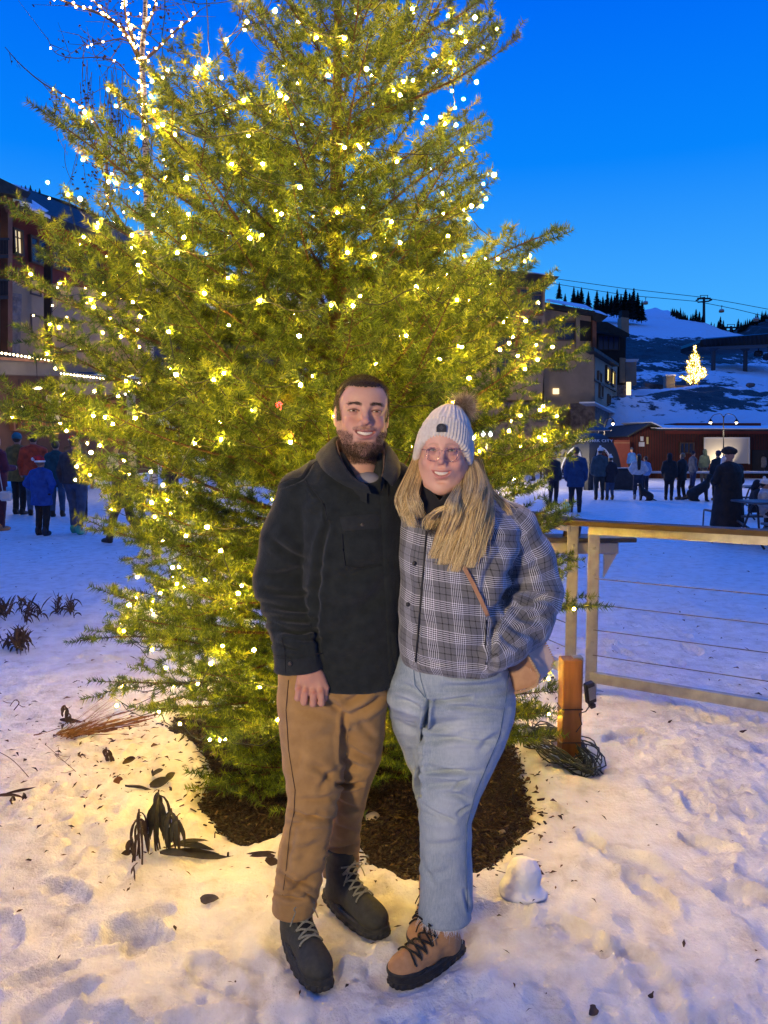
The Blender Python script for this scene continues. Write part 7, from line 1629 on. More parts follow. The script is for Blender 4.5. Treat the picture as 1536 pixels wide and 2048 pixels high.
def build_slope_things():
    rg = np.random.default_rng(3); protos = []; steel = M_('lift_steel', (.03, .035, .045), .6, .4)
    spots = [(1118, 600, 205, 34), (1130, 612, 210, 24), (1147, 612, 205, 38), (1155, 615, 208, 34), (1162, 616, 208, 40), (1176, 620, 206, 36), (1193, 626, 200, 44), (1205, 628, 202, 34), (1214, 630, 205, 46), (1222, 630, 201, 38), (1233, 632, 198, 52), (1241, 634, 206, 44), (1250, 636, 200, 56), (1258, 637, 197, 50), (1266, 640, 203, 62), (1274, 642, 200, 55), (1283, 644, 200, 42), (1200, 630, 200, 30), (1228, 633, 203, 40), (1246, 636, 199, 40), (1262, 640, 199, 48),
             (1385, 654, 235, 26), (1391, 655, 236, 36), (1398, 656, 233, 32), (1404, 658, 235, 26), (1422, 660, 236, 16), (1428, 661, 238, 14), (1436, 662, 235, 20), (1440, 664, 232, 30), (1446, 665, 235, 24), (1452, 666, 236, 14), (1476, 660, 240, 22), (1465, 668, 236, 12),
             (52, 396, 238, 24), (62, 400, 238, 28), (72, 402, 240, 22), (80, 404, 238, 26), (90, 408, 240, 18), (44, 396, 238, 24)]
    for i in range(3): protos.append(make_conifer('pine_tree', 40 + i, None))
    used = [0, 0, 0]
    for i, (px, py, Y, hpx) in enumerate(spots):
        k = i % 3; sc = hpx * Y / FPX / 10; c = pt(px, py, Y); lab = ('dark pine standing in the row on the ridge right of the lodge roofs', 'small dark pine by the lift tower on the ridge', 'dark pine on the hill behind the left lodge roof')[0 if i < 21 else 1 if i < 33 else 2]
        o = protos[k] if not used[k] else copy_tree(protos[k]); used[k] = 1; o.location = tuple(c); o.scale = (sc * rg.uniform(.9, 1.15),) * 2 + (sc,); o.rotation_euler = (0, 0, rg.uniform(0, 6)); tag(o, lab, 'tree', ('pines on the ridge right of the lodge', 'pines by the lift tower', 'pines behind the left lodge')[0 if i < 21 else 1 if i < 33 else 2])
    # wood on the far crest: one mass
    P = []; D = []; L = []; W = []
    for (x0, y0, x1, y1, n, Y, h) in ((1338, 622, 1385, 648, 60, 560, 6), (1475, 662, 1536, 634, 90, 325, 3.2), (1345, 648, 1380, 655, 16, 300, 3)):
        for i in range(n): t = rg.random(); q = pt(x0 + (x1 - x0) * t, y0 + (y1 - y0) * t + rg.uniform(-1, 5), Y); P.append(q - (0, 0, h * .1)); D.append((rg.normal(0, .04), 0, 1)); L.append(h * rg.uniform(.5, 1.3)); W.append(h * .42)
    V, F = strips(np.array(P), np.array(D), np.array(L), np.array(W), None, 3, .03, rg); tag(part('distant_wood', V, F, needle_dark), kind='stuff')
    # lift tower
    def lift_tower(px, ytop, ybot, Y, lab):
        a, b = pt(px, ybot, Y), pt(px, ytop, Y); s = Y / FPX; o = thing('lift_tower', lab, 'lift tower', a); m = MB(); m.cyl(a - (0, 0, 2), b, 3.2 * s, 2.2 * s, 10); m.build('mast', steel, o); m = MB(); m.bar(b + (-13 * s, 0, -3 * s), b + (13 * s, 0, -3 * s), 2 * s, 3 * s); m.bar(b + (-12 * s, 0, -10 * s), b + (10 * s, 0, -8 * s), 2 * s, 2.5 * s); m.build('crossarm', steel, o)
        m = MB()
        for sx in (-13, 13): m.bar(b + (sx * s, -6 * s, -6 * s), b + (sx * s, 6 * s, -6 * s), 2 * s, 3 * s)
        m.build('sheaves', steel, o); m = MB(); m.bar(b + (-7 * s, 0, -2 * s), b + (-7 * s, 0, 3 * s), s, s, up=(0, 1, 0)); m.bar(b + (7 * s, 0, -2 * s), b + (7 * s, 0, 3 * s), s, s, up=(0, 1, 0)); m.bar(b + (-8 * s, 0, 3 * s), b + (8 * s, 0, 3 * s), s, s); m.build('lifting_frame', steel, o)
    lift_tower(1408, 594, 660, 236, 'T shaped ski lift tower standing on the ridge')
    lift_tower(1462, 652, 668, 240, 'small lift mast on the ridge right of the main lift tower')
    for pts_, lab in ((((1100, 556), (1250, 577), (1400, 594), (1470, 606), (1545, 620)), 'upper gondola cable crossing the sky to the tower'), (((1100, 566), (1250, 590), (1395, 603), (1470, 618), (1545, 636)), 'lower gondola cable with the cabins hanging from it')):
        P = np.array([pt(x, y, 236 + (x - 1400) * -.02) for x, y in pts_]); m = MB(); m.tube(P, .09, 5); tag(m.build('lift_cable', steel), lab, 'cable')
    orange = noisy('gondola_orange', (.42, .13, .03), (.55, .2, .05), .8, .4, 0); gw = M_('gondola_white', (.45, .48, .5), .5)
    def gondola(px, py, Y, lab, s_=1, dark=False):
        c = pt(px, py, Y); s = Y / FPX * s_; o = thing('gondola_cabin', lab, 'gondola', c, 'gondola cabins'); m = MB(); m.lathe(c, [(2.2 * s, -3.2 * s), (4.6 * s, -2.6 * s), (5.2 * s, -.2 * s), (5.2 * s, 0)], 12); m.build('cabin', orange if not dark else steel, o, smooth=False)
        m = MB(); m.lathe(c + (0, 0, .01), [(5.1 * s, 0), (4.6 * s, 2.2 * s), (3.4 * s, 3.4 * s), (1 * s, 3.8 * s)], 12); m.build('roof', gw if not dark else steel, o); m = MB(); m.bar(c + (0, 0, 3 * s), c + (0, 0, 10 * s), .8 * s, .8 * s, up=(0, 1, 0)); m.bar(c + (-1.5 * s, 0, 10 * s), c + (1.5 * s, 0, 10 * s), s, s); m.build('hanger', steel, o)
    gondola(1291, 606, 236, 'orange gondola cabin over the ridge trees'); gondola(1443, 622, 234, 'orange gondola cabin just right of the lift tower'); gondola(1512, 639, 232, 'orange gondola cabin near the right edge above the dark hill'); gondola(1517, 708, 106, 'dark gondola cabin parked under the lift station roof', 1.7, True); gondola(1536, 714, 104, 'dark gondola cabin cut off by the right edge under the lift station', 1.9, True)
    # lift station
    o = thing('lift_station', 'long dark canopy of the gondola station on two stout columns', 'building', pt(1470, 740, 110)); A, B = pt(1398, 700, 110), pt(1640, 680, 100)
    m = MB(); m.prism([pt(1399, 686, 110), pt(1402, 679, 110), pt(1412, 676, 110), pt(1600, 662, 102), pt(1600, 690, 102), pt(1410, 697, 110), pt(1400, 694, 110)], (0, 7, 0)); m.build('canopy', noisy('station_shell', (.012, .014, .02), (.03, .034, .045), .5, .4, 0), o)
    m = MB(); m.prism([pt(1402, 694, 109.8), pt(1600, 686, 101.8), pt(1600, 692, 101.8), pt(1410, 700, 109.8)], (0, 6.5, 0)); m.build('fascia', M_('station_grey', (.12, .13, .15), .6), o)
    m = MB(); 
    for x in np.arange(1412, 1600, 9): m.bar(pt(x, 678 - (x - 1412) * .07, 109.6 - (x - 1402) * .04), pt(x + 2, 693 - (x - 1412) * .035, 109.6 - (x - 1402) * .04), .1, .12, up=(0, 1, 0))
    m.build('panel_ribs', steel, o)
    for x, yb in ((1427, 726), (1491, 726)):
        c, d = pt(x, yb, 107), pt(x, 697, 107); m = MB(); m.tube([c - (0, 0, 1.5), c + (d - c) * .8, d], [.30, .28, .75], 12); m.build('column', M_('station_column', (.06, .065, .08), .7), o)
    # lit fir on the terrace
    c = pt(1387, 783, 78); o = thing('small_lit_tree', 'small tree blazing with yellow lights on the snowy terrace', 'tree', c); m = MB(); m.tube([c - (0, 0, .5), c + (0, 0, 1.2), c + (.1, 0, 3.6)], [.10, .07, .02], 7); B_ = []
    for i in range(60):
        z = rg.uniform(.6, 3.5); a = rg.uniform(0, 6.28); r = (4.3 - z) * .37 * rg.uniform(.5, 1.1); q = c + np.array([math.cos(a) * r, math.sin(a) * r, z + r * .7]); m.tube([c + (0, 0, z), (c + (0, 0, z) + q) / 2 - (0, 0, .05), q], [.03, .02, .008], 4)
        for k in range(8): t = rg.uniform(.3, 1); B_.append(c + np.array([0, 0, z]) * (1 - t) + (q - c) * t + rg.normal(0, .06, 3))
    for z in np.arange(3, 4.6, .09): B_.append(c + np.array([rg.normal(0, .08), rg.normal(0, .08), z]))
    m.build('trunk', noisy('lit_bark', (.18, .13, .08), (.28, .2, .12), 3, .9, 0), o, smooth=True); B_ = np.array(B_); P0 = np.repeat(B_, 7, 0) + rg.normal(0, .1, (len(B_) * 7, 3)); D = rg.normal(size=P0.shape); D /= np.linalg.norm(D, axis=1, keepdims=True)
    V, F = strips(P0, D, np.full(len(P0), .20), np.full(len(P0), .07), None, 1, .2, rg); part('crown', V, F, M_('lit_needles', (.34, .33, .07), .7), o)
    string_lights('string_lights', 'dense warm lights covering the small tree on the terrace', B_, .055, M_('terrace_bulb', (1, .8, .5), .4, emit=(1.0, .66, .18), estr=22), 90)
    # rocks, low wall and the pillar by it
    rock = noisy('hillside_rock', (.06, .055, .06), (.20, .17, .16), .9, .9, .8, .2)
    for i, (px, py, Y, r, lab) in enumerate(((1285, 784, 77, .9, 'brown boulder at the left end of the terrace'), (1300, 790, 76, .6, 'low rock in front of the terrace wall'), (1335, 786, 79, .7, 'squat boulder below the pale stone pillar'), (1418, 786, 77, .8, 'dark boulder right of the small lit tree'), (1432, 790, 76, .6, 'low dark rock at the right of the terrace'), (1318, 786, 78, .5, 'small rock between the terrace boulders'), (1355, 792, 75, .5, 'flat rock below the small lit tree'), (1500, 770, 84, .5, 'dark rock on the snow strip at the right'))):
        c = pt(px, py, Y); g = SDF(c - 1.6 * r, c + 1.6 * r, r * .14); g.uni(g.ball(c, (r, r * .8, r * .55))); V, Q = g.mesh(1); V = V + vnormals(V, Q) * (.25 * r * fbm(V, 1.2 / r, 3, i))[:, None]; tag(part('boulder', V, Q, rock, None, smooth=False), lab, 'rock')
    c = pt(1338, 772, 80); o = thing('stone_pillar', 'pale square stone pillar left of the small lit tree', 'pillar', c); m = MB(); m.box(c + (0, 0, .25), (.95, .8, 1.5), bev=.05); m.build('shaft', noisy('pale_stone', (.22, .19, .15), (.34, .3, .25), 2, .9, .5, .05), o); m = MB(); m.box(c + (0, 0, 1.05), (1.1, .95, .14), bev=.03); m.build('cap', bpy.data.materials['roof_snow'] if 'roof_snow' in bpy.data.materials else gw, o)
    m = MB(); A, B = pt(1290, 780, 81), pt(1412, 780, 81); m.prism([pt(1290, 766, 81), pt(1330, 770, 81), pt(1412, 772, 81), pt(1412, 786, 81), pt(1290, 786, 81)], (0, 1, 0)); tag(m.build('retaining_wall', noisy('terrace_stone', (.06, .05, .05), (.2, .16, .14), 1.4, .9, .9, .1)), 'low stone retaining wall behind the small lit tree', 'wall')
def street_lamps():
    st = M_('lamp_iron', (.015, .016, .02), .5, .4); gl = M_('lamp_bulb', (1, 1, .95), .4, emit=(1.0, .86, .62), estr=9); gw = M_('lantern_glass', (1, 1, 1), .4, emit=(.80, 1.0, .92), estr=3.2)
    def lamp_(px, ytop, ybase, Y, heads, lab, white=False, pw=70):
        a, b = pt(px, ybase, Y), pt(px, ytop, Y); s = Y / FPX; o = thing('street_lamp', lab, 'street lamp', a, 'street lamps on the plaza'); m = MB(); m.cyl(a, b, 1.2 * s, 1.0 * s, 8); m.lathe(a, [(2.6 * s, 0), (2.4 * s, 3 * s), (1.3 * s, 5 * s)], 10); m.build('pole', st, o)
        for hx, hy in heads:
            h = pt(hx, hy, Y); mid = (b + h) / 2; P = cat_(np.array([b - (0, 0, 4 * s), b + (h - b) * .25 + (0, 0, 7 * s), b + (h - b) * .75 + (0, 0, 10 * s), h + (0, 0, 5 * s)]), 14); m = MB(); m.tube(P, .7 * s, 6); m.build('arm', st, o, smooth=True)
            m = MB(); m.lathe(h, [(4.2 * s, -1.2 * s), (3.4 * s, 1.5 * s), (1.6 * s, 4 * s), (1 * s, 6 * s)], 12); sh = m.build('lamp_shade', st if not white else gw, o, smooth=True); m = MB(); m.sphere(h - (0, 0, 2 * s), 2.6 * s, 10, 8); m.build('bulb', gl if not white else gw, sh, smooth=True)
            d = bpy.data.lights.new('street_glow', 'POINT'); d.energy = pw; d.color = (1, .8, .55); d.shadow_soft_size = .12; l = bpy.data.objects.new('street_glow', d); COL.objects.link(l); l.parent = o; l.location = tuple(h - (0, 0, .45) - origin_of(o))
    lamp_(1447, 832, 962, 31, ((1421, 843), (1473, 843)), 'black street lamp with two curved arms in front of the red barn')
    lamp_(1208, 848, 955, 36, ((1226, 845),), 'black street lamp with one curved arm by the corner of the tan lodge', False, 260)
    lamp_(973, 872, 950, 30, ((966, 868), (981, 868)), 'lantern with white globes glimpsed through the branches beside the woman\'s hat', True, 450)
def build_tent():
    c = pt(1174, 975, 30); c[2] = 0; o = thing('dome_tent', 'dark navy dome tent with white edged arches and lettering, behind the crowd', 'tent', c); navy = noisy('navy_canvas', (.008, .014, .028), (.018, .03, .05), 2, .6, .2, .03); wh = M_('white_piping', (.85, .87, .9), .6); H = 2.16; Rr = .93; rot0 = R(33); sh = MB(); pip = MB(); faces = []
    for k in range(4):
        a = rot0 + k * math.pi / 2 - math.pi / 2; n = np.array([math.cos(a), math.sin(a), 0]); t = np.array([-math.sin(a), math.cos(a), 0]); nu, nv = 36, 30
        def S(u, v): r = Rr * max(math.cos(v * math.pi / 2), 0.0) ** .62; return c + n * r * (1 - .10 * (1 - u * u)) + t * u * r + np.array([0, 0, H * math.sin(v * math.pi / 2) ** .95])
        V = [S(-1 + 2 * i / nu, j / nv) for j in range(nv + 1) for i in range(nu + 1)]; F = []
        for j in range(nv):
            for i in range(nu):
                u, v = -1 + 2 * (i + .5) / nu, (j + .5) / nv
                if (u / .66) ** 2 + (v / .50) ** 2 < 1: continue
                F.append((j * (nu + 1) + i, j * (nu + 1) + i + 1, (j + 1) * (nu + 1) + i + 1, (j + 1) * (nu + 1) + i))
        sh.add(V, F); L = [S(.68 * math.cos(q), .52 * math.sin(q)) + n * .02 for q in np.linspace(0, math.pi, 30)]; pip.tube(L, .026, 6); faces.append((S, n, t))
    sh.build('canopy', navy, o, smooth=True); pip.build('piping', wh, o, smooth=True)
    m = MB()
    for k in range(4): a = rot0 + k * math.pi / 2 - math.pi / 4; p = c + np.array([math.cos(a), math.sin(a), 0]) * Rr * 1.38; m.cyl(p, p + (0, 0, .5), .06, n=8)
    m.build('leg', navy, o)
    TV, TF = text_mesh('PARK CITY', .25, .004)
    for k in (3, 0):
        S, n, t = faces[k]; V = []
        for x, y, z in TV:
            vv = .645 + y / 3.0 ; r = Rr * math.cos(vv * math.pi / 2) ** .62; u = x / max(r, .3) ; V.append(S(u * 1.0, vv) + n * (.03 + z) + np.array([0, 0, .01]))
        if k not in (3, 0): continue
        part('lettering', V, TF, wh, o)
    g = thing('patio_heater', 'small dark roofed kiosk top rising behind the dome tent', 'kiosk', pt(1195, 865, 34)); m = MB(); m.lathe(pt(1195, 862, 34), [(.5, 0), (.62, .02), (.25, .18), (.05, .24)], 12); m.build('roof', navy, g); m = MB(); m.cyl(pt(1195, 862, 34) * [1, 1, 0], pt(1195, 862, 34), .05, n=8); m.build('pole', navy, g)
if want('back'):
    dark_bark = M_('dark_bark', (.02, .014, .01), .9); needle_dark = M_('dark_needles', (.010, .016, .013), .8)
    build_hill(); build_buildings(); build_slope_things(); street_lamps(); build_tent()
# ================================================================== THE CROWD ON THE PLAZA
_cm = {}
def cmat(c, r=.85, n='cloth'):
    k = (n,) + tuple(round(v, 3) for v in c)
    if k not in _cm: _cm[k] = noisy(n, tuple(v * 1.1 for v in c), tuple(min(1, v * 2.1) for v in c), 9, r, .4, .02)
    return _cm[k]
FSK = M_('skin_far', (.42, .24, .17), .6)
def sub(V, Q, keep):
    F = Q[keep[Q].all(1)]; u = np.unique(F); m = -np.ones(len(V), int); m[u] = np.arange(len(u)); return V[u], m[F].astype(np.int32)
def crowd_person(px, fy, hy, label, coat=(.03, .03, .04), legs=(.02, .02, .03), shoe=(.02, .015, .01), face=180, long=.50, hat=None, hair=(.03, .02, .012), stride=.0, arms='down', fat=1.0, h=None, group=None, extra=None, lean=0.0, Y=None, sit=False):
    """a clothed figure: feet at photo row fy, top of the head at row hy, face: 0 = towards the viewer"""
    g0 = gnd(px, fy) if Y is None else np.array([(px - 768) / FPX * Y, Y, 0.]); Y = g0[1]; H = pt(px, hy, Y)[2]; H = float(np.clip(H, .9, 2.05)); Hh = H - (.05 if hat else 0)
    ph = m2px(Y) * H; res = h or float(np.clip(H / max(ph, 1) * 1.5, .013, .030)); a = R(face); o = thing('person', label, 'person', (g0[0], g0[1], 0), group)
    def T(V): V = np.asarray(V); c, s = math.cos(a), math.sin(a); return np.stack([V[:, 0] * c - V[:, 1] * s + g0[0], V[:, 0] * s + V[:, 1] * c + g0[1], V[:, 2]], 1)
    k = Hh / 1.75; f = fat; st = stride
    hip, kn, an = .92 * k, .50 * k, .09 * k; sh = 1.40 * k; hd = 1.60 * k; ln = lean
    L = [((.09 * f * k, 0, hip), (.10 * k, -st * .45 * k - .02, kn), (.105 * k, -st * k * .9 + 0.02, an)), ((-.09 * f * k, 0, hip), (-.10 * k, st * .25 * k - .02, kn + .0), (-.105 * k, st * k * .95 + .02, an + abs(st) * .10))]
    if sit: L = [((.09 * k, 0, .50), (.10 * k, -.40 * k, .50), (.11 * k, -.40 * k, .10)), ((-.09 * k, 0, .50), (-.10 * k, -.40 * k, .50), (-.11 * k, -.38 * k, .10))]; dz = hip - .50; hip = .50; sh -= dz; hd -= dz
    S = [(.165 * f * k, ln * .9, sh - .02), (-.165 * f * k, ln * .9, sh - .02)]
    if arms == 'down': E = [((.235 * f * k, .03 + ln * .5, sh - .27 * k), (.22 * f * k, -.06 + ln * .4, sh - .50 * k)), ((-.235 * f * k, .03 + ln * .5, sh - .27 * k), (-.22 * f * k, -.06 + ln * .4, sh - .50 * k))]
    elif arms == 'front': E = [((.24 * f * k, -.02, sh - .26 * k), (.10 * k, -.27 * k, sh - .26 * k)), ((-.24 * f * k, -.02, sh - .26 * k), (-.10 * k, -.27 * k, sh - .26 * k))]
    elif arms == 'hips': E = [((.30 * f * k, .05, sh - .24 * k), (.17 * k, -.06, sh - .42 * k)), ((-.30 * f * k, .05, sh - .24 * k), (-.17 * k, -.06, sh - .42 * k))]
    else: E = [((.24 * f * k, -.05, sh - .22 * k), (.20 * k, -.30 * k, sh - .02 * k)), ((-.235 * f * k, .03, sh - .27 * k), (-.22 * f * k, -.08, sh - .50 * k))]
    R_ = .72; lo = (-R_, -R_, -.02); hi = (R_, R_, H + .12)
    G = SDF((-.42 * max(f, 1) * k - .1, -.55, -.02), (.42 * max(f, 1) * k + .1, .60, H + .14), res)
    def legs_(d, r):
        out = None
        for (a_, b_, c_) in L:
            q = smin(G.cap(a_, b_, .088 * f * k + r, .060 * k + r), G.cap(b_, c_, .062 * k + r, .046 * k + r), .02); out = q if out is None else smin(out, q, .01)
        return smin(out, G.ball((0, 0, hip + .02), (.155 * f * k + r, .11 * f * k + r, .13 * k)), .03)
    def torso_(r):
        d = smin(G.ball((0, ln * .3, hip + .12 * k), (.165 * f * k + r, .115 * f * k + r, .22 * k)), G.ball((0, ln * .7, sh - .12 * k), (.175 * f * k + r, .115 * f * k + r, .24 * k)), .06)
        return smin(d, G.cap(S[0], S[1], .062 * k + r, .062 * k + r), .05)
    def arms_(r):
        out = None
        for s_, (e_, w_) in zip(S, E): q = smin(G.cap(s_, e_, .056 * k + r, .044 * k + r), G.cap(e_, w_, .044 * k + r, .034 * k + r), .015); out = q if out is None else np.minimum(out, q)
        return out
    hy_ = ln * 1.1
    head = smin(G.ball((0, hy_, hd + .035 * k), (.078 * k, .092 * k, .098 * k)), G.ball((0, hy_ - .03, hd - .03 * k), (.056 * k, .062 * k, .075 * k)), .03); head = smin(head, G.ball((0, hy_ - .105 * k, hd - .01 * k), .014 * k), .02)
    head = smin(head, G.cap((0, ln, sh), (0, hy_, hd - .05), .052 * k), .02); body = smin(head, torso_(-.012), .02); body = smin(body, arms_(-.006), .015); body = smin(body, legs_(0, -.010), .02)
    for (e_, w_) in E: body = smin(body, G.ball(np.array(w_) + (np.array(w_) - np.array(e_)) * .22, (.036 * k, .036 * k, .045 * k)), .01)
    G.d = body.astype(np.float32); V, Q = G.mesh(1); part('body', T(V), Q, FSK, o, smooth=True)
    # trousers
    tr = legs_(0, .012); tr = np.maximum(tr, an - .03 * k - G.Z + 0 * tr); G.d = tr.astype(np.float32); V, Q = G.mesh(1); V = V + vnormals(V, Q) * (.012 * fbm(V, 9, 2, int(px)))[:, None]; part('trousers', T(V), Q, cmat(legs), o, smooth=True)
    # coat with its skirt
    bt = hip + .92 * k * 0 - (long - .50) * 1.75 * k * 1.0 if not sit else .45
    bt = max(bt - .02, .16)
    skirt = G.loft([(bt, 0, ln * .1, (.20 + .10 * (long - .5)) * f * k, (.155 + .10 * (long - .5)) * f * k), (hip + .10 * k, 0, ln * .3, .185 * f * k, .135 * f * k), (sh - .08 * k, 0, ln * .8, .20 * f * k, .135 * f * k)], 2.2)
    ct = smin(smin(torso_(.022), skirt, .03), arms_(.022), .02); ct = smin(ct, G.cap((0, ln, sh + .01), (0, hy_, sh + .075 * k), .078 * k, .070 * k), .02); ct = np.maximum(ct, bt - G.Z + 0 * ct); G.d = ct.astype(np.float32)
    V, Q = G.mesh(1); V = V + vnormals(V, Q) * (.016 * fbm(V * [1, 1, .7], 8, 3, int(px) + 3))[:, None]; part('coat', T(V), Q, cmat(coat), o, smooth=True)
    # shoes
    for (a_, b_, c_) in L:
        m = MB(); m.sphere((c_[0], c_[1] - .05 * k, .05 + max(0, c_[2] - .12)), (.052 * k, .135 * k, .055), 10, 7); m.sphere((c_[0], c_[1] + .02, .10 + max(0, c_[2] - .12)), (.055 * k, .065 * k, .09), 10, 7); m.V = [T(v) for v in m.V]; m.build('shoe', cmat(shoe, .6, 'leather'), o, smooth=True)
    # hair or hat
    G.d[:] = 9
    hc = (0, hy_ + .012, hd + .045 * k)
    if hat in (None, 'pom', 'santa', 'beanie') :
        hr = G.ball(hc, (.090 * k, .100 * k, .104 * k)); hr = np.maximum(hr, -(G.ball((0, hy_ - .10 * k, hd - .02), (.085 * k, .085 * k, .105 * k)))); hr = np.maximum(hr, hd - .07 * k - G.Z + 0 * hr)
        if extra == 'longhair': hr = smin(hr, G.cap((0, hy_ + .07, hd + .03), (0, ln + .13, sh - .22 * k), .085 * k, .060 * k), .03)
        G.d = hr.astype(np.float32); V, Q = G.mesh(1)
        if len(V): part('hair', T(V), Q, cmat(hair, .5, 'hair'), o, smooth=True)
    if hat and hat[0] in 'pbsfh':
        colr = {'pom': (.62, .62, .62), 'beanie': extra if isinstance(extra, tuple) else (.03, .035, .05), 'santa': (.35, .02, .02), 'fur': (.018, .014, .012), 'hood': coat}[hat]
        if hat == 'hood': q = smin(G.ball(hc, (.105 * k, .115 * k, .125 * k)), G.ball((0, ln + .05, sh + .08), (.10 * k, .10 * k, .10 * k)), .04); q = np.maximum(q, -(G.ball((0, hy_ - .11 * k, hd), (.07 * k, .08 * k, .09 * k))))
        elif hat == 'fur': q = smin(G.ball((0, hy_ - .01, hd + .105 * k), (.135 * k, .150 * k, .070 * k)), G.ball((.04, hy_, hd + .13 * k), (.09 * k, .10 * k, .06)), .03)
        elif hat == 'santa': q = smin(G.ball((0, hy_ + .01, hd + .07 * k), (.098 * k, .108 * k, .11 * k)), G.cap((0, hy_ + .03, hd + .13 * k), (.10 * k, hy_ + .06, hd + .14 * k), .055 * k, .028 * k), .03); q = np.maximum(q, hd + .04 * k - G.Z + 0 * q)
        else: q = G.ball((0, hy_ + .005, hd + .062 * k), (.100 * k, .110 * k, .112 * k)); q = np.maximum(q, hd + .02 * k - G.Z + 0 * q)
        G.d = q.astype(np.float32); V, Q = G.mesh(1); V = V + vnormals(V, Q) * ((.014 if hat == 'fur' else .005) * fbm(V, 40, 2, 4))[:, None]; ho = part('hat', T(V), Q, cmat(colr, .9, 'wool'), o, smooth=True)
        if hat in ('pom', 'santa'):
            m = MB(); pc = (0, hy_ + .01, hd + .185 * k) if hat == 'pom' else (.125 * k, hy_ + .06, hd + .10 * k); m.sphere(pc, .040 * k, 10, 8); m.V = [T(v) for v in m.V]; m.build('pompom', cmat((.65, .65, .66), .9, 'pompom_wool'), ho, smooth=True)
        if hat == 'santa': m = MB(); tt = np.linspace(0, 2 * math.pi, 25); m.tube(np.stack([np.cos(tt) * .092 * k, np.sin(tt) * .10 * k + hy_ + .01, np.full(25, hd + .05 * k)], 1), .024 * k, 6, cap=False); m.V = [T(v) for v in m.V]; m.build('brim', cmat((.65, .65, .66), .9, 'pompom_wool'), ho, smooth=True)
    return o, T, k, dict(E=E, hd=hd, sh=sh, hip=hip, L=L, G=G)
def small_dog(px, fy, Y, ln, face, label):
    """a black dog sitting back on its haunches; ln is its length in metres"""
    c = gnd(px, fy); c = c * 1.0; a = R(face); s = ln / .75
    def T(V): V = np.asarray(V) * s; return np.stack([V[:, 0] * math.cos(a) - V[:, 1] * math.sin(a) + c[0], V[:, 0] * math.sin(a) + V[:, 1] * math.cos(a) + c[1], V[:, 2]], 1)
    G = SDF((-.25, -.5, -.02), (.25, .55, .85), .02)
    G.uni(G.cap((0, .18, .20), (0, -.14, .42), .145, .120)); G.uni(G.cap((0, -.14, .42), (0, -.22, .60), .085, .065), .04); G.uni(G.ball((0, -.25, .665), (.062, .085, .065)), .03); G.uni(G.cap((0, -.30, .65), (0, -.40, .625), .040, .028), .02)
    for sx in (-1, 1):
        G.uni(G.ball((sx * .10, .16, .15), (.075, .13, .13)), .03); G.uni(G.cap((sx * .10, .22, .07), (sx * .10, .02, .03), .045, .035), .02); G.uni(G.cap((sx * .075, -.15, .36), (sx * .075, -.17, .20), .05, .034), .02); G.uni(G.cap((sx * .075, -.17, .20), (sx * .075, -.185, .03), .033, .030), .01); G.uni(G.ball((sx * .075, -.21, .02), (.038, .055, .028)), .01); G.uni(G.cap((sx * .045, -.22, .71), (sx * .075, -.19, .64), .024, .014), .01)
    G.uni(G.cap((0, .30, .08), (.08, .48, .03), .035, .02), .02)
    V, Q = G.mesh(1); part_ = part('dog', T(V), Q, cmat((.012, .011, .012), .7, 'black_fur'), None, smooth=True); tag(part_, label, 'dog'); return part_
def cafe_table(x, y, z, w, d, label, rz=0.0):
    o = thing('plaza_table', label, 'table', (x, y, 0), 'outdoor tables on the plaza'); m = MB(); m.box((x, y, z), (w, d, .035), rz, bev=.008); m.build('table_top', cmat((.05, .055, .065), .5, 'table_board'), o); c, s = math.cos(rz), math.sin(rz)
    for sx in (-1, 1):
        m = MB(); 
        for sy in (-1, 1):
            f = lambda u, v, zz: (x + u * c - v * s, y + u * s + v * c, zz); m.tube([f(sx * w * .36, sy * d * .46, .02), f(sx * w * .40, sy * d * .42, .12), f(sx * w * .36, sy * d * .12, z - .08), f(sx * w * .36, 0, z - .03)], .020, 6)
        m.build('leg', cmat((.02, .022, .03), .5, 'iron'), o, smooth=True)
    m = MB(); f = lambda u, v, zz: (x + u * c - v * s, y + u * s + v * c, zz)
    for sy in (-1, 1): m.box(f(0, sy * (d * .5 + .32), .45), (w, .26, .035), rz, bev=.008); m.bar(f(-w * .36, sy * d * .2, .30), f(-w * .36, sy * (d * .5 + .3), .42), .03, .03); m.bar(f(w * .36, sy * d * .2, .30), f(w * .36, sy * (d * .5 + .3), .42), .03, .03)
    m.build('bench_seat', cmat((.05, .055, .065), .5, 'table_board'), o)
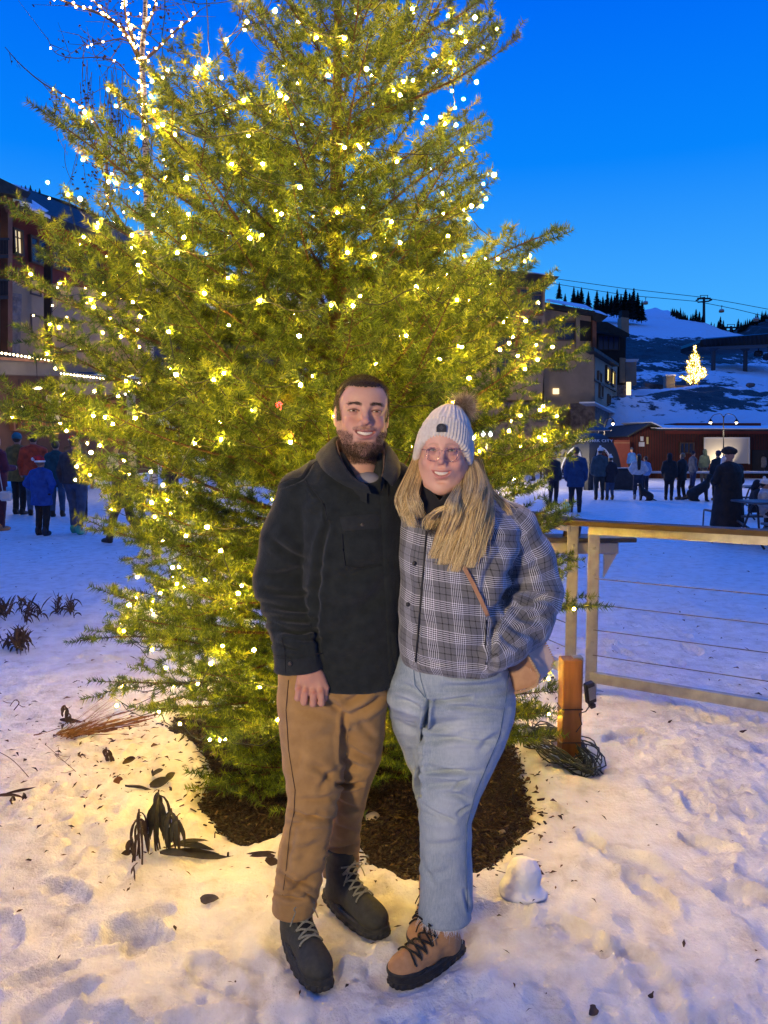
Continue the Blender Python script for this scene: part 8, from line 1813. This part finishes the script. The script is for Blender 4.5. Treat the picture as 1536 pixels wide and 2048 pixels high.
def build_crowd():
    P = crowd_person; GR = 'people standing about on the far side of the plaza'
    # left group, in front of the shop
    o, T, k, d = P(-2, 1062, 868, 'person in a maroon coat and leggings, cut off by the left edge of the picture', (.07, .012, .022), (.05, .012, .02), (.22, .11, .05), 150, .56, None, (.012, .010, .010), 0, 'front', extra='longhair')
    m = MB(); m.box(pt(12, 992, 13.2), (.20, .10, .17), bev=.03); q = m.build('shoulder_bag', M_('white_bag', (.6, .58, .55), .6)); tag(q, 'small white bag hanging at the hip of the person in maroon', 'bag'); m = MB(); m.tube([pt(6, 985, 13.2), pt(-4, 930, 13.3), pt(-8, 900, 13.4)], .008, 5); m.build('strap', bpy.data.materials['white_bag'], q)
    P(40, 1030, 862, 'person in a mustard brown coat and wide black trousers', (.13, .085, .02), (.012, .012, .014), (.015, .012, .01), 170, .60, 'beanie', (.03, .02, .01), .04, 'front', fat=1.05, extra=(.02, .10, .13))
    P(72, 1032, 866, 'person in a bright orange red puffer jacket and blue jeans', (.36, .045, .015), (.05, .08, .14), (.02, .016, .012), 200, .52, None, (.03, .02, .01), .06, 'down', fat=1.12)
    P(86, 1072, 908, 'child in a royal blue coat, black snow trousers and a red santa hat', (.012, .045, .20), (.012, .012, .014), (.012, .016, .03), 165, .62, 'santa', (.12, .07, .04), .02, 'hips', fat=1.15)
    P(116, 1035, 880, 'person in a dark teal coat half hidden behind the child in blue', (.015, .05, .06), (.04, .06, .10), (.02, .015, .01), 190, .52, None)
    P(155, 1068, 872, 'broad person in a dark grey sweater, blue jeans and teal sneakers', (.035, .034, .038), (.035, .055, .10), (.02, .22, .18), 172, .50, None, (.03, .02, .012), .10, 'down', fat=1.22)
    P(160, 1040, 880, 'person in black standing behind the one in blue jeans', (.012, .012, .014), (.012, .012, .014), (.01, .01, .01), 20, .58, None)
    P(147, 985, 832, 'person in a red santa hat glimpsed between the left branches', (.06, .05, .05), (.03, .03, .04), (.02, .02, .02), 10, .55, 'santa')
    P(250, 1088, 905, 'person in black striding past behind the low left branches', (.015, .015, .017), (.010, .010, .012), (.012, .012, .012), 250, .52, None, stride=.34)
    P(235, 1000, 892, 'person in a pale grey coat seen through the left branches', (.30, .28, .27), (.03, .03, .04), (.02, .02, .02), 20, .56, None)
    P(345, 1010, 895, 'person in a long black coat seen through the spruce on the left', (.014, .014, .017), (.012, .012, .014), (.01, .01, .01), 30, .66, 'beanie', extra=(.2, .2, .2))
    # right group
    P(1150, 1026, 893, 'person in a blue coat at the branch tips left of the tent', (.010, .035, .10), (.012, .012, .02), (.01, .01, .01), 165, .62, None, fat=1.1)
    P(1106, 1012, 900, 'person in a dark jacket mostly hidden by the branches beside the tent', (.02, .02, .025), (.012, .012, .02), (.01, .01, .01), 20, .55, 'beanie', extra=(.5, .5, .5))
    P(1198, 1000, 892, 'tall person in a slate grey coat and pompom beanie seen from behind', (.035, .055, .065), (.016, .02, .022), (.012, .01, .01), 178, .56, 'pom', fat=1.1)
    P(1219, 1000, 908, 'shorter person in a black coat and white pompom hat beside the slate grey one', (.016, .016, .024), (.03, .055, .11), (.05, .04, .02), 185, .62, 'pom', fat=1.0)
    P(1275, 1000, 907, 'woman in a white sweater and jeans with long dark hair seen from behind', (.40, .41, .44), (.02, .028, .05), (.2, .2, .2), 170, .47, None, (.010, .008, .008), .06, 'hips', extra='longhair')
    P(1289, 992, 912, 'person in a pale blue jacket right behind the woman in the white sweater', (.16, .24, .40), (.012, .016, .03), (.02, .02, .02), 200, .50, None)
    P(1337, 1001, 903, 'person in a black hooded coat leaning on one leg beside the seated dog', (.012, .013, .016), (.010, .011, .014), (.01, .01, .01), 150, .60, 'hood', stride=.06)
    P(1362, 1000, 905, 'person in a black coat with fair hair next to the hooded one', (.013, .013, .016), (.010, .011, .014), (.05, .04, .03), 215, .60, None, (.16, .10, .05), .05)
    P(1384, 980, 899, 'person in a grey blue parka beside the standing rail', (.05, .06, .08), (.014, .022, .055), (.015, .012, .01), 100, .56, 'beanie', extra=(.02, .02, .03))
    P(1407, 972, 896, 'person in a dark green hooded jacket by the standing rail', (.02, .035, .03), (.012, .014, .018), (.01, .01, .01), 190, .52, 'hood')
    P(1433, 1002, 898, 'person in a black jacket standing left of the one in the long black coat', (.016, .018, .022), (.012, .012, .016), (.01, .01, .01), 190, .54, 'beanie', extra=(.03, .03, .06))
    # the figure in the long coat and fur hat with a white beard
    o, T, k, d = P(1453, 1084, 892, 'bearded figure in a very long black coat and dark fur hat near the tables', (.010, .010, .012), (.010, .010, .010), (.012, .010, .010), 205, .84, 'fur', (.6, .6, .6), .0, 'front', fat=1.42)
    G = SDF((-.2, -.35, 1.15 * k), (.2, .1, 1.75 * k), .015); G.uni(G.ball((0, -.10, d['hd'] - .09), (.075, .055, .11))); G.uni(G.ball((0, -.06, d['hd'] - .02), (.09, .07, .05)), .03); V, Q = G.mesh(1); part('beard', T(V + vnormals(V, Q) * (.012 * fbm(V, 30, 2, 1))[:, None]), Q, cmat((.6, .6, .62), .9, 'white_beard'), o, smooth=True)
    # far row
    rg = np.random.default_rng(17); cols_ = [((.012, .06, .22), 'royal blue jacket'), ((.02, .02, .025), 'black jacket'), ((.10, .07, .05), 'brown coat'), ((.05, .03, .07), 'plum coat'), ((.35, .36, .38), 'white jacket'), ((.03, .05, .08), 'navy coat'), ((.20, .02, .03), 'red jacket'), ((.22, .03, .03), 'crimson parka'), ((.10, .10, .11), 'grey coat'), ((.02, .03, .06), 'dark blue jacket'), ((.07, .06, .06), 'dusty brown jacket'), ((.02, .05, .04), 'deep green jacket'), ((.06, .02, .04), 'wine coloured coat'), ((.03, .03, .04), 'charcoal coat')]
    far = [(1262, 960, 893, 0, 'at the right side of the tent'), (1249, 955, 896, 1, 'just right of the tent'), (1292, 952, 897, 2, 'above the woman in the white sweater'), (1303, 950, 898, 3, 'below the two paper notices'), (1318, 950, 905, 4, 'left of the barn window'), (1310, 952, 896, 1, 'under the barn wall notices'), (1331, 948, 899, 5, 'behind the hooded couple'),
           (1372, 950, 900, 13, 'below the barn window'), (1420, 952, 897, 9, 'below the left end of the lit board'), (1488, 950, 903, 12, 'below the right end of the lit board'), (1497, 948, 907, 3, 'between the lit board and the door'), (1511, 955, 904, 6, 'near the barn door at the right'), (1524, 957, 905, 8, 'close to the right edge'), (1534, 950, 906, 7, 'cut by the right edge'), (1475, 948, 904, 11, 'behind the figure in the long coat'), (1130, 958, 897, 10, 'left of the dome tent'), (1066, 962, 900, 1, 'between the branches beside the woman'), (1085, 958, 898, 5, 'between the spruce and the tent')]
    for px, fy, hy, ci, where in far:
        c, nm = cols_[ci]; P(px, fy, hy, 'distant person in a %s %s' % (nm, where), c, (.015, .016, .022), (.01, .01, .01), rg.uniform(0, 360), rg.uniform(.5, .6), [None, 'beanie', 'pom', None][rg.integers(4)], h=.034, group=GR)
    # seated at the tables
    P(1530, 1050, 936, 'person in a white hat and pale grey sweater at the table near the right edge', (.30, .31, .33), (.02, .02, .03), (.02, .02, .02), 60, .45, 'pom', (.02, .015, .01), 0, 'front', sit=True, Y=13.0)
    P(1508, 1040, 946, 'person in a black coat bent over the table at the right', (.015, .015, .018), (.012, .012, .014), (.01, .01, .01), 75, .45, 'hood', (.02, .015, .01), 0, 'front', sit=True, Y=14.0, lean=-.06)
    small_dog(1398, 1003, 24, .85, 80, 'black dog sitting on the snow beside the two people in black coats')
    small_dog(1291, 1002, 25, .55, 240, 'small black dog at the heels of the woman in the white sweater')
    # tables, chair and the long standing rail
    c = gnd(1540, 1095); cafe_table(c[0] + .25, c[1], .74, 1.5, .75, 'dark picnic table with bench seats at the right edge', .05)
    c = gnd(1560, 1050); cafe_table(c[0] + .6, c[1] + 1.2, .74, 1.8, .75, 'farther dark picnic table cut off by the right edge', -.1)
    iron = cmat((.02, .022, .03), .5, 'iron'); c = gnd(1442, 1072); o = thing('metal_stool', 'dark square metal stool with snow on its seat beside the long coated figure', 'stool', c); m = MB(); w = .24
    for sx in (-1, 1):
        for sy in (-1, 1): l = MB(); l.tube([c + (sx * w, sy * w - .9 * 0, 0), c + (sx * w * .95, sy * w, .46)], .013, 6); l.build('leg', iron, o)
    m.box(c + (0, 0, .46), (.48, .48, .03), bev=.006); m.build('seat', iron, o); m = MB(); m.box(c + (0, 0, .485), (.44, .44, .022), bev=.01); m.build('snow_cover', M_('chair_snow', (.8, .82, .86), .6), o)
    o = thing('standing_rail', 'long waist high rail with a pale snowy top crossing the plaza before the barn', 'rail', gnd(1380, 975)); Yr = 30.5; a, b = pt(1180, 944, 30.5), pt(1640, 945, 30.5); m = MB(); m.box((a + b) / 2, (b[0] - a[0], .30, .08)); m.build('top', M_('snowy_board', (.45, .48, .55), .7), o)
    for x in np.arange(a[0] + .3, b[0], 1.9): m = MB(); m.box((x, 30.5, (a[2]) / 2 - .04), (.10, .10, a[2] - .06)); m.build('post', iron, o)
    o = thing('standing_rail', 'thin low rail crossing the snow just behind the couple in black coats', 'rail', gnd(1300, 997)); a, b = pt(1180, 994, 25.6), pt(1412, 996, 25.6); m = MB(); m.bar(a, b, .05, .05); m.build('bar', iron, o)
    for x in np.arange(a[0], b[0], 1.6): m = MB(); m.box((x, 25.6, a[2] / 2 - .01), (.05, .05, a[2])); m.build('post', iron, o)
    # dark things piled by the tent
    q = thing('planter_box', 'dark planter box standing in front of the tent', 'planter', gnd(1240, 985)); c = gnd(1238, 980); m = MB(); m.box(c + (0, 0, .40), (1.25, .5, .80), bev=.03); m.build('box', cmat((.012, .014, .022), .6, 'dark_box'), q); m = MB(); m.box(c + (.0, 0, .83), (1.30, .55, .05), bev=.01); m.build('lid', M_('pale_lid', (.25, .27, .30), .6), q)
    # blue bin glimpsed behind the fence
    c = pt(1132, 1002, 12); q = thing('plastic_jug', 'light blue plastic jug standing on the fence rail between the branches', 'jug', pt(1133, 1026, 5.2)); m = MB(); z0 = pt(1133, 1024, 5.2); m.lathe(z0, [(.028, 0), (.030, .004), (.030, .045), (.014, .060), (.012, .072)], 12); m.build('body', M_('blue_plastic', (.08, .25, .45), .3), q, smooth=True); m = MB(); m.lathe(z0 + (0, 0, .072), [(.014, 0), (.014, .012)], 10); m.build('cap', M_('jug_cap', (.5, .5, .55), .4), q)
if want('crowd'): build_crowd()
